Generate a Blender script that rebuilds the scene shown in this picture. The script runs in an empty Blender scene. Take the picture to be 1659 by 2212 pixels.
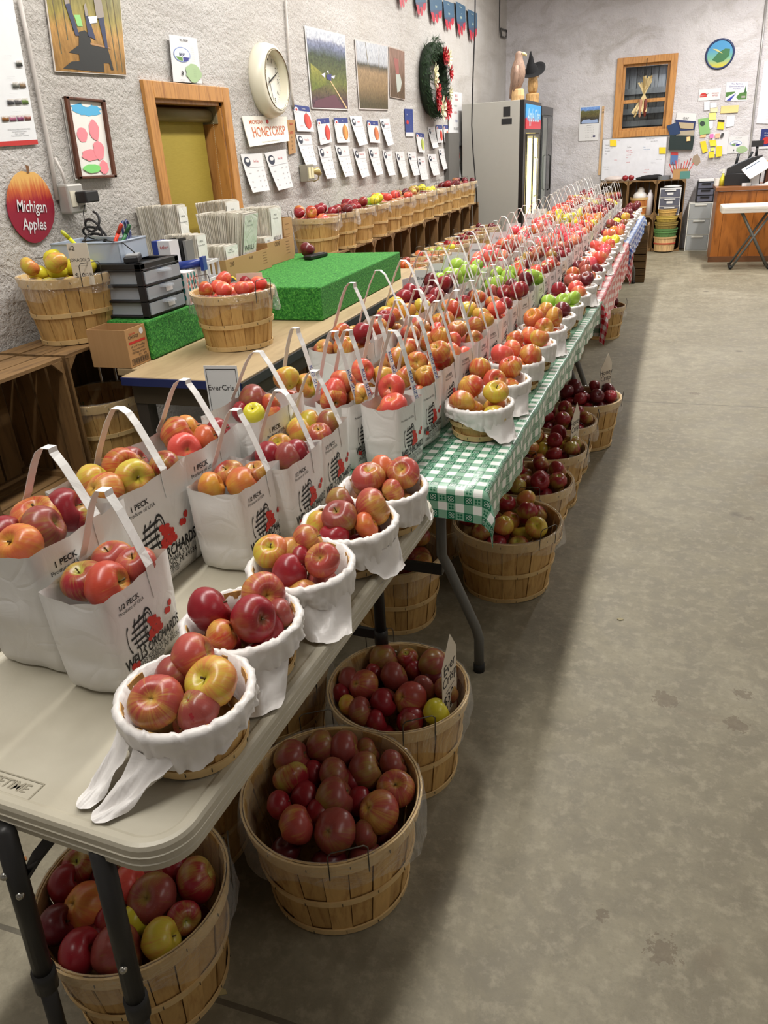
import bpy, math, random
import numpy as np
from mathutils import Vector, Matrix, Euler
R_ = random.Random(7)
PI = math.pi
sc = bpy.context.scene
COL = sc.collection

# ------------------------------------------------------------------ camera
FOC, YAW, PIT, ROL, HC = 1624.6, 0.35802675, 0.4492461, 0.06180571, 1.6
fw = np.array([-math.sin(YAW)*math.cos(PIT), math.cos(YAW)*math.cos(PIT), -math.sin(PIT)])
rt = np.array([math.cos(YAW), math.sin(YAW), 0.0]); dn = np.cross(fw, rt)
r2 = math.cos(ROL)*rt + math.sin(ROL)*dn; d2 = -math.sin(ROL)*rt + math.cos(ROL)*dn
CAM = np.array([r2, d2, fw])
cd = bpy.data.cameras.new('camera'); cam = bpy.data.objects.new('camera', cd); COL.objects.link(cam)
cd.sensor_fit = 'VERTICAL'; cd.sensor_height = 36.0; cd.lens = FOC/2212*36.0
cd.clip_start = 0.05; cd.clip_end = 100
cam.matrix_world = Matrix(((r2[0], -d2[0], -fw[0], 0), (r2[1], -d2[1], -fw[1], 0), (r2[2], -d2[2], -fw[2], HC), (0, 0, 0, 1)))
sc.camera = cam
def _ray(px, py): return CAM.T @ np.array([(px-829.5)/FOC, (py-1106)/FOC, 1.0])
def AZ(px, py, z):            # where the sight line of a point of the photo meets the level z
    d = _ray(px, py); return Vector(d*((z-HC)/d[2])) + Vector((0, 0, HC))
def AX(px, py, x):
    d = _ray(px, py); return Vector(d*(x/d[0])) + Vector((0, 0, HC))
def AY(px, py, y):
    d = _ray(px, py); return Vector(d*(y/d[1])) + Vector((0, 0, HC))

# ------------------------------------------------------------------ view, world, lights
sc.view_settings.view_transform = 'Standard'; sc.view_settings.look = 'None'
sc.view_settings.exposure = 0.0; sc.view_settings.gamma = 1.0; sc.view_settings.use_curve_mapping = False
w = bpy.data.worlds.new('world'); sc.world = w; w.use_nodes = True
w.node_tree.nodes['Background'].inputs[0].default_value = (0.8, 0.85, 0.9, 1)
w.node_tree.nodes['Background'].inputs[1].default_value = 0.25
XL, YB, XR, YF, ZC = -2.42, 12.75, 4.6, -3.2, 4.3
def area_light(name, loc, sx, sy, power, col, rot=(0, 0, 0)):
    l = bpy.data.lights.new(name, 'AREA'); l.shape = 'RECTANGLE'; l.size = sx; l.size_y = sy
    l.energy = power; l.color = col
    o = bpy.data.objects.new(name, l); COL.objects.link(o); o.location = loc; o.rotation_euler = rot
    return o
TUBES = [(-1.2, .9, 66), (-1.15, 3.6, 78), (-1.1, 6.3, 98), (-1.15, 9.4, 92), (2.2, 1.0, 22), (2.2, 6.0, 40), (1.2, 10.4, 180)]
for i, (x, y, e) in enumerate(TUBES):
    area_light('tube_light', (x, y, 3.55), 0.16, 2.3, e, (1.0, 0.965, 0.915))

# ------------------------------------------------------------------ node helpers
def lin(c):
    return tuple(((v/255)/12.92 if v/255 <= .04045 else ((v/255+.055)/1.055)**2.4) for v in c)
class NT:
    def __init__(s, name):
        s.m = bpy.data.materials.new(name); s.m.use_nodes = True; s.t = s.m.node_tree; s.n = s.t.nodes; s.l = s.t.links
        s.b = s.n['Principled BSDF']; s.out = s.n['Material Output']
    def node(s, typ, ins=None, **kw):
        x = s.n.new(typ)
        for k, v in kw.items(): setattr(x, k, v)
        for k, v in (ins or {}).items():
            if isinstance(v, bpy.types.NodeSocket): s.l.new(v, x.inputs[k])
            else: x.inputs[k].default_value = v
        return x
    def math(s, op, a, b=None, c=None, clamp=False):
        x = s.n.new('ShaderNodeMath'); x.operation = op; x.use_clamp = clamp
        for i, v in enumerate((a, b, c)):
            if v is None: continue
            if isinstance(v, bpy.types.NodeSocket): s.l.new(v, x.inputs[i])
            else: x.inputs[i].default_value = v
        return x.outputs[0]
    def mix(s, f, a, b, blend='MIX'):
        x = s.n.new('ShaderNodeMix'); x.data_type = 'RGBA'; x.blend_type = blend
        for k, v in ((0, f), (6, a), (7, b)):
            if isinstance(v, bpy.types.NodeSocket): s.l.new(v, x.inputs[k])
            else: x.inputs[k].default_value = (v if k == 0 else (*v, 1) if len(v) == 3 else v)
        return x.outputs[2]
    def ramp(s, f, stops):
        x = s.n.new('ShaderNodeValToRGB'); s.l.new(f, x.inputs[0]); e = x.color_ramp.elements
        while len(e) < len(stops): e.new(0.5)
        for i, (p, c) in enumerate(stops):
            e[i].position = p; e[i].color = (*c, 1) if len(c) == 3 else c
        return x.outputs[0]
    def obj(s): return s.node('ShaderNodeTexCoord').outputs['Object']
    def noise(s, vec, scale, detail=3, rough=.55, dist=0.0):
        return s.node('ShaderNodeTexNoise', {'Vector': vec, 'Scale': scale, 'Detail': detail, 'Roughness': rough, 'Distortion': dist}).outputs['Fac']
    def mapping(s, vec, scale=(1, 1, 1), loc=(0, 0, 0), rot=(0, 0, 0)):
        return s.node('ShaderNodeMapping', {'Vector': vec, 'Scale': scale, 'Location': loc, 'Rotation': rot}).outputs[0]
    def bump(s, h, strength=.3, dist=.01):
        b = s.node('ShaderNodeBump', {'Height': h, 'Strength': strength, 'Distance': dist}); s.l.new(b.outputs[0], s.b.inputs['Normal'])
    def col(s, v):
        if isinstance(v, bpy.types.NodeSocket): s.l.new(v, s.b.inputs['Base Color'])
        else: s.b.inputs['Base Color'].default_value = (*v, 1)
    def set(s, **kw):
        for k, v in kw.items():
            k = k.replace('_', ' ')
            if isinstance(v, bpy.types.NodeSocket): s.l.new(v, s.b.inputs[k])
            else: s.b.inputs[k].default_value = v
MC = {}
def flat(rgb, rough=.6, metal=0.0, var=.06, scale=14):
    key = (rgb, rough, metal, var, scale)
    if key in MC: return MC[key]
    t = NT('paint_%d_%d_%d' % rgb); c = lin(rgb)
    if var:
        f = t.noise(t.obj(), scale)
        t.col(t.mix(f, tuple(v*(1-var*1.6) for v in c), tuple(min(1, v*(1+var*1.6)) for v in c)))
    else: t.col(c)
    t.set(Roughness=rough, Metallic=metal); MC[key] = t.m
    return t.m
def glow(rgb, st):
    t = NT('lit_panel'); t.col(lin(rgb)); t.set(Emission_Color=(*lin(rgb), 1), Emission_Strength=st); return t.m
def wood(rgb, rgb2, axis='z', rough=.6, sc_=6.0, stretch=14.0, name='wood', island=False, bumpy=.15):
    t = NT(name); o = t.obj()
    if island:
        g = t.node('ShaderNodeNewGeometry'); rnd = g.outputs['Random Per Island']
        off = t.node('ShaderNodeVectorMath', {0: (31.7, 17.3, 53.1), 'Scale': rnd}, operation='SCALE').outputs[0]
        o = t.node('ShaderNodeVectorMath', {0: o, 1: off}, operation='ADD').outputs[0]
    s_ = {'x': (1, stretch, stretch), 'y': (stretch, 1, stretch), 'z': (stretch, stretch, 1)}[axis]
    n = t.noise(t.mapping(o, s_), sc_, 4, .6, .6)
    c = t.ramp(n, [(.25, lin(rgb2)), (.5, lin(rgb)), (.8, tuple(min(1, v*1.15) for v in lin(rgb)))])
    if island:
        k = t.ramp(rnd, [(0, (.66, .62, .55)), (.35, (.95, .93, .9)), (.8, (1, 1, 1)), (1, (1.0, .97, .92))])
        c = t.mix(1.0, c, k, 'MULTIPLY')
    t.col(c); t.set(Roughness=rough); t.bump(n, bumpy, .004)
    return t.m

# ------------------------------------------------------------------ mesh helpers
class MB:
    def __init__(s): s.v = []; s.f = []; s.mi = []; s.sm = []
    def add(s, vs, fs, mi=0, smooth=False):
        b = len(s.v); s.v += [tuple(p) for p in vs]
        for f in fs: s.f.append(tuple(i+b for i in f)); s.mi.append(mi); s.sm.append(smooth)
        return s
    def box(s, c, d, rz=0.0, mi=0, M=None, taper=None):
        x, y, z = (k/2 for k in d); vs = []
        for k, (a, b, e) in enumerate(((-x, -y, -z), (x, -y, -z), (x, y, -z), (-x, y, -z), (-x, -y, z), (x, -y, z), (x, y, z), (-x, y, z))):
            if taper and e < 0: a *= taper; b *= taper
            p = Vector((a, b, e))
            if rz: p = Matrix.Rotation(rz, 3, 'Z') @ p
            if M: p = M @ p
            vs.append(p + Vector(c))
        return s.add(vs, [(0, 3, 2, 1), (4, 5, 6, 7), (0, 1, 5, 4), (1, 2, 6, 5), (2, 3, 7, 6), (3, 0, 4, 7)], mi)
    def b2(s, a, b, mi=0):      # box between two corners
        return s.box([(a[i]+b[i])/2 for i in range(3)], [abs(a[i]-b[i]) for i in range(3)], mi=mi)
    def lathe(s, prof, n=24, mi=0, M=None, c=(0, 0, 0), smooth=True, cap=False, fn=None, arc=None):
        vs = []; fs = []; m = len(prof); a1 = 2*PI if arc is None else arc; nn = n if arc is None else n+1
        for i in range(nn):
            a = a1*i/n
            for (r, z) in prof:
                p = Vector((r*math.cos(a), r*math.sin(a), z))
                if fn: p = fn(p, a)
                if M: p = M @ p
                vs.append(p + Vector(c))
        for i in range(n):
            j = (i+1) % nn
            for k in range(m-1): fs.append((i*m+k, j*m+k, j*m+k+1, i*m+k+1))
        if cap:
            fs.append([i*m for i in range(nn)][::-1]); fs.append([i*m+m-1 for i in range(nn)])
        return s.add(vs, fs, mi, smooth)
    def tube(s, pts, r, n=8, mi=0, smooth=True, cap=True, rr=None, flat_=None, up=None):
        pts = [Vector(p) for p in pts]; vs = []; fs = []; m = len(pts); prev = None
        for i, p in enumerate(pts):
            t = (pts[min(i+1, m-1)] - pts[max(i-1, 0)])
            if t.length < 1e-9: t = Vector((0, 0, 1))
            t.normalize()
            if up is not None: u = Vector(up)
            elif prev is None: u = Vector((0, 0, 1)) if abs(t.z) < .9 else Vector((1, 0, 0))
            else: u = prev
            u = (u - t*u.dot(t)).normalized(); v = t.cross(u); prev = u
            ri = rr[i] if rr else r
            for k in range(n):
                a = 2*PI*k/n
                if flat_: q = u*(math.copysign(1, math.cos(a+PI/4))*flat_[0]/2) + v*(math.copysign(1, math.sin(a+PI/4))*flat_[1]/2)
                else: q = u*(math.cos(a)*ri) + v*(math.sin(a)*ri)
                vs.append(p+q)
        for i in range(m-1):
            for k in range(n):
                fs.append((i*n+k, i*n+(k+1) % n, (i+1)*n+(k+1) % n, (i+1)*n+k))
        if cap: fs.append(tuple(range(n))[::-1]); fs.append(tuple((m-1)*n+k for k in range(n)))
        return s.add(vs, fs, mi, smooth)
    def band(s, pts, wdt, th, up=(0, 1, 0), mi=0):
        return s.tube(pts, 0, 4, mi, False, True, flat_=(wdt, th), up=up)
    def poly(s, pts, th, M=None, mi=0):       # outline in (u,v) extruded by th along +w; M places (u,v,w)
        n = len(pts); M = M or Matrix.Identity(4)
        vs = [M @ Vector((u, v, 0)) for u, v in pts] + [M @ Vector((u, v, th)) for u, v in pts]
        return s.add(vs, [tuple(range(n))[::-1], tuple(range(n, 2*n))] + [(i, (i+1) % n, n+(i+1) % n, n+i) for i in range(n)], mi)
    def sphere(s, c, r, n=10, m=8, mi=0, sc_=(1, 1, 1), M=None):
        prof = [(math.sin(PI*k/m)*r, -math.cos(PI*k/m)*r) for k in range(m+1)]
        def fn(p, a):
            p = Vector((p.x*sc_[0], p.y*sc_[1], p.z*sc_[2])); return M @ p if M else p
        return s.lathe(prof, n, mi, None, c, True, False, fn)
    def mesh(s, name, mats):
        me = bpy.data.meshes.new(name); me.from_pydata(s.v, [], s.f); me.update()
        for m in (mats if isinstance(mats, (list, tuple)) else [mats]): me.materials.append(m)
        me.polygons.foreach_set('material_index', s.mi); me.polygons.foreach_set('use_smooth', s.sm)
        return me
    def build(s, name, mats, parent=None, loc=None, rz=None):
        o = bpy.data.objects.new(name, s.mesh(name, mats)); COL.objects.link(o)
        if parent is not None: o.parent = parent
        if loc is not None: o.location = loc
        if rz is not None: o.rotation_euler = (0, 0, rz)
        return o
def bevel(o, w_=.004, seg=2):
    m = o.modifiers.new('bevel', 'BEVEL'); m.width = w_; m.segments = seg; m.limit_method = 'ANGLE'; m.angle_limit = .7; return o
def tag(o, label=None, cat=None, group=None, kind=None):
    if label: o['label'] = label
    if cat: o['category'] = cat
    if group: o['group'] = group
    if kind: o['kind'] = kind
    return o
def empty(name, loc=(0, 0, 0), rz=0.0, label=None, cat=None, group=None):
    o = bpy.data.objects.new(name, None); COL.objects.link(o); o.location = loc; o.rotation_euler = (0, 0, rz)
    o.empty_display_size = .05
    return tag(o, label, cat, group)
def kids(o): return [c for c in COL.objects if c.parent == o]
CH = {}
def copy_tree(o, parent=None):
    c = o.copy(); COL.objects.link(c); c.parent = parent
    for ch in CH.get(o.name) or kids(o): copy_tree(ch, c)
    return c
_tc = {}
def text_geo(s, size=1.0, align='CENTER', xs=1.0, bold=0.0, shear=0.0):
    key = (s, size, align, xs, bold, shear)
    if key not in _tc:
        cu = bpy.data.curves.new('lettering', 'FONT'); cu.body = s; cu.size = size; cu.align_x = align; cu.align_y = 'CENTER'
        cu.resolution_u = 2; cu.offset = bold*size; cu.shear = shear
        ob = bpy.data.objects.new('lettering', cu); COL.objects.link(ob)
        dg = bpy.context.evaluated_depsgraph_get()
        me = bpy.data.meshes.new_from_object(ob.evaluated_get(dg))
        _tc[key] = ([(v.co.x*xs, v.co.y) for v in me.vertices], [tuple(p.vertices) for p in me.polygons])
        bpy.data.objects.remove(ob); bpy.data.curves.remove(cu); bpy.data.meshes.remove(me)
    return _tc[key]
# wall frames: (u, v, w) = along the wall, up, out of the wall
ML = Matrix(((0, 0, 1, 0), (1, 0, 0, 0), (0, 1, 0, 0), (0, 0, 0, 1)))       # left wall: u=+y v=+z w=+x
MBk = Matrix(((1, 0, 0, 0), (0, 0, -1, 0), (0, 1, 0, 0), (0, 0, 0, 1)))     # back wall: u=+x v=+z w=-y
def txt(mb, s, u, v, size, M=None, w_=0.0, align='CENTER', xs=1.0, mi=0, bold=0.0, shear=0.0, rot=0.0):
    vs, fs = text_geo(s, size, align, xs, bold, shear); M = M or Matrix.Identity(4); c, sn = math.cos(rot), math.sin(rot)
    mb.add([M @ Vector((u+x*c-y*sn, v+x*sn+y*c, w_)) for x, y in vs], fs, mi); return mb
def rect(mb, u0, v0, u1, v1, M, w_=0.0, mi=0, th=None):
    if th:
        return mb.poly([(u0, v0), (u1, v0), (u1, v1), (u0, v1)], th, M @ Matrix.Translation((0, 0, w_)), mi)
    return mb.add([M @ Vector(p) for p in ((u0, v0, w_), (u1, v0, w_), (u1, v1, w_), (u0, v1, w_))], [(0, 1, 2, 3)], mi)
def blob(mb, u, v, ru, rv, M, w_=0.0, mi=0, n=18, wob=0.0, seed=0, a0=0, a1=2*PI):
    rr = random.Random(seed); pts = []
    for i in range(n):
        a = a0+(a1-a0)*i/n; k = 1+wob*(rr.random()-.5)*2
        pts.append(M @ Vector((u+ru*math.cos(a)*k, v+rv*math.sin(a)*k, w_)))
    return mb.add(pts, [tuple(range(n))], mi)
# ------------------------------------------------------------------ setting
def plaster(name, tint, dirt):
    t = NT(name); o = t.obj()
    n1 = t.noise(o, 1.1, 4, .6, .4); n2 = t.noise(t.mapping(o, (1, .35, 1.6)), 1.7, 5, .65, 1.2); n3 = t.noise(o, 38, 3, .6)
    c = t.mix(t.ramp(n1, [(.35, (0, 0, 0)), (.7, (1, 1, 1))]), lin(tint), lin(dirt))
    c = t.mix(t.math('MULTIPLY', t.ramp(n2, [(.5, (0, 0, 0)), (.72, (1, 1, 1))]), .55), c, lin((150, 143, 136)))
    c = t.mix(t.ramp(n3, [(.24, (.45, .45, .45)), (.36, (0, 0, 0))]), c, lin((150, 138, 120)))
    t.col(c); t.set(Roughness=.62)
    h = t.math('ADD', t.math('MULTIPLY', t.noise(o, 55, 3, .65, .5), .55), t.math('MULTIPLY', t.noise(o, 17, 3, .6), .55))
    h = t.math('ADD', h, t.math('MULTIPLY', t.noise(t.mapping(o, (1, .3, 2.2)), 3, 3), .9))
    t.bump(h, .75, .022); return t.m
M_WL = plaster('rough_plaster_wall', (190, 187, 184), (176, 171, 164))
M_WB = plaster('rough_plaster_back', (212, 209, 212), (190, 186, 190))
t = NT('worn_concrete'); o = t.obj()
n1 = t.noise(o, 1.3, 6, .62, .6); n2 = t.noise(o, 7, 6, .7, .3); n3 = t.noise(o, 60, 3, .7); n4 = t.noise(t.mapping(o, (1, 1, 1), (7.3, 2.1, 0)), 3.1, 3, .5)
c = t.ramp(n1, [(.25, lin((110, 103, 84))), (.5, lin((131, 124, 104))), (.75, lin((149, 143, 124)))])
c = t.mix(t.math('MULTIPLY', t.ramp(n2, [(.4, (1, 1, 1)), (.58, (0, 0, 0))]), .5), c, lin((98, 91, 74)))
n5 = t.noise(o, 24, 4, .7)
c = t.mix(t.math('MULTIPLY', t.ramp(n5, [(.5, (0, 0, 0)), (.66, (1, 1, 1))]), .35), c, lin((168, 160, 138)))
c = t.mix(t.ramp(n4, [(.68, (0, 0, 0)), (.76, (.6, .6, .6))]), c, lin((108, 93, 74)))
c = t.mix(t.math('MULTIPLY', t.ramp(n3, [(.3, (1, 1, 1)), (.5, (0, 0, 0))]), .35), c, lin((112, 104, 88)))
sep = t.node('ShaderNodeSeparateXYZ', {0: o})
JY = AZ(1500, 873, 0).y; J2 = AZ(520, 2178, 0)
wob = t.math('MULTIPLY', t.math('SUBTRACT', t.noise(o, 3, 3), .5), .02)
for (jy, jw) in ((JY, .004), (J2.y, .006)):
    k = t.math('LESS_THAN', t.math('ABSOLUTE', t.math('SUBTRACT', t.math('ADD', sep.outputs[1], wob), jy)), jw)
    c = t.mix(t.math('MULTIPLY', k, .7), c, lin((60, 54, 44)))
vor = t.node('ShaderNodeTexVoronoi', {'Vector': o, 'Scale': 1.7}); sp = t.ramp(vor.outputs['Distance'], [(0.03, (1, 1, 1)), (.07, (0, 0, 0))])
c = t.mix(t.math('MULTIPLY', sp, .6), c, lin((62, 54, 46)))
for (px, py, r_) in ((1440, 1512, .035), (1605, 1500, .022), (1590, 1565, .03), (1430, 2055, .03), (1300, 1975, .012), (1620, 1120, .02), (1500, 850, .03)):
    pp = AZ(px, py, 0); dv = t.node('ShaderNodeVectorMath', {0: o, 1: tuple(pp)}, operation='DISTANCE').outputs['Value']
    k = t.math('LESS_THAN', t.math('ADD', dv, t.math('MULTIPLY', t.math('SUBTRACT', t.noise(o, 45, 4, .7), .5), .12)), r_)
    c = t.mix(t.math('MULTIPLY', k, .5), c, lin((84, 68, 50)))
t.col(c); t.set(Roughness=t.math('ADD', t.math('MULTIPLY', n2, .35), .42)); t.bump(t.math('ADD', n2, n3), .25, .004)
M_FL = t.m
tag(MB().b2((XL-.3, YF-.3, -.15), (XR+.3, YB+.3, 0)).build('floor', M_FL), kind='structure')
tag(MB().b2((XL-.3, YF-.3, ZC), (XR+.3, YB+.3, ZC+.12)).build('ceiling', flat((205, 202, 196), .8)), kind='structure')
def wall_hole(name, M, u0, u1, hu0, hu1, hv0, hv1, mat, th=.22):
    mb = MB()
    for a, b, c_, d_ in ((u0, hu0, 0, ZC), (hu1, u1, 0, ZC), (hu0, hu1, 0, hv0), (hu0, hu1, hv1, ZC)):
        rect(mb, a, c_, b, d_, M, -th, th=th)
    return tag(mb.build(name, mat), kind='structure')
OL = Matrix.Translation((XL, 0, 0)) @ ML; OB = Matrix.Translation((0, YB, 0)) @ MBk
a = AX(300, 173, XL); b = AX(486, 189, XL); zt = (a.z+b.z)/2
WL = (a.y, b.y, 0.98, zt)                     # u0,u1,v0,v1 of the trim
a = AY(1334, 124.5, YB); b = AY(1468, 116, YB); c_ = AY(1323, 298, YB); d_ = AY(1446, 292, YB)
WB = ((a.x+c_.x)/2, (b.x+d_.x)/2, (c_.z+d_.z)/2, (a.z+b.z)/2)
TR = .075
wall_hole('wall_left', OL, YF-.3, YB+.3, WL[0]+TR, WL[1]-TR, WL[2]+TR, WL[3]-TR, M_WL)
wall_hole('wall_back', OB, XL-.3, XR+.3, WB[0]+TR, WB[1]-TR, WB[2]+TR, WB[3]-TR, M_WB)
tag(MB().b2((XR, YF-.3, 0), (XR+.2, YB+.3, ZC)).build('wall_right', M_WB), kind='structure')
tag(MB().b2((XL-.3, YF-.2, 0), (XR+.3, YF, ZC)).build('wall_front', M_WB), kind='structure')
M_PINE = wood((186, 132, 70), (140, 88, 40), 'z', .45, 5, 10, 'varnished_pine')
M_PINEX = wood((190, 136, 74), (144, 92, 44), 'y', .45, 5, 10, 'varnished_pine_rail')
t = NT('clear_glass'); a = t.node('ShaderNodeBsdfTransparent', {'Color': (.93, .96, .94, 1)}); g = t.node('ShaderNodeBsdfGlossy', {'Roughness': .04}); f_ = t.node('ShaderNodeFresnel', {'IOR': 1.35}); m_ = t.node('ShaderNodeMixShader', {0: f_.outputs[0], 1: a.outputs[0], 2: g.outputs[0]}); t.l.new(m_.outputs[0], t.out.inputs['Surface']); M_GF = t.m
# left window: pine casing, jambs, roller blind
wn = tag(empty('window_1'), kind='structure')
u0, u1, v0, v1 = WL; mb = MB()
rect(mb, u0, v0, u0+TR, v1, OL, 0, th=.022); rect(mb, u1-TR, v0, u1, v1, OL, 0, th=.022)
rect(mb, u0+TR, v1-TR, u1-TR, v1, OL, 0, th=.022); rect(mb, u0+TR, v0, u1-TR, v0+TR, OL, 0, th=.022)
bevel(mb.build('window_frame', M_PINE, wn), .003)
mb = MB(); g = .018
rect(mb, u0+TR, v0+TR, u0+TR+g, v1-TR, OL, -.2, th=.2); rect(mb, u1-TR-g, v0+TR, u1-TR, v1-TR, OL, -.2, th=.2)
rect(mb, u0+TR, v1-TR-g, u1-TR, v1-TR, OL, -.2, th=.2); rect(mb, u0+TR, v0+TR, u1-TR, v0+TR+g, OL, -.2, th=.2)
mb.build('jamb', M_PINE, wn)
t = NT('olive_blind_cloth'); o = t.obj(); n = t.noise(t.mapping(o, (1, 1, 12)), 30, 3)
t.col(t.mix(n, lin((142, 124, 38)), lin((166, 146, 56)))); t.set(Roughness=.8); t.bump(n, .1, .002); M_BL = t.m
mb = MB(); rect(mb, u0+TR+.035, v0+TR+.02, u1-TR-.055, v1-TR-.07, OL, -.10, th=.003)
mb.build('roller_blind', M_BL, wn)
mb = MB(); y0, y1, zz = u0+TR+.022, u1-TR-.03, v1-TR-.062
mb.tube([(XL-.075, y0, zz), (XL-.075, y1, zz)], .034, 20, smooth=True)
mb.build('blind_roll', flat((116, 104, 62), .7), wn)
mb = MB(); rect(mb, u0+TR, v1-TR-.105, u0+TR+.02, v1-TR-.02, OL, -.12, th=.1); rect(mb, u1-TR-.03, v1-TR-.105, u1-TR-.015, v1-TR-.02, OL, -.12, th=.1)
mb.build('roll_bracket', flat((150, 140, 110), .4, .4), wn)
mb = MB()
for k in range(90): mb.sphere((XL-.04, u1-TR-.04-.012*math.sin(k/90*PI), v1-TR-.1-k*.0092), .0022, 5, 4)
mb.build('bead_chain', flat((190, 180, 150), .3, .3), wn)
mb = MB(); rect(mb, u0+TR, v0+TR, u1-TR, v1-TR, OL, -.19, th=.006)
mb.build('pane', flat((70, 74, 70), .1), wn)
# back window: casing, two sashes, glass, grey barn boards outside
wn = tag(empty('window_2'), kind='structure'); u0, u1, v0, v1 = WB; mb = MB()
T2 = .085
rect(mb, u0, v0, u0+T2, v1, OB, 0, th=.025); rect(mb, u1-T2, v0, u1, v1, OB, 0, th=.025)
rect(mb, u0+T2, v1-T2, u1-T2, v1, OB, 0, th=.025); rect(mb, u0+T2, v0, u1-T2, v0+T2, OB, 0, th=.025)
bevel(mb.build('window_frame', M_PINE, wn), .004)
mid = v0+(v1-v0)*.455
for (lo, hi, wd) in ((mid-.02, v1-T2+.01, -.075), (v0+T2-.01, mid+.02, -.045)):
    mb = MB(); q = .048; a0, a1 = u0+T2-.01, u1-T2+.01
    rect(mb, a0, lo, a0+q, hi, OB, wd, th=.03); rect(mb, a1-q, lo, a1, hi, OB, wd, th=.03)
    rect(mb, a0+q, hi-q*.9, a1-q, hi, OB, wd, th=.03); rect(mb, a0+q, lo, a1-q, lo+q*.9, OB, wd, th=.03)
    s_ = bevel(mb.build('sash', M_PINE, wn), .003)
    mb = MB(); rect(mb, a0+q, lo+q*.9, a1-q, hi-q*.9, OB, wd+.012, th=.004); mb.build('pane', M_GF, s_)
mb = MB(); rr = random.Random(3); x = u0-.5
while x < u1+.5:
    wd = rr.uniform(.07, .12); mb.box((x+wd/2, YB+.5+rr.uniform(0, .012), (v0+v1)/2), (wd-.008, .025, v1-v0+1.0)); x += wd
mb.box(((u0+u1)/2, YB+.53, (v0+v1)/2), (u1-u0+1, .02, v1-v0+1.0))
for zz in (v0+.18, v0+.34, v0+.60, v0+.95, v0+.06):
    mb.box(((u0+u1)/2, YB+.46, zz), (u1-u0+1, .05, .075))
tag(mb.build('trim_1', wood((124, 124, 128), (82, 82, 88), 'z', .9, 4, 9, 'weathered_grey_boards', True)), kind='structure')
area_light('window_light', ((u0+u1)/2+.4, YB+.3, v1+.25), .6, .1, 22, (.9, .93, 1), (0.5, 0, 0))
tag(MB().b2((u0-1.2, YB+.22, v0-.8), (u1+1.2, YB+.8, v0-.78)).build('trim_2', flat((90, 88, 85))), kind='structure')
# conduits
M_PIPE = flat((196, 190, 184), .6)
def conduit(name, pts, r, mat=M_PIPE):
    return tag(MB().tube(pts, r, 8).build(name, mat), kind='structure')
p = [AX(x, y, XL+.012) for x, y in ((42, 0), (60, 90), (85, 215), (108, 330), (124, 432))]
conduit('trim_3', p, .009)
p = [AX(x, y, XL+.012) for x, y in ((617, 0), (622, 90), (630, 200), (634, 232))]
conduit('trim_4', p, .008)
p = [AY(x, y, YB-.02) for x, y in ((1656, 0), (1644, 110), (1630, 230), (1624, 290), (1618, 350), (1608, 365), (1606, 395))]
conduit('trim_5', p, .014, flat((170, 168, 166), .4, .4))
# ------------------------------------------------------------------ materials for goods
def apple_mat(name, base, base2, red, red2, cover, streak=.5, dots=.3, rough=.3, blend=.34):
    t = NT(name)
    lp = t.node('ShaderNodeAttribute', attribute_name='lp').outputs['Vector']
    st = t.node('ShaderNodeAttribute', attribute_name='st').outputs['Vector']
    rn = t.math('ADD', t.node('ShaderNodeObjectInfo').outputs['Random'], t.node('ShaderNodeAttribute', attribute_name='rn').outputs['Fac'])
    off = t.node('ShaderNodeVectorMath', {0: (37., 91., 53.), 'Scale': rn}, operation='SCALE').outputs[0]
    v = t.node('ShaderNodeVectorMath', {0: lp, 1: off}, operation='ADD').outputs[0]
    vs = t.node('ShaderNodeVectorMath', {0: st, 1: off}, operation='ADD').outputs[0]
    big = t.noise(v, 1.0, 2, .5); stn = t.noise(vs, 7, 3, .6); stf = t.noise(vs, 24, 2, .6)
    sd_ = t.node('ShaderNodeVectorMath', {0: lp, 1: t.node('ShaderNodeVectorMath', {0: off}, operation='SINE').outputs[0]}, operation='DOT_PRODUCT').outputs['Value']
    rn2 = t.math('FRACT', t.math('MULTIPLY', rn, 7.31))
    m = t.math('ADD', t.math('MULTIPLY', t.math('SUBTRACT', big, .5), 1.5), t.math('MULTIPLY', t.math('SUBTRACT', stn, .5), streak*1.5)); m = t.math('ADD', m, t.math('MULTIPLY', t.math('SUBTRACT', stf, .5), streak))
    m = t.math('ADD', t.math('MULTIPLY', sd_, .26), t.math('ADD', m, t.math('ADD', t.math('MULTIPLY', rn2, .3), cover-.15)))
    sx = t.node('ShaderNodeSeparateXYZ', {0: lp}); z = sx.outputs[2]
    rho = t.math('SQRT', t.math('ADD', t.math('MULTIPLY', sx.outputs[0], sx.outputs[0]), t.math('MULTIPLY', sx.outputs[1], sx.outputs[1])))
    cav = t.math('MULTIPLY', t.math('SUBTRACT', .34, rho), 3.4, clamp=True)
    cav = t.math('MAXIMUM', cav, 0)
    m = t.math('SUBTRACT', m, t.math('MULTIPLY', cav, .8))
    mask = t.node('ShaderNodeMapRange', {'Value': m, 'From Min': .5-blend, 'From Max': .5+blend}).outputs[0]
    g = t.mix(t.noise(v, 2.3, 2), lin(base), lin(base2))
    r_ = t.mix(stf, lin(red), lin(red2))
    c = t.mix(mask, g, r_)
    dk = t.math('MULTIPLY', t.math('SUBTRACT', .13, rho), 7, clamp=True)
    c = t.mix(t.math('MULTIPLY', dk, .75), c, lin((84, 70, 30)))
    if dots:
        vo = t.node('ShaderNodeTexVoronoi', {'Vector': lp, 'Scale': 9.0})
        c = t.mix(t.math('MULTIPLY', t.ramp(vo.outputs['Distance'], [(.06, (1, 1, 1)), (.1, (0, 0, 0))]), dots), c, lin((226, 186, 130)))
    t.col(c); t.set(Roughness=rough, Specular_IOR_Level=.45); return t.m
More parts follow.
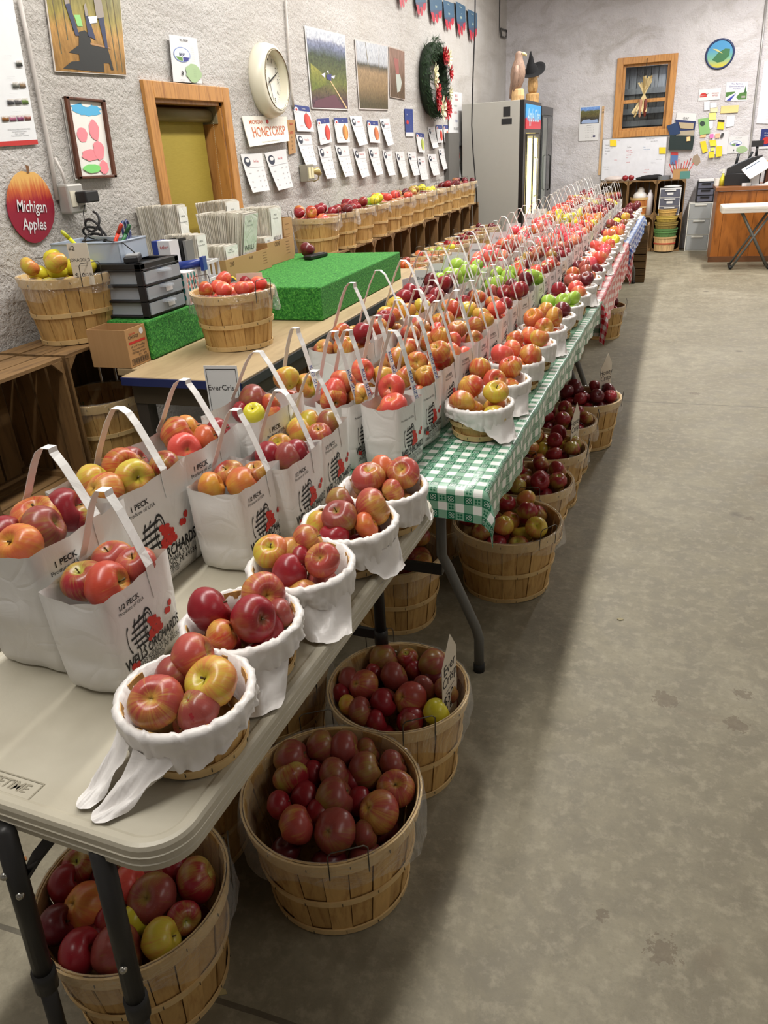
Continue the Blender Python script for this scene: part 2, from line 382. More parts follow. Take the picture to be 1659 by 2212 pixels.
APM = dict(
 honey=apple_mat('apple_skin_red_yellow', (206, 170, 70), (196, 150, 70), (176, 56, 44), (196, 82, 58), .62, .9),
 ever=apple_mat('apple_skin_rosy_green', (186, 168, 72), (206, 142, 72), (158, 56, 56), (182, 84, 70), .72, .8),
 orange=apple_mat('apple_skin_orange_blush', (214, 166, 60), (206, 140, 64), (192, 86, 54), (206, 110, 66), .55, .6),
 deep=apple_mat('apple_skin_deep_red', (150, 110, 60), (150, 60, 50), (128, 24, 36), (152, 38, 46), 1.05, .5),
 dark=apple_mat('apple_skin_dark_maroon', (140, 70, 50), (120, 40, 40), (88, 20, 30), (112, 34, 40), 1.1, .5),
 mac=apple_mat('apple_skin_red_green', (176, 176, 70), (190, 180, 90), (136, 30, 40), (160, 44, 50), .7, .5, .2, .3, .4),
 dusty=apple_mat('apple_skin_dusty_rose', (150, 140, 62), (160, 120, 62), (134, 54, 52), (156, 78, 68), .82, .7),
 coral=apple_mat('apple_skin_coral', (228, 170, 96), (230, 150, 90), (206, 66, 62), (222, 96, 80), .85, .6),
 pink=apple_mat('apple_skin_pink', (238, 190, 130), (236, 150, 120), (214, 64, 84), (228, 96, 104), .8, .5),
 green=apple_mat('apple_skin_green', (150, 186, 60), (170, 200, 84), (160, 190, 70), (140, 176, 56), .2, .4, .5),
 yellow=apple_mat('apple_skin_yellow', (222, 208, 50), (206, 200, 60), (214, 190, 40), (200, 196, 50), .2, .4, .4),
 jona=apple_mat('apple_skin_yellow_blush', (196, 184, 60), (206, 180, 66), (200, 104, 66), (206, 126, 76), .48, .8, .5),
 russet=apple_mat('apple_skin_russet_red', (180, 120, 80), (176, 110, 76), (150, 62, 56), (170, 82, 70), .75, .6))
def apple_geo(n, m, seed, squash=.88, lob=.03, top=.96):
    rr = random.Random(seed); ph = rr.random()*6; vs = []; lp = []; fs = []
    lean = rr.uniform(-.06, .06)
    prof = []
    for k in range(m+1):
        a = PI*k/m                      # 0 = top cavity
        r = math.sin(a)
        z = math.cos(a)
        rad = r*(1.0+.07*math.cos(a))
        zz = z*squash
        if z > 0: zz -= .36*math.exp(-(r/.30)**2)
        else: zz += .20*math.exp(-(r/.28)**2); 
        if z < 0: rad *= 1-.10*(-z)
        prof.append((rad, zz))
    for i in range(n):
        a = 2*PI*i/n
        for k, (r, z) in enumerate(prof):
            lobe = 1+lob*math.cos(5*a+ph)*(.3+.9*max(0, -z))+.02*math.cos(2*a+ph*2)
            vs.append((r*math.cos(a)*lobe, r*math.sin(a)*lobe*1.0, z*(1+.03*math.cos(3*a+ph))+lean*r*math.cos(a+ph)))
    for i in range(n):
        j = (i+1) % n
        for k in range(m): fs.append((i*(m+1)+k, i*(m+1)+k+1, j*(m+1)+k+1, j*(m+1)+k))
    return vs, fs
GEO = [apple_geo(28, 18, s, q, l) for s, q, l in ((1, .88, .03), (2, .84, .045), (3, .95, .02))]
GLO = [apple_geo(12, 8, s, q, l) for s, q, l in ((1, .88, .03), (2, .84, .045), (3, .95, .02))]
def put_attr(me, lp, rn=None):
    n = len(me.vertices); a = me.attributes.new('lp', 'FLOAT_VECTOR', 'POINT'); a.data.foreach_set('vector', np.array(lp, dtype=np.float32).ravel())
    P = np.array(lp, dtype=np.float32); rho = np.hypot(P[:, 0], P[:, 1])+1e-4
    S = np.stack([P[:, 0]/rho, P[:, 1]/rho, P[:, 2]*.07], 1).astype(np.float32)
    a = me.attributes.new('st', 'FLOAT_VECTOR', 'POINT'); a.data.foreach_set('vector', S.ravel())
    a = me.attributes.new('rn', 'FLOAT', 'POINT'); a.data.foreach_set('value', np.array(rn if rn is not None else [0]*n, dtype=np.float32))
AME = {}
def apple_mesh(var, k):
    if (var, k) not in AME:
        vs, fs = GEO[k]; me = bpy.data.meshes.new('apple'); me.from_pydata(vs, [], fs); me.materials.append(APM[var])
        me.polygons.foreach_set('use_smooth', [True]*len(fs)); put_attr(me, vs); AME[var, k] = me
    return AME[var, k]
APPLES = []         # (pos, r, var, rot, label, group, shape)
def heap(cx, cy, zf, r, n, inside, rng, bounds, varf, label, group, rv=.08):
    """drop apples one by one to the lowest free spot of the container"""
    pts = []
    for q in range(n):
        ri = r*(1+rng.uniform(-rv, rv)); best = None
        for _ in range(90):
            x = rng.uniform(*bounds[0]); y = rng.uniform(*bounds[1])
            if not inside(x, y, ri): continue
            z = zf
            for (a, b, c, s) in pts:
                dd = (x-a)**2+(y-b)**2; R2 = ((s+ri)*.97)**2
                if dd < R2: z = max(z, c+math.sqrt(R2-dd))
            sc_ = z+rng.uniform(0, .006)
            if best is None or sc_ < best[0]: best = (sc_, x, y, z)
        if best is None or best[3] > zf+2.3*r: continue
        pts.append((best[1], best[2], best[3], ri))
    for (x, y, z, s) in pts:
        tilt = rng.choice((.15, .4, .8, 1.3, 2.6, 3.0)) if rng.random() < .75 else rng.uniform(0, 3.1)
        APPLES.append(((cx+x, cy+y, z), s, varf(rng), (tilt, rng.uniform(-.4, .4), rng.uniform(0, 6.28)), label, group, rng.randrange(3)))
    return pts
def flush_apples(limit=300):
    cpos = Vector((0, 0, HC))
    inv = [(a[1]/(Vector(a[0])-cpos).length*(a[7] if len(a) > 7 else 1), i) for i, a in enumerate(APPLES)]
    order = [i for _, i in sorted(inv, reverse=True)]
    stem_m = flat((92, 74, 44), .7); smb = MB()
    smb.tube([(0, 0, .42), (.02, 0, .62), (.07, .01, .80)], .04, 6, rr=[.035, .03, .05]); stem_me = smb.mesh('stem', stem_m)
    for i in order[:limit]:
        p, s, var, rot, lab, grp, k = APPLES[i][:7]
        o = bpy.data.objects.new('apple', apple_mesh(var, k)); COL.objects.link(o)
        o.location = p; o.scale = (s, s, s); o.rotation_euler = rot
        tag(o, lab, 'apple', grp)
        if (Vector(p)-cpos).length < 2.9 and rot[0] < 2 and k != 0:
            st = bpy.data.objects.new('stem', stem_me); COL.objects.link(st); st.parent = o
    V = []; F = []; LP = []; RN = []; MI = []; mats = list(APM.values()); names = list(APM.keys())
    for i in order[limit:]:
        p, s, var, rot, lab, grp, k = APPLES[i][:7]; vs, fs = GLO[k]; b = len(V)
        Mt = Matrix.Translation(p) @ Euler(rot).to_matrix().to_4x4() @ Matrix.Scale(s, 4)
        V += [tuple(Mt @ Vector(v)) for v in vs]; F += [tuple(q+b for q in f) for f in fs]; LP += vs
        RN += [R_.random()]*len(vs); MI += [names.index(var)]*len(fs)
    me = bpy.data.meshes.new('apples'); me.from_pydata(V, [], F)
    for m in mats: me.materials.append(m)
    me.polygons.foreach_set('material_index', MI); me.polygons.foreach_set('use_smooth', [True]*len(F)); put_attr(me, LP, RN)
    o = bpy.data.objects.new('apples', me); COL.objects.link(o)
    tag(o, 'smaller far apples heaped in the back bags and baskets', 'apples', None, 'stuff')
    print('APPLES', len(APPLES))

# ------------------------------------------------------------------ split-wood basket
M_STV = wood((200, 162, 100), (162, 118, 62), 'z', .6, 7, 9, 'basket_veneer', True, .1)
M_HOOP = wood((214, 184, 130), (190, 154, 100), 'x', .6, 3, 2, 'basket_hoop', False, .1)
M_WIRE = flat((92, 88, 80), .35, .8)
t = NT('clear_liner_film'); o = t.obj(); n = t.noise(o, 9, 4, .6, 1.5)
tr = t.node('ShaderNodeBsdfTransparent', {'Color': (.97, .97, .97, 1)}); gl = t.node('ShaderNodeBsdfGlossy', {'Color': (1, 1, 1, 1), 'Roughness': .12})
bp = t.node('ShaderNodeBump', {'Height': n, 'Strength': 1.0, 'Distance': .03}); t.l.new(bp.outputs[0], gl.inputs['Normal'])
lw = t.node('ShaderNodeLayerWeight', {'Blend': .35, 'Normal': bp.outputs[0]})
df = t.node('ShaderNodeBsdfDiffuse', {'Color': (.8, .78, .76, 1)}); a1 = t.node('ShaderNodeMixShader', {0: .5, 1: gl.outputs[0], 2: df.outputs[0]})
mx = t.node('ShaderNodeMixShader', {0: t.math('ADD', t.math('MULTIPLY', lw.outputs['Facing'], .38), .03, clamp=True), 1: tr.outputs[0], 2: a1.outputs[0]})
t.l.new(mx.outputs[0], t.out.inputs['Surface']); M_FILM = t.m
def basket_parts(R, H, seed=0, film=True, dark=0, handles=True, nst=None):
    """returns list of (name, mesh, child list) for a round basket standing on z=0"""
    rr = random.Random(seed); rb = R*.80; ns = nst or 22; parts = []
    mb = MB(); a = rr.random()
    def rad(z): return rb+(R-rb)*(z/H)
    for i in range(ns):
        wd = 2*PI/ns; a0 = a+i*wd; a1 = a0+wd*.955; off = (i % 2)*.003
        vs = []; fs = []; seg = 4; m = 5
        for k in range(m):
            z = H*k/(m-1)*.985+.004; r0 = rad(z)-off
            for s in range(seg+1):
                th = a0+(a1-a0)*s/seg
                for d in (0, -.0035): vs.append(((r0+d)*math.cos(th), (r0+d)*math.sin(th), z))
        q = (seg+1)*2
        for k in range(m-1):
            for s in range(seg):
                i0 = k*q+s*2
                fs += [(i0, i0+2, i0+2+q, i0+q), (i0+1, i0+1+q, i0+3+q, i0+3)]
            fs += [(k*q, (k+1)*q, (k+1)*q+1, k*q+1), (k*q+q-2, k*q+q-1, (k+1)*q+q-1, (k+1)*q+q-2)]
        for s in range(seg):
            i0 = (m-1)*q+s*2; fs.append((i0, i0+2, i0+3, i0+1)); fs.append((s*2, s*2+1, s*2+3, s*2+2))
        mb.add(vs, fs, 0, False)
    mb.lathe([(0.001, .006), (rb-.004, .006), (rb-.004, .012), (0.001, .012)], 24)
    parts.append(('staves', mb.mesh('staves', M_STV)))
    def hoop(nm, z0, z1, out, th=.004, inner=False):
        h = MB(); ph = rr.random()*6
        def fn(p, an): return Vector((p.x, p.y, p.z+.0025*math.sin(2*an+ph)))
        ra = rad((z0+z1)/2)+out
        sl = (R-rb)/H*(z1-z0)/2
        h.lathe([(ra-sl, z0), (ra+th-sl, z0), (ra+th+sl, z1), (ra+sl, z1), (ra-sl, z0)], 48, 0, fn=fn, smooth=False)
        if inner:
            rc = rad(z1)-.0075; h.lathe([(rc-sl, z0+.006), (rc+.003-sl, z0+.006), (rc+.003+sl, z1), (rc+sl, z1), (rc-sl, z0+.006)], 48, 0, fn=fn, smooth=False)
        for k in range(14):                      # staples
            an = ph+k*2*PI/14; rs = ra+th+.0006
            h.box((rs*math.cos(an), rs*math.sin(an), (z0+z1)/2+rr.uniform(-.004, .004)), (.0012, .0015, .008), an, 1)
        parts.append((nm, h.mesh(nm, [M_HOOP, M_WIRE])))
    hoop('rim_hoop', H-.036*H/.28, H+.002, .0008, .0045, True)
    hoop('middle_hoop', H*.42, H*.42+.017, .0008)
    hoop('bottom_hoop', .0, .018, .0008)
    if handles:
        for sgn in (0, 1):
            h = MB(); an = a+sgn*PI; r0 = R+.007; wv = .042; up = .05
            pts = [Vector((r0-.002, -wv, H-.035)), Vector((r0, -wv, H+.0)), Vector((r0+.004, -wv, H+up-.008)), Vector((r0+.004, -wv+.008, H+up)), Vector((r0+.004, wv-.008, H+up)), Vector((r0+.004, wv, H+up-.008)), Vector((r0, wv, H)), Vector((r0-.002, wv, H-.035))]
            Mr = Matrix.Rotation(an, 3, 'Z'); h.tube([Mr @ p for p in pts], .0016, 6)
            parts.append(('wire_handle', h.mesh('wire_handle', M_WIRE)))
    if film:
        h = MB(); sd = rr.random()*9; nn = 60; m = 8; vs = []; fs = []
        prof = [(-.020, -.09), (-.012, -.03), (-.004, .004), (.004, .008), (.0085, -.004), (.0095, -.025), (.010, -.045), (.012, -.062)]
        for i in range(nn):
            an = 2*PI*i/nn; w1 = math.sin(an*3+sd)+.6*math.sin(an*7+2*sd); w2 = math.sin(an*23+sd)+math.sin(an*31)
            for k, (dr, dz) in enumerate(prof):
                kk = k/(m-1); r = rad(H)+dr+(.004*(w1+1.2)*max(0, kk-.5)*2)+.0012*w2*(.3+kk)
                z = H+dz*(1+.38*w1*max(0, kk-.4))+.001*w2
                vs.append((r*math.cos(an), r*math.sin(an), z))
        for i in range(nn):
            j = (i+1) % nn
            for k in range(m-1): fs.append((i*m+k, j*m+k, j*m+k+1, i*m+k+1))
        h.add(vs, fs, 0, True); parts.append(('plastic_liner', h.mesh('plastic_liner', M_FILM)))
    return parts
BP = {}
def basket(loc, R, H, label, group=None, seed=0, rz=None, film=True, name='wooden_basket', handles=True, tilt=None):
    key = (round(R, 3), round(H, 3), seed % 3, film, handles)
    if key not in BP: BP[key] = basket_parts(R, H, seed % 3+1, film, handles=handles)
    e = empty(name, loc, rz if rz is not None else seed*1.7, label, 'basket', group)
    if tilt: e.rotation_euler = (tilt[0], tilt[1], e.rotation_euler[2])
    for nm, me in BP[key]:
        o = bpy.data.objects.new(nm, me); COL.objects.link(o); o.parent = e
    return e
def fill_round(loc, R, H, n, r, varf, label, group, seed, depth=.055, pr=1.0):
    rng = random.Random(seed); i0 = len(APPLES)
    out = heap(loc[0], loc[1], loc[2]+H-depth, r, n, lambda x, y, ri: x*x+y*y < (R-ri*.95-.012)**2, rng, ((-R, R), (-R, R)), varf, label, group)
    if pr != 1.0:
        for i in range(i0, len(APPLES)): APPLES[i] = (*APPLES[i][:7], pr)
    return out
def pick(*vs):
    return lambda rng: rng.choice(vs)
# ------------------------------------------------------------------ price cards
M_CARD = flat((214, 204, 186), .7, 0, .03)
M_WHITE = flat((216, 216, 217), .5, 0, .02)
M_BLK = flat((26, 25, 26), .6, 0, 0)
M_INK = flat((38, 36, 40), .7, 0, 0)
M_REDI = flat((190, 44, 40), .6, 0, 0)
M_BLUEI = flat((40, 62, 140), .6, 0, 0)
def card(p, w_, h_, rz, lines, label, mat=None, name='price_card', border=False, lean=0.0, group=None, tip=False, cat='sign'):
    """upright card whose lower edge centre is at p; text faces -y before rz. lines = (text, u, v, size)"""
    e = empty(name, p, rz, label, cat, group); e.rotation_euler = (lean, 0, rz)
    F = Matrix(((1, 0, 0, 0), (0, 0, -1, 0), (0, 1, 0, 0), (0, 0, 0, 1)))
    mb = MB()
    pts = [(-w_/2, 0), (w_/2, 0), (w_/2, h_), (-w_/2, h_)] if not tip else [(-w_/2, 0), (w_/2, 0), (w_/2, h_*.78), (w_*.1, h_), (-w_/2, h_*.72)]
    mb.poly(pts, .0015, F); mb.build('board', mat or M_CARD, e)
    mb = MB()
    for s, u, v, sz in lines:
        txt(mb, s, u*w_, v*h_, sz, F, .0022)
    if border:
        for (a, b, c, d) in ((-.45, .04, .45, .05), (-.45, .95, .45, .96), (-.45, .04, -.435, .96), (.435, .04, .45, .96)):
            rect(mb, a*w_, b*h_, c*w_, d*h_, F, .0022)
    mb.build('lettering', M_INK, e)
    return e
# ------------------------------------------------------------------ grey folding table
t = NT('grey_moulded_plastic'); o = t.obj(); n = t.noise(o, 60, 3); n2 = t.noise(o, 6, 4)
t.col(t.mix(t.ramp(n2, [(.3, (0, 0, 0)), (.75, (1, 1, 1))]), lin((190, 184, 166)), lin((176, 169, 150)))); t.set(Roughness=.42); t.bump(n, .35, .0016)
M_TBL = t.m
M_LEG = flat((46, 45, 44), .45, .3, .03); M_LEGG = flat((104, 104, 100), .45, .3, .04); M_RUB = flat((20, 20, 20), .7, 0, 0)
def rrect(x0, y0, x1, y1, r, n=10):
    pts = []
    for cx, cy, a0 in ((x1-r, y0+r, -PI/2), (x1-r, y1-r, 0), (x0+r, y1-r, PI/2), (x0+r, y0+r, PI)):
        for k in range(n+1): a = a0+PI/2*k/n; pts.append((cx+r*math.cos(a), cy+r*math.sin(a)))
    return pts
def slab_top(mb, x0, y0, x1, y1, z, th=.048, r=.075):
    prof = [(.05, -.0045), (.026, -.004), (.020, -.0008), (.010, 0), (.004, -.002), (.001, -.008), (.0, -.0175), (-.0018, -.0185), (0, -.0205), (-.0005, -.031), (-.0022, -.032), (-.0005, -.034), (.0, -th+.003), (.003, -th), (.012, -th)]
    rings = [[(px, py, z+dz) for px, py in rrect(x0+i, y0+i, x1-i, y1-i, max(r-i, .01))] for i, dz in prof]
    n = len(rings[0]); vs = [p for r_ in rings for p in r_]; fs = []
    for k in range(len(rings)-1):
        for i in range(n): fs.append((k*n+i, (k+1)*n+i, (k+1)*n+(i+1) % n, k*n+(i+1) % n))
    fs.append(tuple(range(n))); fs.append(tuple((len(rings)-1)*n+i for i in range(n))[::-1])
    mb.add(vs, fs, 0, False)
TZ = .74
a = AZ(359, 1861, TZ); b = AZ(950, 1075, TZ); TA = -math.atan2(b.x-a.x, b.y-a.y); TLEN = (b-a).length
gt = empty('folding_table', (a.x, a.y, 0), TA, 'grey moulded plastic folding table in the foreground with black legs', 'table')
mb = MB(); slab_top(mb, -.63, 0, 0, TLEN, TZ); mb.build('tabletop', M_TBL, gt)
mb = MB(); p = gt.matrix_basis.inverted() @ AZ(20, 1692, TZ)
F = Matrix.Translation((p.x-.012, p.y+.002, TZ-.0035))
txt(mb, 'LIFETIME', 0, 0, .024, F, 0, 'CENTER', 1.0, 0, .02, .2)
for s in (-1, 1): rect(mb, -.058, s*.017-.0012, .062, s*.017+.0012, F, 0)
rect(mb, .062, -.017, .065, .018, F, 0)
mb.build('embossed_badge', flat((150, 143, 124), .5, 0, .02), gt)
inv = gt.matrix_basis.inverted()
def leg(mb, top, bot, r=.0165, joint=.535, mi=0):
    top, bot = Vector(top), Vector(bot); m = top.lerp(bot, joint)
    mb.tube([top, m], r, 14, mi); mb.tube([m-(m-top).normalized()*.02, m, m+(bot-top).normalized()*.03], r*1.22, 14, mi); mb.tube([m, bot], r*.86, 14, mi)
    mb.tube([bot+(top-bot).normalized()*.03, bot], r*1.1, 12, 1)
for tp, bt in (((-.690, .580, .705), (-.738, .580, .0)), ((-.862, .572, .705), (-.938, .572, .0)), ((-.665, 1.69, .705), (-.665, 1.69, .0)), ((-1.0, 1.70, .705), (-1.0, 1.70, .0))):
    mb = MB(); leg(mb, inv @ Vector(tp), inv @ Vector(bt)); mb.build('leg', [M_LEG, M_RUB], gt)
mb = MB(); q0 = Vector((-.868, .585, .585)); q1 = Vector((-.80, .74, .69))
mb.band([inv @ q0, inv @ Vector((-.855, .60, .61)), inv @ q1], .006, .022, (0, 0, 1)); mb.band([inv @ q1, inv @ Vector((-.80, 1.0, .685))], .006, .022, (0, 0, 1))
mb.build('brace', M_LEG, gt)
mb = MB(); mb.band([inv @ Vector((-1.0, 1.70, .33)), inv @ Vector((-.665, 1.69, .33))], .03, .012, (0, 0, 1)); mb.build('brace', M_LEG, gt)
mb = MB()
for q in ((-.878, .556, .61), (-.866, .560, .565), (-.700, .563, .45)): mb = MB(); mb.sphere(inv @ Vector(q), .007, 10, 6); mb.build('bolt', flat((170, 168, 160), .25, .9), gt)

# ------------------------------------------------------------------ paper bags
t = NT('white_kraft_paper'); o = t.obj(); n = t.noise(o, 11, 5, .55, .8)
vor = t.node('ShaderNodeTexVoronoi', {'Vector': t.node('ShaderNodeVectorMath', {0: o, 1: t.node('ShaderNodeTexNoise', {'Vector': o, 'Scale': 3.}).outputs['Color']}, operation='ADD').outputs[0], 'Scale': 7.}, feature='DISTANCE_TO_EDGE')
t.col(t.mix(n, lin((226, 224, 220)), lin((238, 237, 234)))); t.set(Roughness=.55)
t.bump(t.math('ADD', n, t.math('MULTIPLY', t.math('MINIMUM', vor.outputs['Distance'], .10), 2.6)), .30, .008)
M_PAPER = t.m
t = NT('print_red'); t.col(lin((205, 44, 34))); t.set(Roughness=.6); M_PR = t.m
def bag_parts(W, D, H, seed, size, kidtxt=False, tall=False):
    rr = random.Random(seed); ph = [rr.uniform(0, 6) for _ in range(8)]
    def sc_(z): return .88+.12*math.sqrt(max(0, z)/H)
    def fx(y, z):                                    # printed face
        k = z/H; c = math.cos(PI*y/D)
        return W/2*sc_(z)+.007*c*math.sin(PI*min(1, k*1.05))+.0022*math.sin(y*38+z*30+ph[0])*(1-k*.5)*c+.003*c*k
    def gy(x, z, s):                                 # gussets
        k = z/H; c = math.cos(PI*x/W); cr = math.exp(-((z-H*.36)/.012)**2)
        return D/2*sc_(z)+c*(.010*math.sin(PI*min(1, k*1.1)) - .008*(1-k)*cr+.004*math.sin(z*45+ph[2+s])*(1-k*.6)+.003*math.sin(x*60+ph[4+s]+z*20)*(1-k))+c*.006*k
    n = 8; m = 14; ring = []
    mb = MB(); vs = []
    for k in range(m+1):
        z = H*k/m
        for sd in range(4):
            for s in range(n):
                q = s/n-.5; dz = 0
                zz = z
                if k == m:
                    zz = H-.006*math.cos(PI*q)*(1.6 if sd in (1, 3) else .8)+.002*math.sin(q*17+ph[6]+sd)
                if sd == 0: y = q*D*sc_(z); vs.append((fx(y, zz), y, zz))
                if sd == 1: x = -q*W*sc_(z); vs.append((x, gy(x, zz, 0), zz))
                if sd == 2: y = -q*D*sc_(z); vs.append((-fx(y, zz), y, zz))
                if sd == 3: x = q*W*sc_(z); vs.append((x, -gy(x, zz, 1), zz))
    N = 4*n; fs = []
    for k in range(m):
        for i in range(N): fs.append((k*N+i, k*N+(i+1) % N, (k+1)*N+(i+1) % N, (k+1)*N+i))
    fs.append(tuple(range(N))[::-1]); mb.add(vs, fs, 0, True)
    parts = [('paper_bag_body', mb.mesh('bag_body', M_PAPER), 'solid')]
    # strap: band glued to both printed faces, arching over the mouth
    yo = D*.16; ap = H+(.195 if tall else .135 if H > .23 else .145); mb = MB(); pts = []
    ft = lambda z: fx(yo, min(z, H))+.0022
    pts += [(ft(H-.06), yo, H-.06), (ft(H-.03), yo, H-.03), (ft(H)+.001, yo, H+.002)]
    lean = rr.uniform(-.02, .02); sh = rr.uniform(-.012, .012)
    side = [Vector((ft(H)*f, yo+lean*g, H+(ap-H)*g)) for f, g in ((.84, .22), (.64, .47), (.42, .73), (.22, .91))]
    top = [Vector((.012+sh, yo+lean, ap-.003)), Vector((-.008+sh, yo+lean, ap-.003))]
    oth = [Vector((-p.x+sh*.5, p.y, p.z)) for p in side[::-1]]
    pts += side+top+oth+[(-ft(H)-.001, yo, H+.002), (-ft(H-.03), yo, H-.03), (-ft(H-.06), yo, H-.06)]
    mb.band(pts, .021, .0012, (0, 1, 0)); parts.append(('paper_strap', mb.mesh('paper_strap', M_PAPER), None))
    # print, laid on the face that looks down the aisle
    s = H/.26; F = Matrix(((0, 0, 1, 0), (1, 0, 0, 0), (0, 1, 0, 0), (0, 0, 0, 1)))
    def lay(mb, name, mat):
        mb.v = [(fx(v[1], v[2])+.0013+v[0], v[1], v[2]) for v in mb.v]; parts.append((name, mb.mesh(name, mat), None))
    K = D/.24; yl = -D*.22
    mb = MB(); txt(mb, size, yl, H*.84, .017*s, F, 0, bold=.015); txt(mb, 'Produce of USA', yl+.004, H*.785, .0125*s, F, 0)
    txt(mb, 'WELLS ORCHARDS', .006*K, H*.275, .040*s, F, 0, xs=.62*K/s, bold=.02)
    for q, (l, z_) in enumerate((('8993 KENOWA S.W.', .185), ('GRAND RAPIDS, MI 49534', .125), ('616-677-5227', .075))):
        txt(mb, l, .012*K, H*z_, (.021, .021, .014)[q]*s, F, 0, xs=.8*K/s)
    # barrel drawing: staves, hoops, mouth and grass strokes
    def B(u, v): return (-.035*K+u*K, H*.50+v*s)
    for i in range(5):
        v0 = -.030+i*.0145; u0 = -.036+.006*abs(i-2)
        p0 = B(u0, v0-.004); p1 = B(.022, v0-.007+.003*(i-2)+.004); p2 = B(.022, v0+.000+.003*(i-2)+.004); p3 = B(u0, v0+.0015)
        mb.add([(0, *p) for p in (p0, p1, p2, p3)], [(0, 1, 2, 3)])
    def ring(uc, vc, ru, rv, wd, n=22, a0=0, a1=2*PI):
        for i in range(n):
            q0 = a0+(a1-a0)*i/n; q1 = a0+(a1-a0)*(i+1)/n
            mb.add([(0, *B(uc+ru*math.cos(q)*f, vc+rv*math.sin(q)*f)) for q, f in ((q0, 1), (q1, 1), (q1, 1-wd), (q0, 1-wd))], [(0, 1, 2, 3)])
    ring(.026, .003, .017, .046, .14); ring(.026, .003, .011, .034, .12); ring(-.038, 0, .010, .036, .2, 14, PI/2, 3*PI/2); ring(-.012, 0, .010, .043, .16, 14, PI/2, 3*PI/2); ring(.004, 0, .010, .044, .12, 14, PI/2, 3*PI/2)
    for i in range(22):
        u = -.05+rr.random()*.15; v = -.05-rr.random()*.012; du = .006+rr.random()*.012
        mb.add([(0, *B(u, v)), (0, *B(u+du, v+.002)), (0, *B(u+du, v+.0033)), (0, *B(u, v+.0012))], [(0, 1, 2, 3)])
    lay(mb, 'black_print', M_BLK)
    mb = MB(); ap_ = [(.030, .012), (.036, .0), (.046, .008), (.040, -.012), (.052, -.004), (.060, -.010), (.030, -.022), (.048, -.022), (.062, -.022), (.026, -.036), (.038, -.034), (.054, -.034), (.068, -.032), (-.044, -.068), (-.030, -.072), (.098, -.006), (.108, -.010), (.118, .004)]
    for i, (u, v) in enumerate(ap_):
        y_, z_ = B(u, v)
        if abs(y_) < D/2-.008: blob(mb, y_, z_, .0085*K, .0085*s, F, .0004, 0, 12, .12, i)
    lay(mb, 'red_print', M_PR)
    if kidtxt:
        mb = MB(); txt(mb, 'KID SIZE', 0, 0, .022, None, 0)
        a_, b_ = Vector(pts[2]), side[1]; d = (a_-b_).normalized(); nn = Vector((d.z, 0, -d.x)); nn = nn if nn.x > 0 else -nn
        mb.v = [tuple(a_.lerp(b_, .45)+d*v[0]+Vector((0, 1, 0))*v[1]+nn*.002) for v in mb.v]
        parts.append(('strap_writing', mb.mesh('strap_writing', M_BLUEI), None))
    return parts
BAG = {}
SIZES = dict(peck=(.17, .25, .26, '1 PECK'), half=(.135, .19, .205, '1/2 PECK'), kid=(.125, .145, .20, ''), half2=(.135, .19, .205, '1/2 PECK'), peck2=(.17, .25, .26, '1 PECK'))
def put_bag(kind, corner=None, centre=None, label='', group=None, seed=0, rz=0.0, parts=True):
    W, D, H, tx = SIZES[kind]; key = (kind, seed % 3)
    if key not in BAG: BAG[key] = bag_parts(W, D, H, seed % 3+11, tx, kind == 'kid', kind in ('kid', 'half2', 'peck2'))
    if corner is not None:
        q = Matrix.Rotation(rz, 3, 'Z') @ Vector((W/2, -D/2, 0)); centre = (corner.x-q.x, corner.y-q.y)
    e = empty('paper_bag', (centre[0], centre[1], TZ+.0015), rz, label, 'bag', group)
    for nm, me, fl in BAG[key]:
        o = bpy.data.objects.new(nm, me); COL.objects.link(o); o.parent = e
    return e, W, D, H
def bag_fill(e, W, D, H, n, r, varf, label, group, seed, depth=.05):
    rng = random.Random(seed); c, s = math.cos(e.rotation_euler.z), math.sin(e.rotation_euler.z)
    i0 = len(APPLES)
    heap(0, 0, H-depth, r, n, lambda x, y, ri: abs(x) < W/2-ri*.86 and abs(y) < D/2-ri*.88, rng, ((-W/2, W/2), (-D/2, D/2)), varf, label, group)
    for i in range(i0, len(APPLES)):
        p, *rest = APPLES[i]; APPLES[i] = ((e.location.x+p[0]*c-p[1]*s, e.location.y+p[0]*s+p[1]*c, TZ+p[2]), *rest)
DIRS = dict(u=(0.05, -.35, .93), v=(0.0, -.62, .78), s=(.8, .5, .35), t=(-.7, .3, .6), r=(.75, -.5, .35), d=(.2, .75, -.62), l=(-.7, -.5, .3), e=(.3, .62, -.72))
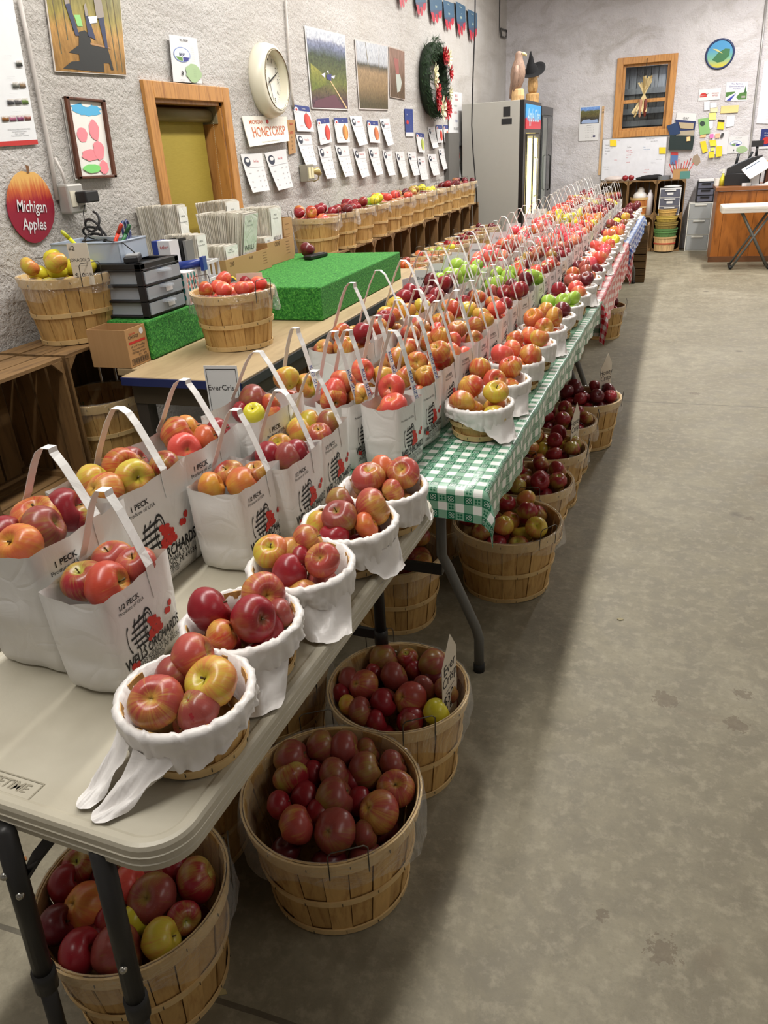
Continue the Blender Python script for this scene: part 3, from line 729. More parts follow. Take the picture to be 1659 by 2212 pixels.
def manual(lst, z, label, group, seed=0, k_=None, box=None, ring=None):
    rr = random.Random(seed)
    for i, (px, py, rp, var, code) in enumerate(lst):
        zz = z+(-.02 if rp < 0 else 0); rp = abs(rp); P = AZ(px, py, zz); dep = float(CAM[2] @ np.array(P-Vector((0, 0, HC))))
        r = rp/FOC*dep
        if box is not None:
            e, W, D = box; c, s = math.cos(e.rotation_euler.z), math.sin(e.rotation_euler.z); dx, dy = P.x-e.location.x, P.y-e.location.y
            lx, ly = dx*c+dy*s, -dx*s+dy*c; mx, my = max(0, W/2-r*.96), max(0, D/2-r*.96); lx = max(-mx, min(mx, lx)); ly = max(-my, min(my, ly))
            P = Vector((e.location.x+lx*c-ly*s, e.location.y+lx*s+ly*c, P.z))
        if ring is not None:
            v = Vector((P.x-ring[0], P.y-ring[1])); m_ = ring[2]-r*1.0-.012
            if v.length > m_: v *= max(m_, 0)/v.length; P = Vector((ring[0]+v.x, ring[1]+v.y, P.z))
        d = Vector(DIRS[code]) + Vector((rr.uniform(-.2, .2), rr.uniform(-.2, .2), 0))
        q = d.to_track_quat('Z', 'Y') @ Euler((0, 0, rr.uniform(0, 6.28))).to_quaternion()
        APPLES.append((tuple(P), r, var, tuple(q.to_euler()), label, group, rr.randrange(3), 10.0))
# bags on the grey table; corner = near edge of the printed face at the mouth
def cz(px, py, kind): return AZ(px, py, TZ+SIZES[kind][2])
GT_R = TA
bags = [('peck', 62, 1205, 'white peck bag cut by the left edge of the photo, nearest of the peck bags', 0.0, 0,
         [(22, 1113, 56, 'honey', 'u'), (140, 1103, 50, 'deep', 's'), (92, 1141, 50, 'dusty', 's'), (45, 1180, 50, 'orange', 'v'), (-22, 1150, 42, 'deep', 's'), (175, 1120, -30, 'mac', 's')]),
        ('half', 224, 1303, 'white half peck bag standing nearest the camera behind the first small basket', 0.06, 1,
         [(233, 1200, 46, 'ever', 'u'), (182, 1256, 50, 'mac', 'u'), (250, 1270, 56, 'honey', 's'), (322, 1226, 46, 'ever', 'u'), (285, 1215, -30, 'ever', 's')]),
        ('peck', 240, 1085, 'white peck bag behind the nearest half peck bag, filled with orange and yellow apples', 0.0, 2,
         [(226, 1005, 43, 'honey', 'r'), (304, 990, 36, 'dusty', 's'), (356, 1006, 33, 'mac', 'u'), (187, 1041, 40, 'jona', 's'), (290, 1033, 43, 'jona', 'r'), (226, 1062, 45, 'honey', 'd')]),
        ('peck', 385, 995, 'white peck bag of orange apples before the dark gap at the table back', 0.0, 0,
         [(380, 940, 40, 'honey', 's'), (434, 913, 32, 'orange', 's'), (450, 951, 33, 'orange', 's'), (398, 973, 38, 'coral', 'r'), (497, 932, 32, 'deep', 's')]),
        ('half', 517, 1066, 'white half peck bag standing alone behind the third small basket', 0.03, 1,
         [(456, 1052, 33, 'orange', 's'), (496, 1024, 33, 'ever', 'u'), (529, 1046, 37, 'orange', 's'), (577, 1026, 32, 'ever', 'u')]),
        ('half', 622, 1012, 'white half peck bag of dark red apples, middle one of three in a row', 0.03, 2,
         [(559, 984, 33, 'deep', 's'), (595, 960, 28, 'jona', 'v'), (621, 991, 35, 'dusty', 's'), (653, 981, 33, 'deep', 's')]),
        ('half', 690, 953, 'white half peck bag, last of the row before the green checked cloth', 0.03, 0,
         [(647, 934, 34, 'jona', 's'), (667, 915, 30, 'jona', 's'), (714, 919, 33, 'dusty', 's'), (711, 942, 28, 'ever', 'u')]),
        ('peck', 557, 912, 'white peck bag beside the EverCrisp card with one yellow apple on top', 0.0, 1,
         [(530, 865, 37, 'dusty', 's'), (549, 893, 24, 'yellow', 'u'), (493, 889, -24, 'deep', 's'), (585, 872, 22, 'honey', 's'), (590, 888, -22, 'coral', 's')])]
for i, (kind, px, py, lab, rz, sd, ap) in enumerate(bags):
    e, W_, D_, H_ = put_bag(kind, cz(px, py, kind), None, lab, 'bags on the grey folding table', sd, GT_R+rz)
    manual(ap, TZ+H_-.012, 'apple filling the '+lab.split(',')[0].replace('white ', '', 1), 'apples in the %s' % ['left edge bag', 'nearest half peck bag', 'orange and yellow peck bag', 'orange peck bag', 'lone half peck bag', 'dark red half peck bag', 'last half peck bag', 'card bag'][i], i, box=(e, W_, D_))
card(Vector((*AZ(500, 925, TZ+.06)[:2], TZ+.002))+Vector((-.02, .02, 0)), .115, .262, .12, [('EverCrisp', 0, .72, .0265)], 'white card reading EverCrisp behind the dark peck bags', M_WHITE, border=True)

# ------------------------------------------------------------------ small baskets with a white carrier bag turned over the rim
t = NT('thin_white_carrier_film'); o = t.obj(); n = t.noise(t.mapping(o, (1, 1, 1.6)), 16, 3, .5, .8)
t.col(lin((230, 226, 222))); t.set(Roughness=.38, Transmission_Weight=0.0); t.b.inputs['Subsurface Weight'].default_value = .0
t.bump(n, .4, .006); M_CARR = t.m
from mathutils import noise as mnoise
def qbag_mesh(R, H, seed):
    rr = random.Random(seed); s1, s2 = rr.uniform(0, 6), rr.uniform(0, 6); mb = MB(); n = 132; vs = []; prof = 13
    for i in range(n):
        a = 2*PI*i/n; w1 = math.sin(a+s1); w2 = math.sin(3*a+s2); w3 = math.sin(17*a+s1)+math.sin(29*a+s2)+.8*math.sin(43*a+s1*2)
        low = H*(.50-.22*w1-.06*w2); rb = R*.86
        for k in range(prof):
            if k < 3: q = k/3; r = R-.011-.008*(1-q)*1; z = H*.35+(H*.62)*q
            elif k == 3: r = R-.0035; z = H+.0055
            elif k == 4: r = R+.0025; z = H+.0055
            else:
                q = (k-5)/(prof-6); z = H+.001-(H+.001-low)*q; r = R*.80+R*.20*(z/H)+.0085+.006*q*(1+w2*.5)+.0013*w3*(.3+q)+.0018*math.sin(q*16+w2*2+a*5)*q
            p = Vector((r*math.cos(a), r*math.sin(a), z)); nz = mnoise.noise(p*42+Vector((seed*3.1, 0, 0)))+.6*mnoise.noise(p*95); kf = .35 if k in (3, 4) else (1.0 if k > 4 else .5)
            p.x += math.cos(a)*nz*.0042*kf; p.y += math.sin(a)*nz*.0042*kf; p.z += .0012*w3*(k in (3, 4))+.003*mnoise.noise(p*30)*kf; vs.append(tuple(p))
    fs = [(i*prof+k, ((i+1) % n)*prof+k, ((i+1) % n)*prof+k+1, i*prof+k+1) for i in range(n) for k in range(prof-1)]
    mb.add(vs, fs, 0, True); return mb.mesh('carrier_bag', M_CARR)
def flap_mesh(R, ang, L, seed, loop=False):
    """gathered corner of the carrier bag that droops from the rim to the table"""
    mb = MB(); n, m = 14, 12; spread = .62 if loop else .75
    for part in ((-.42, .42) if loop else (0,)):
        vs = []; sp = spread*(.6 if loop else 1)
        tip = Vector((R+L, part*.05, .006))
        for i in range(m+1):
            q = i/m
            for j in range(n+1):
                s = j/n-.5; th = part+s*2*sp*(1-.1*q)
                p0 = Vector(((R*.93+.010)*math.cos(th), (R*.93+.010)*math.sin(th), 0)); t_ = tip+Vector((.012*math.cos(s*3)-.012, s*(.034 if loop else .075), 0))
                p = p0.lerp(t_, q**1.15)
                z = .060*(1-q)**1.8+.004+(.0032*math.sin(s*19+seed+q*5)+.004*math.sin(s*9+q*8+seed*2))*(.3+q*(1-q)*4)
                p.z = max(.0025, z+.006*mnoise.noise(p*38)*min(1, q*3)+.003*mnoise.noise(p*90)); p.rotate(Euler((0, 0, ang))); vs.append(p)
        fs = [(i*(n+1)+j, (i+1)*(n+1)+j, (i+1)*(n+1)+j+1, i*(n+1)+j+1) for i in range(m) for j in range(n)]
        mb.add(vs, fs, 0, True)
    return mb.mesh('bag_handle', M_CARR)
QB = {}
def small_basket(loc, label, group, seed=0, flap=None, R=.104, H=.10, rz=0):
    key = (seed % 3, R)
    if key not in QB:
        ps = [p for p in basket_parts(R, H, seed % 3+21, False, handles=False, nst=16) if p[0] != 'rim_hoop']
        QB[key] = ps+[('carrier_bag', qbag_mesh(R, H, seed % 3+5))]
    e = empty('small_basket', loc, rz, label, 'basket', group)
    for nm, me in QB[key]:
        o = bpy.data.objects.new(nm, me); COL.objects.link(o); o.parent = e
    if flap:
        o = bpy.data.objects.new('bag_handle', flap_mesh(R, flap[0]-rz, flap[1], seed+3, flap[2])); COL.objects.link(o); o.parent = e
    return e
QS = [((-.650, .785), (-1.95, .095, True), 0, 'small white lined basket of five apples nearest the camera at the table corner',
       [(338, 1517, 60, 'ever', 'v'), (458, 1475, 60, 'jona', 'v'), (420, 1413, 55, 'ever', 's'), (425, 1542, -40, 'deep', 's'), (375, 1460, -44, 'dusty', 's')]),
      ((-.662, .992), (-.95, .055, False), 1, 'small white lined basket of crimson apples, second from the camera',
       [(452, 1318, 53, 'deep', 's'), (546, 1336, 52, 'deep', 'r'), (569, 1284, 50, 'ever', 'r'), (478, 1374, -38, 'honey', 's'), (605, 1325, -32, 'dusty', 's')]),
      ((-.640, 1.205), (-.75, .055, False), 2, 'small white lined basket with one yellow topped apple, third from the camera',
       [(585, 1192, 39, 'jona', 'u'), (665, 1168, 38, 'ever', 's'), (697, 1211, 39, 'ever', 'v'), (625, 1236, -40, 'deep', 's'), (648, 1208, -30, 'deep', 's')]),
      ((-.613, 1.413), (-.3, .03, False), 0, 'small white lined basket of brownish apples, fourth from the camera',
       [(726, 1076, 35, 'dusty', 's'), (734, 1118, 40, 'dusty', 'u'), (804, 1096, 43, 'ever', 's'), (688, 1132, -30, 'jona', 's'), (790, 1135, -30, 'orange', 's')]),
      ((-.602, 1.615), (.6, .02, False), 1, 'small white lined basket at the far right corner of the grey table',
       [(796, 1033, 37, 'ever', 'u'), (826, 997, 33, 'orange', 's'), (873, 1022, 37, 'ever', 'v'), (848, 1060, -27, 'ever', 's'), (780, 1050, -25, 'dusty', 's')])]
for i, ((x, y), fl, sd, lab, ap) in enumerate(QS):
    small_basket((x, y, TZ+.001), lab, 'small baskets on the grey table', sd, fl, rz=i*.7)
    manual(ap, TZ+.118, 'apple in the '+lab.split(',')[0].split(' at ')[0].split(' nearest')[0], 'apples in %s small basket' % ('the nearest', 'the second', 'the third', 'the fourth', 'the fifth')[i], 20+i, ring=(x, y, .118))
    fill_round((x, y, TZ), .108, .10, 4, .036, pick('deep', 'dusty', 'ever'), 'apple in the '+lab.split(',')[0].split(' at ')[0].split(' nearest')[0], 'apples in %s small basket' % ('the nearest', 'the second', 'the third', 'the fourth', 'the fifth')[i], 300+i, .055, .6)

# ------------------------------------------------------------------ baskets on the floor
fb = [((-.603, 1.153), .205, .275, 0, 'full sized basket of dusky apples on the floor, nearest one standing clear of the table',
       [(627, 1638, 38, 'dusty', 's'), (629, 1682, 36, 'mac', 't'), (694, 1615, 33, 'dusty', 's'), (743, 1617, 35, 'dusty', 's'), (797, 1619, -26, 'dusty', 's'), (789, 1666, 38, 'dusty', 's'), (849, 1653, 30, 'dusty', 's'), (855, 1705, 37, 'ever', 'u'), (724, 1675, 36, 'dusty', 's'), (722, 1725, 40, 'dusty', 's'), (677, 1673, -27, 'deep', 's'), (660, 1724, -32, 'deep', 's'), (603, 1740, 29, 'deep', 's'), (640, 1783, 39, 'ever', 's'), (722, 1795, 43, 'dusty', 'e'), (778, 1733, -30, 'deep', 's'), (817, 1753, 42, 'ever', 'e'), (788, 1803, -28, 'dusty', 's'), (690, 1760, -30, 'deep', 's'), (760, 1690, -28, 'deep', 's')]),
      ((-.569, 1.548), .190, .275, 1, 'basket of dusky apples on the floor with a handwritten card at its right rim',
       [(827, 1421, 30, 'dusty', 's'), (881, 1423, 21, 'mac', 'u'), (937, 1436, 32, 'dusty', 's'), (808, 1454, -20, 'deep', 's'), (755, 1469, 26, 'dusty', 's'), (784, 1481, 31, 'ever', 'e'), (851, 1462, 30, 'dusty', 's'), (827, 1518, 28, 'deep', 's'), (885, 1510, 34, 'ever', 'e'), (915, 1488, 26, 'dusty', 's'), (962, 1492, 27, 'dusty', 's'), (752, 1524, 22, 'jona', 's'), (778, 1537, 28, 'dusty', 's'), (942, 1540, 28, 'yellow', 's'), (886, 1562, -24, 'dusty', 's'), (892, 1447, -20, 'deep', 's'), (812, 1560, -24, 'deep', 's'), (735, 1498, -20, 'deep', 's')]),
      ((-.897, .802), .190, .275, 2, 'basket of large apples standing under the near corner of the grey table',
       [(119, 1911, 38, 'deep', 's'), (174, 1873, 36, 'mac', 'u'), (183, 1958, 46, 'orange', 'e'), (278, 1911, 36, 'coral', 's'), (331, 1940, 47, 'dusty', 'v'), (423, 1902, 43, 'mac', 's'), (116, 2001, 38, 'dark', 's'), (172, 2055, 43, 'deep', 's'), (250, 2055, 50, 'dusty', 's'), (347, 2030, 40, 'jona', 's'), (396, 1982, 33, 'mac', 'r'), (290, 1990, -32, 'yellow', 's'), (378, 1880, -30, 'deep', 's'), (235, 1990, -34, 'deep', 's'), (230, 1900, -34, 'dark', 's')])]
for i, ((x, y), R, H, sd, lab, ap) in enumerate(fb):
    basket((x, y, .001), R, H, lab, 'baskets on the floor along the aisle', sd, [2.0, 1.2, .35][i])
    ap = [(a_, b_, c_*1.12, d_, e_) for a_, b_, c_, d_, e_ in ap]
    manual(ap, .262, 'apple in the '+lab.split(' on the floor')[0].split(' standing')[0], ['apples in the nearest aisle basket', 'apples in the carded aisle basket', 'apples in the basket under the near corner'][i], 30+i, ring=(x, y, R+.012))
    fill_round((x, y, .001), R-.01, H, 11, .039, pick('deep', 'dusty', 'dark'), 'apple in the '+lab.split(' on the floor')[0].split(' standing')[0], ['apples in the nearest aisle basket', 'apples in the carded aisle basket', 'apples in the basket under the near corner'][i], 90+i, .085, .45)
def bfill(x, y, R, H, n, varf, lab, grp, sd, lab2, z=0.001, group='baskets on the floor along the aisle', rz=None, film=True, r=.040, depth=.035):
    e = basket((x, y, z), R, H, lab, group, sd, rz, film)
    fill_round((x, y, z), R, H, n+2, r, varf, lab2, grp, sd+50, depth)
    return e
bfill(-.469, 2.608, .205, .275, 20, pick('mac', 'mac', 'jona', 'deep'), 'basket of red and green apples below the hanging corner of the green checked cloth', 'apples below the cloth corner', 0, 'apple in the floor basket below the green cloth corner', rz=2.4)
bfill(-.455, 3.02, .19, .275, 18, pick('mac', 'mac', 'deep', 'deep', 'mac', 'yellow'), 'second floor basket beyond the grey table leg, packed with red apples', 'apples in the second basket beyond the leg', 1, 'apple in the second floor basket beyond the table leg', rz=.8)
bfill(-.425, 3.42, .18, .275, 16, pick('deep', 'dark', 'deep', 'jona', 'mac'), 'floor basket holding the tilted card for the red apples, third beyond the table leg', 'apples in the third basket beyond the leg', 2, 'apple in the third floor basket beyond the table leg', rz=2.9)
bfill(-.405, 3.82, .17, .275, 14, pick('mac', 'mac', 'deep'), 'floor basket with green cheeked apples between the two carded baskets', 'apples between the carded baskets', 0, 'apple in the floor basket between the two carded ones')
bfill(-.325, 4.24, .19, .275, 18, pick('deep', 'dark', 'dark'), 'floor basket of maroon apples furthest along the green cloth', 'maroon apples in the far floor basket', 1, 'maroon apple in the furthest floor basket by the green cloth', rz=2.2)
bfill(-.84, 2.80, .165, .275, 12, pick('deep', 'dark', 'mac'), 'shaded floor basket under the display table behind the bent grey leg', 'apples behind the bent leg', 2, 'apple in the shaded basket behind the bent leg')
bfill(-.83, 2.28, .185, .27, 10, pick('mac', 'ever'), 'floor basket under the far end of the grey table with its liner hanging out', 'apples under the far end of the table', 0, 'apple in the basket under the grey table end', rz=1.2)
bfill(-.985, 1.55, .19, .275, 14, pick('deep', 'deep', 'honey'), 'basket under the grey table behind the carded floor basket', 'apples under the middle of the table', 1, 'apple in the basket under the middle of the grey table')
bfill(-1.02, 1.14, .185, .27, 6, pick('deep'), 'basket under the grey table beside the nearest full aisle basket', 'apples hidden under the table', 2, 'apple in the shaded basket beside the nearest aisle basket')
bfill(-.42, 6.9, .17, .27, 10, pick('deep', 'dark'), 'lone floor basket below the red checked cloth', 'apples below the red cloth', 0, 'dark apple in the lone basket below the red cloth')
card(AZ(972, 1552, .20), .10, .27, 1.45, [('Ever', 0, .66, .045), ('Crisp', 0, .52, .045), ('____', 0, .44, .03), ('$30', -.1, .30, .045), ('1 Bu', 0, .18, .03)], 'tall handwritten price card in the carded floor basket nearest the camera', None, tip=True)
card(AZ(1238, 990, .20), .10, .28, 1.3, [('Honey', 0, .66, .042), ('Crisp', 0, .54, .042), ('____', 0, .47, .03), ('$30', 0, .34, .042), ('1 Bu', 0, .22, .03)], 'tilted handwritten price card in the third floor basket beyond the leg', None, tip=True)
card(AZ(1304, 868, .22), .10, .28, 1.0, [('Honey', 0, .62, .042), ('Crisp', 0, .50, .042), ('$28', 0, .33, .04)], 'handwritten price card in the furthest floor basket of maroon apples', None, tip=True)
# ------------------------------------------------------------------ long display tables under checked cloths
def gingham(name, dark, midc, light, flower=True):
    t = NT(name); a = t.node('ShaderNodeAttribute', attribute_name='cl').outputs['Vector']
    s = t.node('ShaderNodeSeparateXYZ', {0: a}); q = 1/.0262
    u = t.math('MULTIPLY', s.outputs[0], q); v = t.math('MULTIPLY', s.outputs[1], q)
    bu = t.math('LESS_THAN', t.math('FLOORED_MODULO', u, 2.0), 1.0); bv = t.math('LESS_THAN', t.math('FLOORED_MODULO', v, 2.0), 1.0)
    sm = t.math('ADD', bu, bv)
    c = t.mix(t.math('MINIMUM', sm, 1.0), lin(light), lin(midc)); c = t.mix(t.math('GREATER_THAN', sm, 1.5), c, lin(dark))
    if flower:
        fu = t.math('ABSOLUTE', t.math('SUBTRACT', t.math('FRACT', u), .5)); fv = t.math('ABSOLUTE', t.math('SUBTRACT', t.math('FRACT', v), .5))
        du = t.math('SUBTRACT', fu, .17); dv = t.math('SUBTRACT', fv, .17)
        d = t.math('SQRT', t.math('ADD', t.math('MULTIPLY', du, du), t.math('MULTIPLY', dv, dv)))
        pet = t.math('LESS_THAN', d, .13); rim = t.math('SUBTRACT', t.math('LESS_THAN', d, .155), t.math('LESS_THAN', d, .115))
        one = t.math('COMPARE', sm, 1.0, .1); two = t.math('GREATER_THAN', sm, 1.5)
        odd = t.math('LESS_THAN', t.math('FLOORED_MODULO', t.math('ADD', t.math('FLOOR', t.math('MULTIPLY', u, .5)), t.math('FLOOR', t.math('MULTIPLY', v, .5))), 2.0), 1.0)
        c = t.mix(t.math('MULTIPLY', t.math('MULTIPLY', one, odd), pet), c, lin(dark))
        c = t.mix(t.math('MULTIPLY', two, t.math('MAXIMUM', rim, 0)), c, lin((222, 232, 224)))
    t.col(c); t.set(Roughness=.28); t.bump(t.noise(t.obj(), 14, 3), .15, .006); return t.m
M_GG = gingham('green_checked_vinyl', (18, 104, 72), (128, 172, 146), (236, 238, 232))
M_GR = gingham('red_checked_vinyl', (196, 34, 46), (226, 138, 144), (244, 236, 234), False)
M_GB = gingham('blue_checked_vinyl', (36, 84, 172), (142, 172, 218), (236, 240, 246), False)
def cloth(P0, P1, wid, ov, z, mat, name, label, over_l=.05, seed=0):
    """ov = (right drop near, right drop far, front drop, back drop)"""
    P0 = Vector(P0); P1 = Vector(P1); L = (P1-P0).length; yv = (P1-P0)/L; xv = Vector((yv.y, -yv.x))
    us = [-over_l+.0] + [wid*k/14 for k in range(15)]; us = [-wid-over_l]+[-wid+wid*k/14 for k in range(15)]
    nr, ny = 9, int(L/.035); vs = []; cl = []
    umax = max(ov[0], ov[1])
    U = us+[umax*(k+1)/nr for k in range(nr)]
    V = [-ov[2]*(1-k/7) for k in range(7)]+[L*k/ny for k in range(ny+1)]+[L+ov[3]*(k+1)/7 for k in range(7)]
    V = [v for v in V]
    for j, v in enumerate(V):
        k = min(1, max(0, v/L)); sc_u = (ov[0]+(ov[1]-ov[0])*k)/umax
        for i, u in enumerate(U):
            uu = u*sc_u if u > 0 else u
            eu = max(0, uu); el = max(0, -wid-u); ev = max(0, -v, v-L); sg = -1 if v < 0 else 1
            cu = min(max(u, -wid), 0); cv = min(max(v, 0), L)
            dz = 0; ox = oy = 0
            if eu or ev or el:
                rr_ = math.hypot(eu+el, ev); dz = -max(0, rr_-.006)
                wav = .007*math.sin(v*17+seed)+.005*math.sin(v*41+seed*2); wv2 = .008*math.sin(u*19+seed)
                f = min(1, rr_/.08)
                if eu: ox += (.010+wav*f)*min(1, eu/.01)
                if el: ox -= .008
                if ev: oy += sg*(.010+wv2*f)*min(1, ev/.01)
                if eu and ev:
                    an = math.atan2(ev, eu); fold = math.sin(an*2)**2
                    ox += .035*fold*f; oy += sg*.02*fold*f
            x, y = P0.x+xv.x*(cu+ox)+yv.x*(cv+oy), P0.y+xv.y*(cu+ox)+yv.y*(cv+oy)
            vs.append((x, y, z+dz+.0008*math.sin(u*50)*math.sin(v*23))); cl.append((uu, v, 0))
    W_ = len(U); fs = [(j*W_+i, j*W_+i+1, (j+1)*W_+i+1, (j+1)*W_+i) for j in range(len(V)-1) for i in range(W_-1)]
    mb = MB(); mb.add(vs, fs, 0, True); me = mb.mesh(name, mat)
    a = me.attributes.new('cl', 'FLOAT_VECTOR', 'POINT'); a.data.foreach_set('vector', np.array(cl, dtype=np.float32).ravel())
    o = bpy.data.objects.new(name, me); COL.objects.link(o); tag(o, label, 'tablecloth', 'checked tablecloths'); return o
EP = [(-.408, 1.875), (-.312, 4.60), (-.285, 7.30), (-.235, 9.75)]
def edge_x(y):
    for (x0, y0), (x1, y1) in zip(EP, EP[1:]):
        if y <= y1 or (x1, y1) == EP[-1]: return x0+(x1-x0)*(y-y0)/(y1-y0)
def display_table(P0, P1, label):
    P0 = Vector((*P0, 0)); P1 = Vector((*P1, 0)); L = (P1-P0).length; a = -math.atan2(P1.x-P0.x, P1.y-P0.y)
    e = empty('display_table', P0, a, label, 'table', 'display tables'); mb = MB(); slab_top(mb, -.76, .004, 0, L-.004, TZ-.009, .045, .03); mb.build('tabletop', M_TBL, e)
    for y, s in ((.12, 1), (L-.14, -1)):
        for x, sx in ((-.16, 1), (-.60, -1)):
            mb = MB(); mb.tube([(x, y, TZ-.05), (x, y, .44), (x+sx*.02, y, .40), (x+sx*.105, y+.02, .17), (x+sx*.115, y+.02, .13), (x+sx*.115, y+.02, 0)], .0165, 14)
            mb.tube([(x+sx*.115, y+.02, .03), (x+sx*.115, y+.02, 0)], .019, 12, 1); mb.build('leg', [M_LEGG, M_RUB], e)
        mb = MB(); mb.band([(-.60, y, .385), (-.16, y, .385)], .035, .012, (0, 0, 1)); mb.build('brace', M_LEG, e)
    return e
display_table(EP[0], EP[1], 'long folding table under the green checked cloth with bent grey legs')
display_table(EP[1], EP[2], 'long folding table hidden under the red checked cloth')
display_table(EP[2], EP[3], 'long folding table hidden under the blue checked cloth')
cloth((EP[0][0]+.005, EP[0][1]-.005), (EP[1][0]+.005, EP[1][1]+.03), .79, (.135, .10, .105, .22), TZ-.004, M_GG, 'green_checked_cloth', 'green and white checked vinyl cloth with a corner hanging over the floor basket', seed=1)
cloth((EP[1][0]+.005, EP[1][1]+.0), (EP[2][0]+.005, EP[2][1]+.02), .79, (.24, .24, .10, .30), TZ-.0005, M_GR, 'red_checked_cloth', 'red and white checked cloth on the middle of the display row', seed=3)
cloth((EP[2][0]+.005, EP[2][1]+.0), (EP[3][0]+.005, EP[3][1]+.0), .79, (.20, .20, .08, .16), TZ+.0015, M_GB, 'blue_checked_cloth', 'blue and white checked cloth at the far end of the display row', seed=5)
# what fills the bags and baskets, by distance along the row
def var_at(y, col):
    T = [(2.45, ('honey', 'coral')), (3.0, ('honey', 'ever', 'coral')), (3.35, ('honey', 'jona', 'coral')), (3.62, ('deep', 'honey')), (3.85, ('russet', 'dark')),
         (4.15, ('green',)), (4.5, ('coral', 'mac')), (4.8, ('dark', 'mac', 'russet')), (5.3, ('russet', 'russet', 'deep')), (5.9, ('pink', 'coral')), (6.4, ('coral', 'pink')), (6.75, ('honey', 'coral')),
         (7.0, ('yellow',)), (7.5, ('orange', 'coral')), (8.1, ('coral', 'deep')), (8.6, ('dark', 'russet')), (9.0, ('mac', 'yellow')), (20, ('dark', 'deep'))]
    y += (-.25, 0, .1, -.1)[col]
    if col == 3:
        T = [(2.75, ('honey', 'ever', 'deep')), (3.0, ('orange', 'jona')), (3.3, ('deep',)), (3.6, ('dark', 'deep')), (4.1, ('green', 'green')), (4.6, ('pink', 'pink')), (5.2, ('russet', 'coral'))]+T[10:]
    for lim, v in T:
        if y < lim: return v
WORD = ['first', 'second', 'third', 'fourth', 'fifth', 'sixth', 'seventh', 'eighth', 'ninth', 'tenth', 'eleventh', 'twelfth', 'thirteenth', 'fourteenth', 'fifteenth', 'sixteenth', 'seventeenth', 'eighteenth', 'nineteenth', 'twentieth', 'twenty-first', 'twenty-second', 'twenty-third', 'twenty-fourth', 'twenty-fifth', 'twenty-sixth', 'twenty-seventh', 'twenty-eighth', 'twenty-ninth', 'thirtieth', 'thirty-first', 'thirty-second', 'thirty-third', 'thirty-fourth', 'thirty-fifth', 'thirty-sixth', 'thirty-seventh', 'thirty-eighth']
VN = dict(honey='red and yellow', coral='coral red', ever='rosy', jona='yellow blushed', deep='deep red', russet='russet red', dark='maroon', green='green', mac='red and green', pink='pink', yellow='yellow', orange='orange', dusty='dusky')
CLN = lambda y: 'green' if y < 4.6 else ('red' if y < 7.3 else 'blue')
rr = random.Random(5)
def ranks(ys): return {k: i for i, k in enumerate(sorted(ys))}
ROWS = ((1, -.300, 'half', 'aisle side bag row'), (2, -.437, 'half', 'middle bag row'), (3, -.610, 'peck', 'wall side bag row'))
for col, off, kind, rown in ROWS:
    y = {1: 2.0, 2: 2.0, 3: 2.43}[col]; cnt = {}; step = .2 if kind == 'half' else .262
    while y < 9.55:
        kd = 'kid' if (kind == 'half' and y < 2.3) else kind
        vv = var_at(y, col); cl_ = CLN(y); cnt[cl_] = cnt.get(cl_, 0)+1; x = edge_x(y)+off+rr.uniform(-.008, .008)
        rz = TA+rr.uniform(-.10, .10)-(.22 if kd == 'kid' else 0)
        lab = '%s bag of %s apples, %s in the %s, %s cloth' % ({'kid': 'narrow', 'half': 'white', 'peck': 'wide'}[kd], VN[vv[0]], WORD[cnt[cl_]-1], rown, cl_)
        e, W_, D_, H_ = put_bag(kd if kd == 'kid' else kd+'2', None, (x, y), lab, 'bags in the %s on the %s cloth' % (rown, cl_), rr.randrange(3), rz)
        n = {'kid': 3, 'half': 5, 'peck': 8}[kd]
        if y > 6.5: n -= 1
        bag_fill(e, W_, D_, H_, n, .0385, pick(*vv), 'apple in the %s bag of the %s, %s cloth' % (WORD[cnt[cl_]-1], rown, cl_), '%s apples, %s bag, %s, %s cloth' % (VN[vv[0]], WORD[cnt[cl_]-1], rown, cl_), rr.randrange(9999), .045 if kd != 'peck' else .04)
        y += (.205 if kd == 'kid' else step)+rr.uniform(-.004, .006)
# extra kid bags between the grey and the green table
for i, (x, y) in enumerate(((-.885, 1.985), (-1.02, 2.015))):
    e, W_, D_, H_ = put_bag('kid', None, (x, y), ['narrow white bag with red apples behind the half peck bags', 'narrow white bag with tall strap left of the other narrow bags'][i], 'narrow bags at the near end of the green cloth', i, TA-.1)
    bag_fill(e, W_, D_, H_, 3, .038, pick('honey', 'coral', 'jona'), 'apple in the '+['narrow bag behind the half peck bags', 'narrow bag with the tall strap'][i], 'apples in the %s extra narrow bag' % WORD[i], 77+i, .03)
y = 2.31; cnt = {}; i = 0
BV = [('honey', 'jona'), ('honey', 'coral'), ('coral', 'honey'), ('honey', 'coral', 'jona'), ('honey', 'orange'), ('dark', 'deep', 'honey'), ('green',), ('coral', 'deep'), ('russet', 'dark'), ('russet', 'honey'), ('dark', 'russet'), ('coral', 'pink'), ('pink',), ('pink', 'coral'), ('coral', 'honey'), ('yellow',), ('coral', 'orange'), ('deep', 'coral'), ('coral', 'orange'), ('dusty', 'dark'), ('dark', 'dusty'), ('yellow', 'jona'), ('dark',), ('dark', 'deep'), ('dark',), ('dark',)]
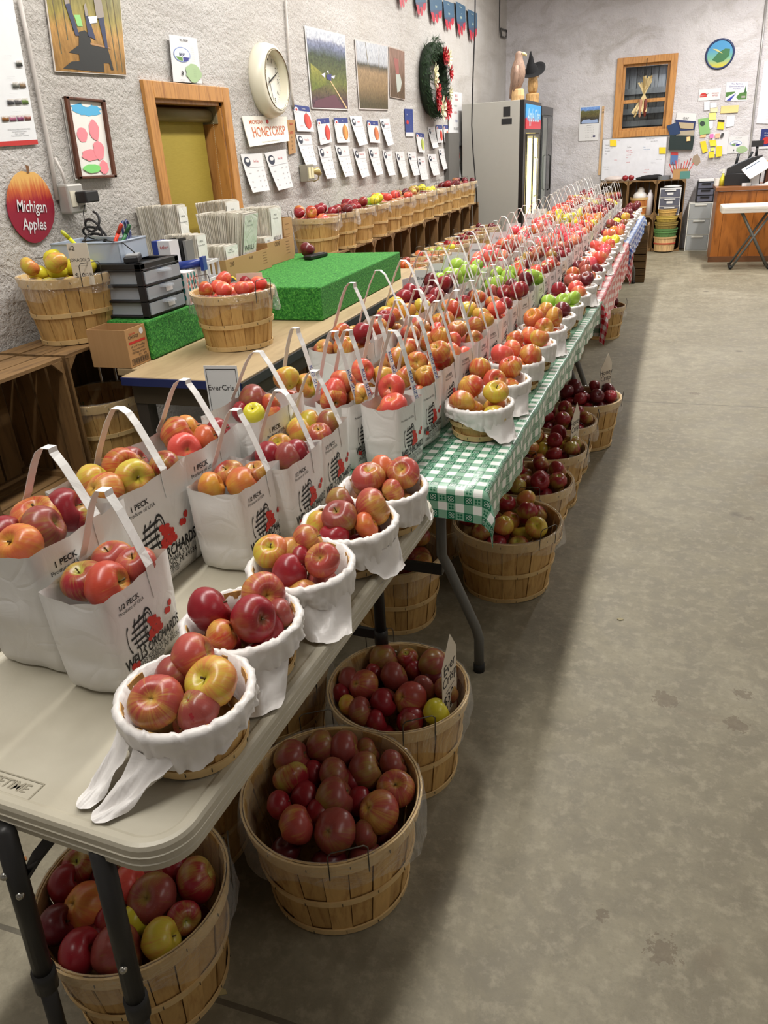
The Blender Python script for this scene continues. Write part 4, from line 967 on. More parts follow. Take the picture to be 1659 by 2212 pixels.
while y < 9.5:
    cl_ = CLN(y); cnt[cl_] = cnt.get(cl_, 0)+1; vv = BV[min(i, len(BV)-1)]; x = edge_x(y)-.118
    lab = 'small white lined basket of %s apples, %s along the %s cloth edge' % (VN[vv[0]], WORD[cnt[cl_]-1], cl_)
    small_basket((x, y, TZ+.002), lab, 'small baskets along the %s cloth' % cl_, i, ((-1.2+rr.uniform(-.8, .8)), .04, False) if (i % 2 == 0 or y < 3) else None, rz=rr.uniform(0, 6))
    rng = random.Random(i+400); R = .104
    heap(x, y, TZ+.068, .042, 6 if y < 5 else 5, lambda a, b, ri: a*a+b*b < (R-ri*.85)**2, rng, ((-R, R), (-R, R)), pick(*vv), '%s apple in the %s small basket along the %s cloth' % (VN[vv[0]], WORD[cnt[cl_]-1], cl_), 'apples in the %s small basket on the %s cloth' % (WORD[cnt[cl_]-1], cl_))
    y += .272; i += 1
# pears in clear bags among the far bags
pm = NT('pear_skin'); pm.col(pm.mix(pm.noise(pm.obj(), 30), lin((206, 200, 52)), lin((222, 214, 80)))); pm.set(Roughness=.4)
pr = MB(); pr.lathe([(0, -.045), (.022, -.044), (.036, -.03), (.040, -.01), (.034, .015), (.022, .035), (.016, .052), (.011, .062), (0, .064)], 16)
pme = pr.mesh('pear', pm.m); sm_ = MB().tube([(0, 0, .062), (.004, 0, .085)], .002, 6).mesh('stem', flat((84, 66, 40)))
for k, (px, py, s) in enumerate(((1175, 482, 1), (1205, 476, 0), (1228, 470, 1), (1250, 462, 0), (1160, 476, 0))):
    p = AZ(px, py, TZ+.26); o = bpy.data.objects.new('pear', pme); COL.objects.link(o); o.location = p; o.rotation_euler = (.6+.5*s, .5-k*.3, k)
    tag(o, 'yellow pear lying on the far bags around the start of the blue cloth', 'pear', 'yellow pears among the far bags')
    c_ = bpy.data.objects.new('stem', sm_); COL.objects.link(c_); c_.parent = o
# name cards standing behind the wall side bags
cards = [((868, 628), .12, .17, 1.15, 'Fuji'), ((908, 612), .12, .16, .35, 'Braeburn'), ((941, 575), .12, .17, .25, 'Empire'), ((980, 560), .14, .17, .35, 'Cameo'), ((998, 556), .14, .18, -.35, 'Ida Red'), ((1034, 536), .13, .17, .15, 'Jonathan'), ((1078, 495), .15, .17, .4, 'Gala'), ((1112, 480), .14, .17, .2, 'Rome'), ((1150, 452), .16, .18, .1, 'Winesap'), ((1170, 440), .15, .17, .2, 'Melrose')]
for k, ((px, py), w_, h_, rz, tx) in enumerate(cards):
    p = AX(px, py, edge_x(2.4+k*.6)-.735); p.z = min(max(p.z-.03, TZ), 1.1)
    card((edge_x(p.y)-.735, p.y, TZ+.004), w_*.75, .315, rz, [(tx, 0, .88, .020)], 'white name card, %s of those standing behind the wall side bags' % WORD[k], M_WHITE, 'name_card', group='name cards behind the bags')
# ------------------------------------------------------------------ apple crates along the wall
M_CRA = wood((128, 98, 60), (84, 60, 34), 'y', .75, 4, 9, 'old_crate_board', True, .3)
M_CRV = wood((118, 88, 50), (76, 54, 28), 'z', .75, 4, 9, 'old_crate_slat', True, .3)
M_CRX = wood((126, 96, 58), (82, 58, 32), 'x', .75, 4, 9, 'old_crate_end', True, .3)
CRATE = {}
def crate(x1, y0, z0, label, group='wooden apple crates against the wall', W=.455, H=.486, D=.325, rz=0.0, face='x'):
    """slatted crate lying on its side, mouth towards +x (or -y)"""
    key = (W, H, D)
    if key not in CRATE:
        ps = []; th = .012; rr = random.Random(9)
        for z in (th/2, H-th/2):
            mb = MB(); n = 3; wd = D/n
            for i in range(n): mb.box((-D+wd*(i+.5), W/2, z+rr.uniform(-.001, .001)), (wd-.010, W, th))
            ps.append(('plank_panel', mb.mesh('plank_panel', M_CRA)))
        for y in (th/2, W-th/2):
            mb = MB(); n = 4; wd = D/n
            for i in range(n): mb.box((-D+wd*(i+.5), y, H/2), (wd-.012, th, H-2*th-.002))
            ps.append(('slat_side', mb.mesh('slat_side', M_CRV)))
        mb = MB(); n = 4; wd = (W-2*th)/n
        for i in range(n): mb.box((-D+th/2, th+wd*(i+.5), H/2), (th, wd-.012, H-2*th-.002))
        ps.append(('slat_back', mb.mesh('slat_back', M_CRV)))
        for (yy, zz, sy, sz) in ((th, th, 1, 1), (W-th, th, -1, 1), (th, H-th, 1, -1), (W-th, H-th, -1, -1)):
            mb = MB(); q = .045
            for x in (-.003, -D+th): 
                mb.add([(x-dx, yy+a*sy, zz+b*sz) for dx in (0, .012) for a, b in ((0, 0), (q, 0), (0, q))], [(0, 1, 2), (5, 4, 3), (0, 3, 4, 1), (1, 4, 5, 2), (2, 5, 3, 0)])
            mb.box((-D/2, yy+.011*sy, zz+.011*sz), (D-2*th-.006, .022, .022)); ps.append(('corner_brace', mb.mesh('corner_brace', M_CRX)))
        CRATE[key] = ps
    e = empty('wooden_crate', (x1, y0, z0), rz, label, 'crate', group)
    for nm, me in CRATE[key]:
        o = bpy.data.objects.new(nm, me); COL.objects.link(o); o.parent = e
    return e
CX = -2.075
crate(CX+.03, 1.74, .489, 'empty weathered crate at the left edge, mouth facing the aisle', 'crates at the left of the counter')
crate(CX+.02, 2.225, .489, 'weathered crate holding a lined empty basket under the Jonagold basket', 'crates at the left of the counter')
crate(CX+.02, 1.74, .002, 'shadowed crate at floor level below the empty left edge crate', 'crates at the left of the counter')
crate(CX+.02, 2.225, .002, 'shadowed crate at floor level below the crate with the empty basket', 'crates at the left of the counter')
SHY = [4.82+.459*k for k in range(10)]
for k, y in enumerate(SHY):
    crate(CX-.01, y, .489, 'upper crate under the wall baskets, %s from the green turf box' % WORD[k], 'upper crates along the wall')
    crate(CX-.01, y, .002, 'floor level crate against the wall, %s from the green turf box' % WORD[k], 'floor crates along the wall')
for k in range(9):
    crate(-1.735, 4.95+.459*k, .002, 'low front crate carrying the lower basket row, %s from the turf box' % WORD[k], 'low front crates')
ZS = .978
# baskets on the wall shelf
SV = [('coral', 'honey', 'deep'), ('deep', 'dark'), ('deep', 'deep', 'dark'), ('yellow', 'green'), ('coral', 'deep', 'orange'), ('deep', 'coral', 'orange'), ('dark', 'mac'), ('mac', 'dusty', 'dark'), ('yellow',), ('deep', 'dark'), ('dark', 'dusty'), ('dusty', 'deep'), ('dark',)]
for k in range(13):
    y = 4.93+.345*k; x = -2.205; R = .164
    z = ZS
    lab = 'basket of %s apples on the wall crates, %s from the turf box' % (VN[SV[k][0]], WORD[k])
    basket((x, y, z), R, .235, lab, 'baskets on the wall crates', k, None, True)
    fill_round((x, y, z), R, .235, 13 if k < 4 else 10, .038, pick(*SV[k]), '%s apple in the %s wall basket from the turf box' % (VN[SV[k][0]], WORD[k]), 'apples in the %s wall basket' % WORD[k], 600+k, .03)
LV = [('yellow', 'green'), ('coral', 'deep'), ('coral', 'orange'), ('mac', 'russet'), ('coral', 'mac'), ('green', 'yellow'), ('deep', 'coral'), ('dark', 'deep'), ('pink', 'dark'), ('dark',), ('dark',)]
for k in range(11):
    y = 5.15+.375*k; x = -1.90; R = .165
    lab = 'basket of %s apples in the lower wall row, %s from the turf box' % (VN[LV[k][0]], WORD[k])
    basket((x, y, .489), R, .26, lab, 'baskets in the lower wall row', k+1, None, True)
    fill_round((x, y, .489), R, .26, 9, .038, pick(*LV[k]), '%s apple in the %s basket of the lower wall row' % (VN[LV[k][0]], WORD[k]), 'apples in the %s lower wall basket' % WORD[k], 700+k, .045)
# ------------------------------------------------------------------ counter with turf covered boxes
ct = empty('counter_table', (-1.34, 2.235, 0), 0, 'long brown counter along the wall with a dark blue front edge', 'table')
mb = MB(); mb.b2((-.495, 0, .872), (0, 2.56, .9)); mb.b2((-.59, .10, .872), (-.4955, 2.56, .9)); mb.b2((-.69, .315, .872), (-.5905, 2.56, .9)); bevel(mb.build('countertop', wood((170, 148, 112), (150, 128, 94), 'y', .55, 3, 5, 'tan_hardboard', False, .05), ct), .003)
mb = MB(); mb.b2((-.495, -.006, .868), (.004, 0, .897)); mb.build('edge_strip', flat((34, 44, 92), .4), ct)
mb = MB(); mb.b2((0.0005, 0.0, .862), (.008, 2.56, .893)); mb.build('edge_strip', flat((40, 38, 40), .5), ct)
mb = MB(); mb.b2((-.48, .03, .79), (-.03, .05, .872)); mb.b2((-.05, .03, .79), (-.03, 2.52, .872)); mb.build('apron', flat((70, 60, 44), .7), ct)
for x in (-.455, -.06):
    for y in (.06, 1.3, 2.46): MB().b2((x-.025, y-.025, 0), (x+.025, y+.025, .871)).build('leg', flat((60, 54, 46), .7), ct)
MB().b2((-.47, .06, .25), (-.06, 2.46, .27)).build('lower_shelf', flat((62, 58, 54), .8), ct)
t = NT('green_artificial_turf'); o = t.obj(); n = t.noise(o, 110, 3, .8)
t.col(t.ramp(n, [(.3, lin((14, 70, 20))), (.5, lin((40, 128, 40))), (.72, lin((104, 186, 78)))])); t.set(Roughness=.85); t.bump(n, 1.0, .006); M_TURF = t.m
tb = MB(); tb.b2((-2.385, 3.215, .9015), (-1.445, 4.40, 1.052)); bevel(tb.build('turf_box', M_TURF), .006)
tag(COL.objects['turf_box'], 'wide box covered in green artificial turf on the counter', 'turf box')
tb = MB(); tb.b2((-2.04, 2.465, .9015), (-1.85, 3.21, 1.052)); o = bevel(tb.build('turf_box', M_TURF), .006)
tag(o, 'narrow green turf covered box under the black drawer unit', 'turf box')
# cardboard box of gloves
t = NT('cardboard'); o = t.obj(); t.col(t.mix(t.noise(t.mapping(o, (30, 1, 1)), 3, 2), lin((168, 128, 82)), lin((182, 142, 96)))); t.set(Roughness=.75); M_CB = t.m
M_CBD = flat((120, 86, 50), .8)
def open_box(name, x0, y0, z0, x1, y1, z1, label, cat='box', group=None, th=.004, mat=None, flaps=0.0):
    e = empty(name, ((x0+x1)/2, (y0+y1)/2, z0), 0, label, cat, group); X = (x1-x0)/2; Y = (y1-y0)/2; H = z1-z0; mb = MB()
    for a, b in (((-X, -Y, 0), (X, -Y+th, H)), ((-X, Y-th, 0), (X, Y, H)), ((-X, -Y+th, 0), (-X+th, Y-th, H)), ((X-th, -Y+th, 0), (X, Y-th, H)), ((-X+th, -Y+th, 0), (X-th, Y-th, th))): mb.b2(a, b)
    mb.build('box_walls', mat or M_CB, e); return e, X, Y, H
e, X, Y, H = open_box('cardboard_box', -2.035, 2.335, .9015, -1.86, 2.460, 1.045, 'open brown cardboard carton with a red band beside the crates')
FX = lambda X: Matrix.Translation((X, 0, 0)) @ ML     # face looking +x in local coordinates
mb = MB(); rect(mb, -Y+.012, H*.60, Y-.012, H*.66, FX(X), .0006); txt(mb, 'Server', -.022, H*.86, .015, FX(X), .0008); mb.build('red_print', M_REDI, e)
mb = MB(); txt(mb, 'CHOICE', -.018, H*.77, .017, FX(X), .0008)
for q, l in enumerate(("10\" x 14\" Food Bag", 'Sacs a nourriture', '1000 bags per case')): txt(mb, l, 0, H*(.52-.08*q), .011, FX(X), .0008)
txt(mb, 'TCL   479', .02, H*.26, .012, FX(X), .0008)
for i in range(20): rect(mb, -.045+i*.0046, H*.08, -.045+i*.0046+(.0016, .003, .0022)[i % 3], H*.19, FX(X), .0007)
for a, b, c, d in ((-.052, .055, .052, .065), (-.052, .20, .052, .21), (-.052, .055, -.050, .21), (.050, .055, .052, .21)): rect(mb, a, b*H, c, d*H, FX(X), .0007)
mb.build('black_print', M_BLK, e)
mb = MB(); blob(mb, .035, H*.86, .012, .012, FX(X), .0006); mb.build('round_sticker', M_WHITE, e)
# black drawer unit
t = NT('clear_plastic_drawer'); t.col(lin((196, 204, 212))); t.set(Roughness=.25, Alpha=.42); M_CLR = t.m
t = NT('cloudy_plastic'); t.col(lin((178, 190, 206))); t.set(Roughness=.35, Alpha=.75); M_CLD = t.m
dx0, dx1, dy0, dy1, dz0 = -2.18, -1.862, 2.505, 2.765, 1.0535; dh = .205
du = empty('drawer_unit', ((dx0+dx1)/2, (dy0+dy1)/2, dz0), 0, 'black three drawer plastic unit with clear drawers on the turf box', 'drawers')
X, Y = (dx1-dx0)/2, (dy1-dy0)/2; mb = MB()
for sx in (-1, 1):
    for sy in (-1, 1): mb.b2((sx*X, sy*Y, 0), (sx*(X-.03), sy*(Y-.018), dh-.02))
for k in range(4): z = k*(dh-.03)/3; mb.b2((-X, -Y, z), (X, Y, z+.010))
mb.b2((-X, -Y, dh-.022), (X, -Y+.03, dh)); mb.b2((-X, Y-.03, dh-.022), (X, Y, dh)); mb.b2((-X, -Y, dh-.022), (-X+.03, Y, dh)); mb.b2((X-.03, -Y, dh-.022), (X, Y, dh)); mb.b2((-X+.02, -Y+.02, dh-.018), (X-.02, Y-.02, dh-.012))
bevel(mb.build('frame', flat((24, 24, 26), .35, 0, .02), du), .004)
for k in range(3):
    z = k*(dh-.03)/3+.012; hh = (dh-.03)/3-.014; mb = MB()
    mb.b2((-X+.01, -Y+.012, z), (X+.006, -Y+.015, z+hh)); mb.b2((-X+.01, Y-.015, z), (X+.006, Y-.012, z+hh)); mb.b2((X+.002, -Y+.015, z), (X+.006, Y-.015, z+hh)); mb.b2((-X+.01, -Y+.015, z), (X+.002, Y-.015, z+.003))
    d = mb.build('drawer', M_CLR, du)
    mb = MB(); mb.lathe([(.0, 0), (.035, 0), (.035, .006), (0, .006)], 20, 0, Matrix.Rotation(PI, 3, 'Z'), (X+.006, 0, z+hh-.010), arc=None, smooth=False); mb.build('drawer_pull', M_CLR, d)
    mb = MB(); mb.b2((-X+.06, -Y+.05, z+.004), (X-.05, Y-.04, z+hh*.45)); mb.build('contents', flat(((150, 140, 130), (120, 130, 150), (160, 150, 140))[k], .8), d)
    if k < 2: mb = MB(); rect(mb, .0, z+.012, .045, z+hh-.012, FX(X+.007), 0, th=.0008); mb.build('paper_tag', M_WHITE, d)
# tray on top
TZ2 = dz0+dh+.001; tx, ty = -2.12, 2.62
tr_ = empty('clear_tray', (tx, ty, TZ2), .08, 'pale grey plastic tray of pens and scissors on top of the drawer unit', 'tray')
mb = MB(); X, Y, H = .15, .10, .075
for sx, sy, w1, w2 in ((0, -1, X, 0), (0, 1, X, 0), (-1, 0, 0, Y), (1, 0, 0, Y)):
    if sy: mb.b2((-X, sy*Y, 0), (X, sy*(Y-.003), H))
    else: mb.b2((sx*X, -Y, 0), (sx*(X-.003), Y, H))
mb.b2((-X, -Y, 0), (X, Y, .003)); mb.build('tray_walls', M_CLD, tr_)
mb = MB(); mb.tube([(-X, -Y, H), (X, -Y, H), (X, Y, H), (-X, Y, H), (-X, -Y, H)], .004, 6); mb.build('rolled_rim', M_CLD, tr_)
def marker(p, d, col, label):
    e = empty('marker_pen', p, 0, label, 'pen', 'pens in the grey tray'); d = Vector(d).normalized()
    MB().tube([Vector((0, 0, 0)), d*.085], .007, 12).build('barrel', flat(col, .35), e)
    MB().tube([d*.085, d*.12, d*.125], .008, 12, rr=[.008, .0075, .004]).build('cap', flat(tuple(int(c*.8) for c in col), .35), e)
marker((tx+.0, ty-.085, TZ2+.03), (-.6, -.2, .75), (214, 220, 40), 'yellow highlighter leaning in the left of the tray')
marker((tx+.10, ty-.07, TZ2+.03), (.35, .3, .8), (222, 64, 36), 'orange red marker leaning over the tray rim')
marker((tx+.115, ty-.05, TZ2+.03), (.3, .5, .8), (40, 110, 60), 'green pen behind the orange marker in the tray')
sc2 = empty('scissors', (tx+.11, ty+.04, TZ2+.03), .3, 'scissors with blue and grey handles standing in the tray', 'scissors')
for s, cc in ((-1, (44, 56, 104)), (1, (40, 52, 98))):
    mb = MB(); mb.tube([(0, s*.018+.022*math.cos(a), .075+.036*math.sin(a)) for a in [2*PI*k/16 for k in range(17)]], .0048, 8); mb.tube([(0, s*.008, .045), (0, 0, .015)], .006, 8)
    mb.build('handle', flat(cc, .4), sc2)
MB().box((0, 0, -.002), (.003, .014, .05)).build('blades', flat((180, 180, 184), .25, .9), sc2)
p = [Vector((tx-.04, ty+.03, TZ2+.06))+Vector((.045*math.cos(a), .015*math.sin(a*1.3), .03*math.sin(a)+.002*i)) for i, a in enumerate([k*.45 for k in range(46)])]
tag(MB().tube(p, .005, 6).build('cable_coil', M_BLK), 'coiled black cable lying in the tray', 'cable')
mb = MB(); mb.poly([(-.07, -.05), (.07, -.05), (.07, .05), (-.07, .05)], .001, Matrix.Translation((tx+.03, ty+.03, TZ2+.078)) @ Euler((-.25, .1, .3)).to_matrix().to_4x4())
tag(mb.build('paper_sheet', M_WHITE), 'white paper sheet lying across the tray', 'paper')
# card reader and its cord
cr = empty('card_reader', (-1.94, 2.575, TZ2+.0), .5, 'small black and silver card reader on the front corner of the drawer unit', 'card reader')
mb = MB(); mb.box((0, 0, .012), (.055, .12, .022)); bevel(mb.build('body', flat((28, 28, 30), .4), cr), .005)
mb = MB(); mb.box((0, .008, .025), (.046, .085, .004)); mb.build('face_plate', flat((188, 186, 184), .3, .4), cr)
pts = [AX(184, 436, XL+.05), AX(180, 462, XL+.10), AX(186, 492, XL+.20), Vector((tx-.02, ty-.02, TZ2+.10)), Vector((tx+.02, ty-.12, TZ2+.085)), Vector((tx+.12, ty-.13, TZ2+.09)), Vector((-1.96, 2.56, TZ2+.07)), Vector((-1.945, 2.60, TZ2+.028))]
tag(MB().tube(pts, .0022, 6).build('power_cord', M_BLK), 'thin black cord from the wall adapter to the card reader', 'cord')
# little boxes and tools behind the drawers
e = empty('tape_box', (-1.985, 2.87, 1.0535), -.1, 'small blue and white carton standing behind the drawer unit', 'box')
mb = MB(); mb.box((0, 0, .125), (.09, .06, .25)); mb.build('carton', M_WHITE, e); mb = MB(); mb.box((-.032, -.001, .125), (.028, .063, .2505)); mb.build('blue_panel', M_BLUEI, e)
mb = MB(); txt(mb, 'ader', .015, .225, .024, Matrix(((1, 0, 0, 0), (0, 0, -1, -.030), (0, 1, 0, 0), (0, 0, 0, 1))), .001); mb.build('lettering', M_REDI, e)
P0 = Vector((-1.955, 2.975, 1.0535))
e = empty('caddy_basket', P0, .1, 'white open plastic caddy of small tools on the turf box', 'caddy')
mb = MB()
for k in range(9): x = -.10+k*.025; mb.b2((x, -.07, 0), (x+.012, -.066, .15)); mb.b2((x, .066, 0), (x+.012, .07, .15))
for z in (0, .07, .14): mb.b2((-.10, -.072, z), (.112, -.064, z+.012)); mb.b2((-.10, .064, z), (.112, .072, z+.012)); mb.b2((-.104, -.07, z), (-.096, .07, z+.012)); mb.b2((.104, -.07, z), (.112, .07, z+.012))
mb.b2((-.10, -.07, 0), (.11, .07, .004)); mb.build('lattice', M_WHITE, e)
e = empty('tool_bundle', P0+Vector((-.04, 0, .006)), 0, 'bundle of black handled tools standing in the white caddy', 'tools')
for k in range(7): MB().b2((-.05+k*.016, -.03, 0), (-.038+k*.016, .03, .235+.006*math.sin(k*2))).build('tool_handle', flat((24, 24, 24) if k % 3 else (120, 120, 118), .4), e)
e = empty('tape_dispenser', P0+Vector((.05, -.085, .13)), .25, 'blue tape dispenser lying on the rim of the white caddy', 'tape dispenser')
mb = MB(); mb.tube([(-.07, 0, .012), (.07, 0, .024)], .017, 12); mb.build('grip', flat((28, 52, 130), .35), e)
mb = MB(); mb.box((.07, 0, .02), (.014, .05, .055)); mb.box((-.07, 0, .012), (.02, .04, .045)); mb.build('jaw', flat((34, 60, 140), .35), e)
e = empty('tissue_box', (-1.888, 2.825, 1.0535), 0, 'small carton with a pink and teal leaf pattern beside the drawer unit', 'box')
mb = MB(); mb.box((0, 0, .065), (.075, .09, .13)); mb.build('carton', flat((226, 222, 220), .6), e)
for nm, cc, of in (('pink_leaves', (226, 150, 140), 0), ('teal_leaves', (40, 130, 128), .5)):
    mb = MB()
    for i in range(4):
        for j in range(5):
            u, v = -.038+(i+of*.7)*.024, .015+(j+of)*.029
            if abs(u) < .039 and v < .118: blob(mb, u, v, .006, .012, FX(.0375), .0006, 0, 10)
            if abs(u) < .033 and v < .118: blob(mb, u, v, .006, .012, Matrix(((1, 0, 0, 0), (0, 0, -1, -.045), (0, 1, 0, 0), (0, 0, 0, 1))), .0006, 0, 10)
    mb.build(nm, flat(cc, .6), e)
rr = random.Random(4)
for nm, off, sd in (('black', (0, 0), 1), ('black', (.075, .05), 2)):
    e = empty('work_glove', (-1.93+off[0]*.3, 3.13+off[1], 1.0535), .6+sd, ['black work glove with yellow fingers in front of the bag carton', 'second black work glove under the first'][sd-1], 'glove', 'work gloves on the counter')
    mb = MB(); mb.sphere((0, 0, .03), .05, 14, 8, 0, (1.2, .9, .5)); mb.build('palm', flat((26, 26, 24), .9), e)
    for k in range(5):
        a = -.7+k*.32; mb = MB(); mb.tube([(.04*math.cos(a), .04*math.sin(a), .035), (.085*math.cos(a), .085*math.sin(a), .04+.01*(k % 2)), (.115*math.cos(a), .115*math.sin(a), .018)], .011, 10, rr=[.013, .012, .009]); mb.build('finger', flat((206, 176, 40) if k % 2 == 0 else (30, 30, 26), .8), e)
# cartons of folded bags on the turf
M_SHEET = wood((216, 212, 202), (176, 170, 158), 'z', .7, 3, 4, 'folded_bag_stack', True, .05)
def bundle(x0, y0, z0, w_, dp, h, n, label, fan=.25, seed=0, lean=0.0):
    rr = random.Random(seed); e = empty('folded_bag_bundle', (x0, y0, z0), 0, label, 'paper bags', 'bundles of folded paper bags'); mb = MB()
    for i in range(n):
        q = (i+.5)/n; a = (q-.5)*fan+lean; hh = h*(1+rr.uniform(-.012, .012)); M = Matrix.Rotation(a, 3, 'Y')
        c = M @ Vector((0, 0, hh/2))+Vector(((q-.5)*w_*(1-.25*abs(fan)), rr.uniform(-.003, .003), 0)); mb.box(c, (w_/n*.70, dp, hh), 0, 0, M)
    mb.build('folded_bags', M_SHEET, e)
    q = w_/2+.006; M = Matrix.Rotation(fan*.5+lean, 4, 'Y'); mb = MB()
    Mf = Matrix.Translation((w_*.5*(1-.2*abs(fan))+.004, 0, 0)) @ M @ ML
    rect(mb, -dp/2, 0, dp/2, h*.97, Mf, 0, th=.001); mb.build('outer_bag', M_PAPER, e)
    mb = MB(); txt(mb, '1 PECK', -dp*.1, h*.86, .012, Mf, .0018); txt(mb, 'Produce of USA', -dp*.1, h*.79, .009, Mf, .0018); txt(mb, 'WELLS', -dp*.05, h*.42, .035, Mf, .0018); mb.build('lettering', M_BLK, e)
GZ = 1.0535
bx = [(-2.26, 3.36, -2.0, 3.84, .10, 'long open carton holding folded bags at the near end of the turf'), (-2.27, 3.87, -2.03, 4.19, .12, 'shorter open carton of folded bags, middle of the three on the turf'), (-2.32, 4.21, -2.09, 4.33, .215, 'tall narrow carton standing behind the dark apple on the turf')]
for k, (x0, y0, x1, y1, h, lab) in enumerate(bx):
    e, X, Y, H = open_box('cardboard_box', x0, y0, GZ, x1, y1, GZ+h, lab, 'box', 'cartons on the turf box'); mb = MB()
    if k == 0: txt(mb, '200', -Y+.06, H*.75, .03, FX(X), .001); txt(mb, 'Kraft', .02, H*.8, .02, FX(X), .001)
    if k == 1: txt(mb, 'CIDE', -.04, H*.85, .03, FX(X), .001)
    for q in range(5): txt(mb, '~~~~', Y-.07, H*(.85-.13*q), .02, FX(X), .001)
    mb.build('lettering', flat((92, 60, 34), .8), e)
for (x, y, wd, dp, zt, fan, lab, ln) in ((-2.13, 3.64, .195, .14, 1.355, .34, 'tall fanned bundle of folded bags in the front of the long carton', .03), (-2.12, 3.46, .20, .12, 1.215, .04, 'short bundle of folded bags at the near end of the long carton', 0),
        (-2.15, 4.06, .16, .13, 1.345, .12, 'tall bundle of folded bags in the middle carton', 0), (-2.14, 3.93, .18, .10, 1.20, .02, 'short bundle of folded bags in the middle carton', 0),
        (-2.26, 3.285, .20, .08, 1.42, .12, 'tall bundle of folded bags standing nearest the window blind', -.03), (-2.15, 3.29, .17, .08, 1.295, .02, 'short bundle of folded bags before the window blind', 0), (-2.325, 3.93, .13, .14, 1.40, .20, 'rear bundle of folded bags leaning on the wall behind the cartons', -.05)):
    if 'nearest' in lab: dp = .07; y = 3.32; x = -2.28
    if 'before' in lab: y = 3.255; x = -2.14
    bundle(x, y, GZ+.0055 if 'carton' in lab and 'behind' not in lab else GZ, wd, dp, zt-GZ-.006, 26, lab, fan, int(y*100), ln)
p = AZ(665, 556, GZ); APPLES.append(((p.x, p.y, GZ+.043), .044, 'dark', (.3, .4, 1), 'single dark red apple on the green turf box', 'single apple on the turf', 2, 10.0))
p = AZ(680, 556, GZ); e = empty('scanner', (p.x+.02, p.y-.03, GZ), 1.35, 'flat black handset lying by the dark apple on the turf', 'handset')
mb = MB(); mb.box((0, 0, .012), (.17, .055, .022)); bevel(mb.build('body', flat((20, 20, 22), .35), e), .006); mb = MB(); mb.box((.03, 0, .0245), (.07, .036, .002)); mb.build('keypad', flat((70, 72, 76), .3), e)
# baskets at the counter
basket((-2.205, 2.50, ZS), .185, .25, 'basket of yellow blushed Jonagold apples with a handwritten card by the left wall', 'baskets beside the counter', 0, 2.6)
rng = random.Random(8)
fill_round((-2.205, 2.50, ZS), .185, .25, 17, .040, pick('jona', 'jona', 'yellow'), 'yellow blushed apple in the Jonagold basket by the wall', 'apples in the Jonagold basket', 801, .03)
card(AZ(187, 612, ZS+.22)+Vector((.02, -.03, 0)), .085, .15, .12, [('#2', -.3, .88, .024), ('JONAGOLD', .0, .60, .0165), ('_______', 0, .50, .015), ('$10', -.15, .22, .028), ('1/2 BU', .30, .25, .014)], 'handwritten card reading Jonagold in the basket by the wall', None)
basket((-1.62, 2.745, .9015), .165, .22, 'basket of small red apples on the near end of the brown counter', 'baskets beside the counter', 1, 1.9)
fill_round((-1.62, 2.745, .9015), .165, .22, 20, .032, pick('coral', 'coral', 'honey', 'deep'), 'small red apple in the counter basket', 'apples in the counter basket', 802, .03)
card((-1.60, 2.86, 1.05), .11, .12, .25, [('Fuji', -.2, .66, .034), ('$15', .2, .64, .034)], 'handwritten card at the back of the counter basket', None)
basket((-2.135, 2.455, .5035), .180, .25, 'empty basket with a clear printed liner inside the crate', 'baskets beside the counter', 2, .9)
mb = MB(); txt(mb, 'Island Fresh', 0, .035, .034, Matrix(((0, 0, 1, 0), (1, 0, 0, 0), (0, 1, 0, 0), (0, 0, 0, 1))), 0, shear=.3)
for u, v, r_ in ((-.01, -.01, .4), (.05, .0, -.5)):
    c, s = math.cos(r_), math.sin(r_); mb.add([(0, u+a*c-b*s, v+a*s+b*c) for a, b in ((-.03, 0), (-.01, .012), (.015, .010), (.03, 0), (.015, -.010), (-.01, -.012))], [tuple(range(6))])
lb = mb.build('liner_print', flat((24, 104, 48), .5), [o for o in COL.objects if o.get('label', '').startswith('empty basket')][0]); lb.location = (-.13, .03, .17); lb.rotation_euler = (0, .15, -.9)
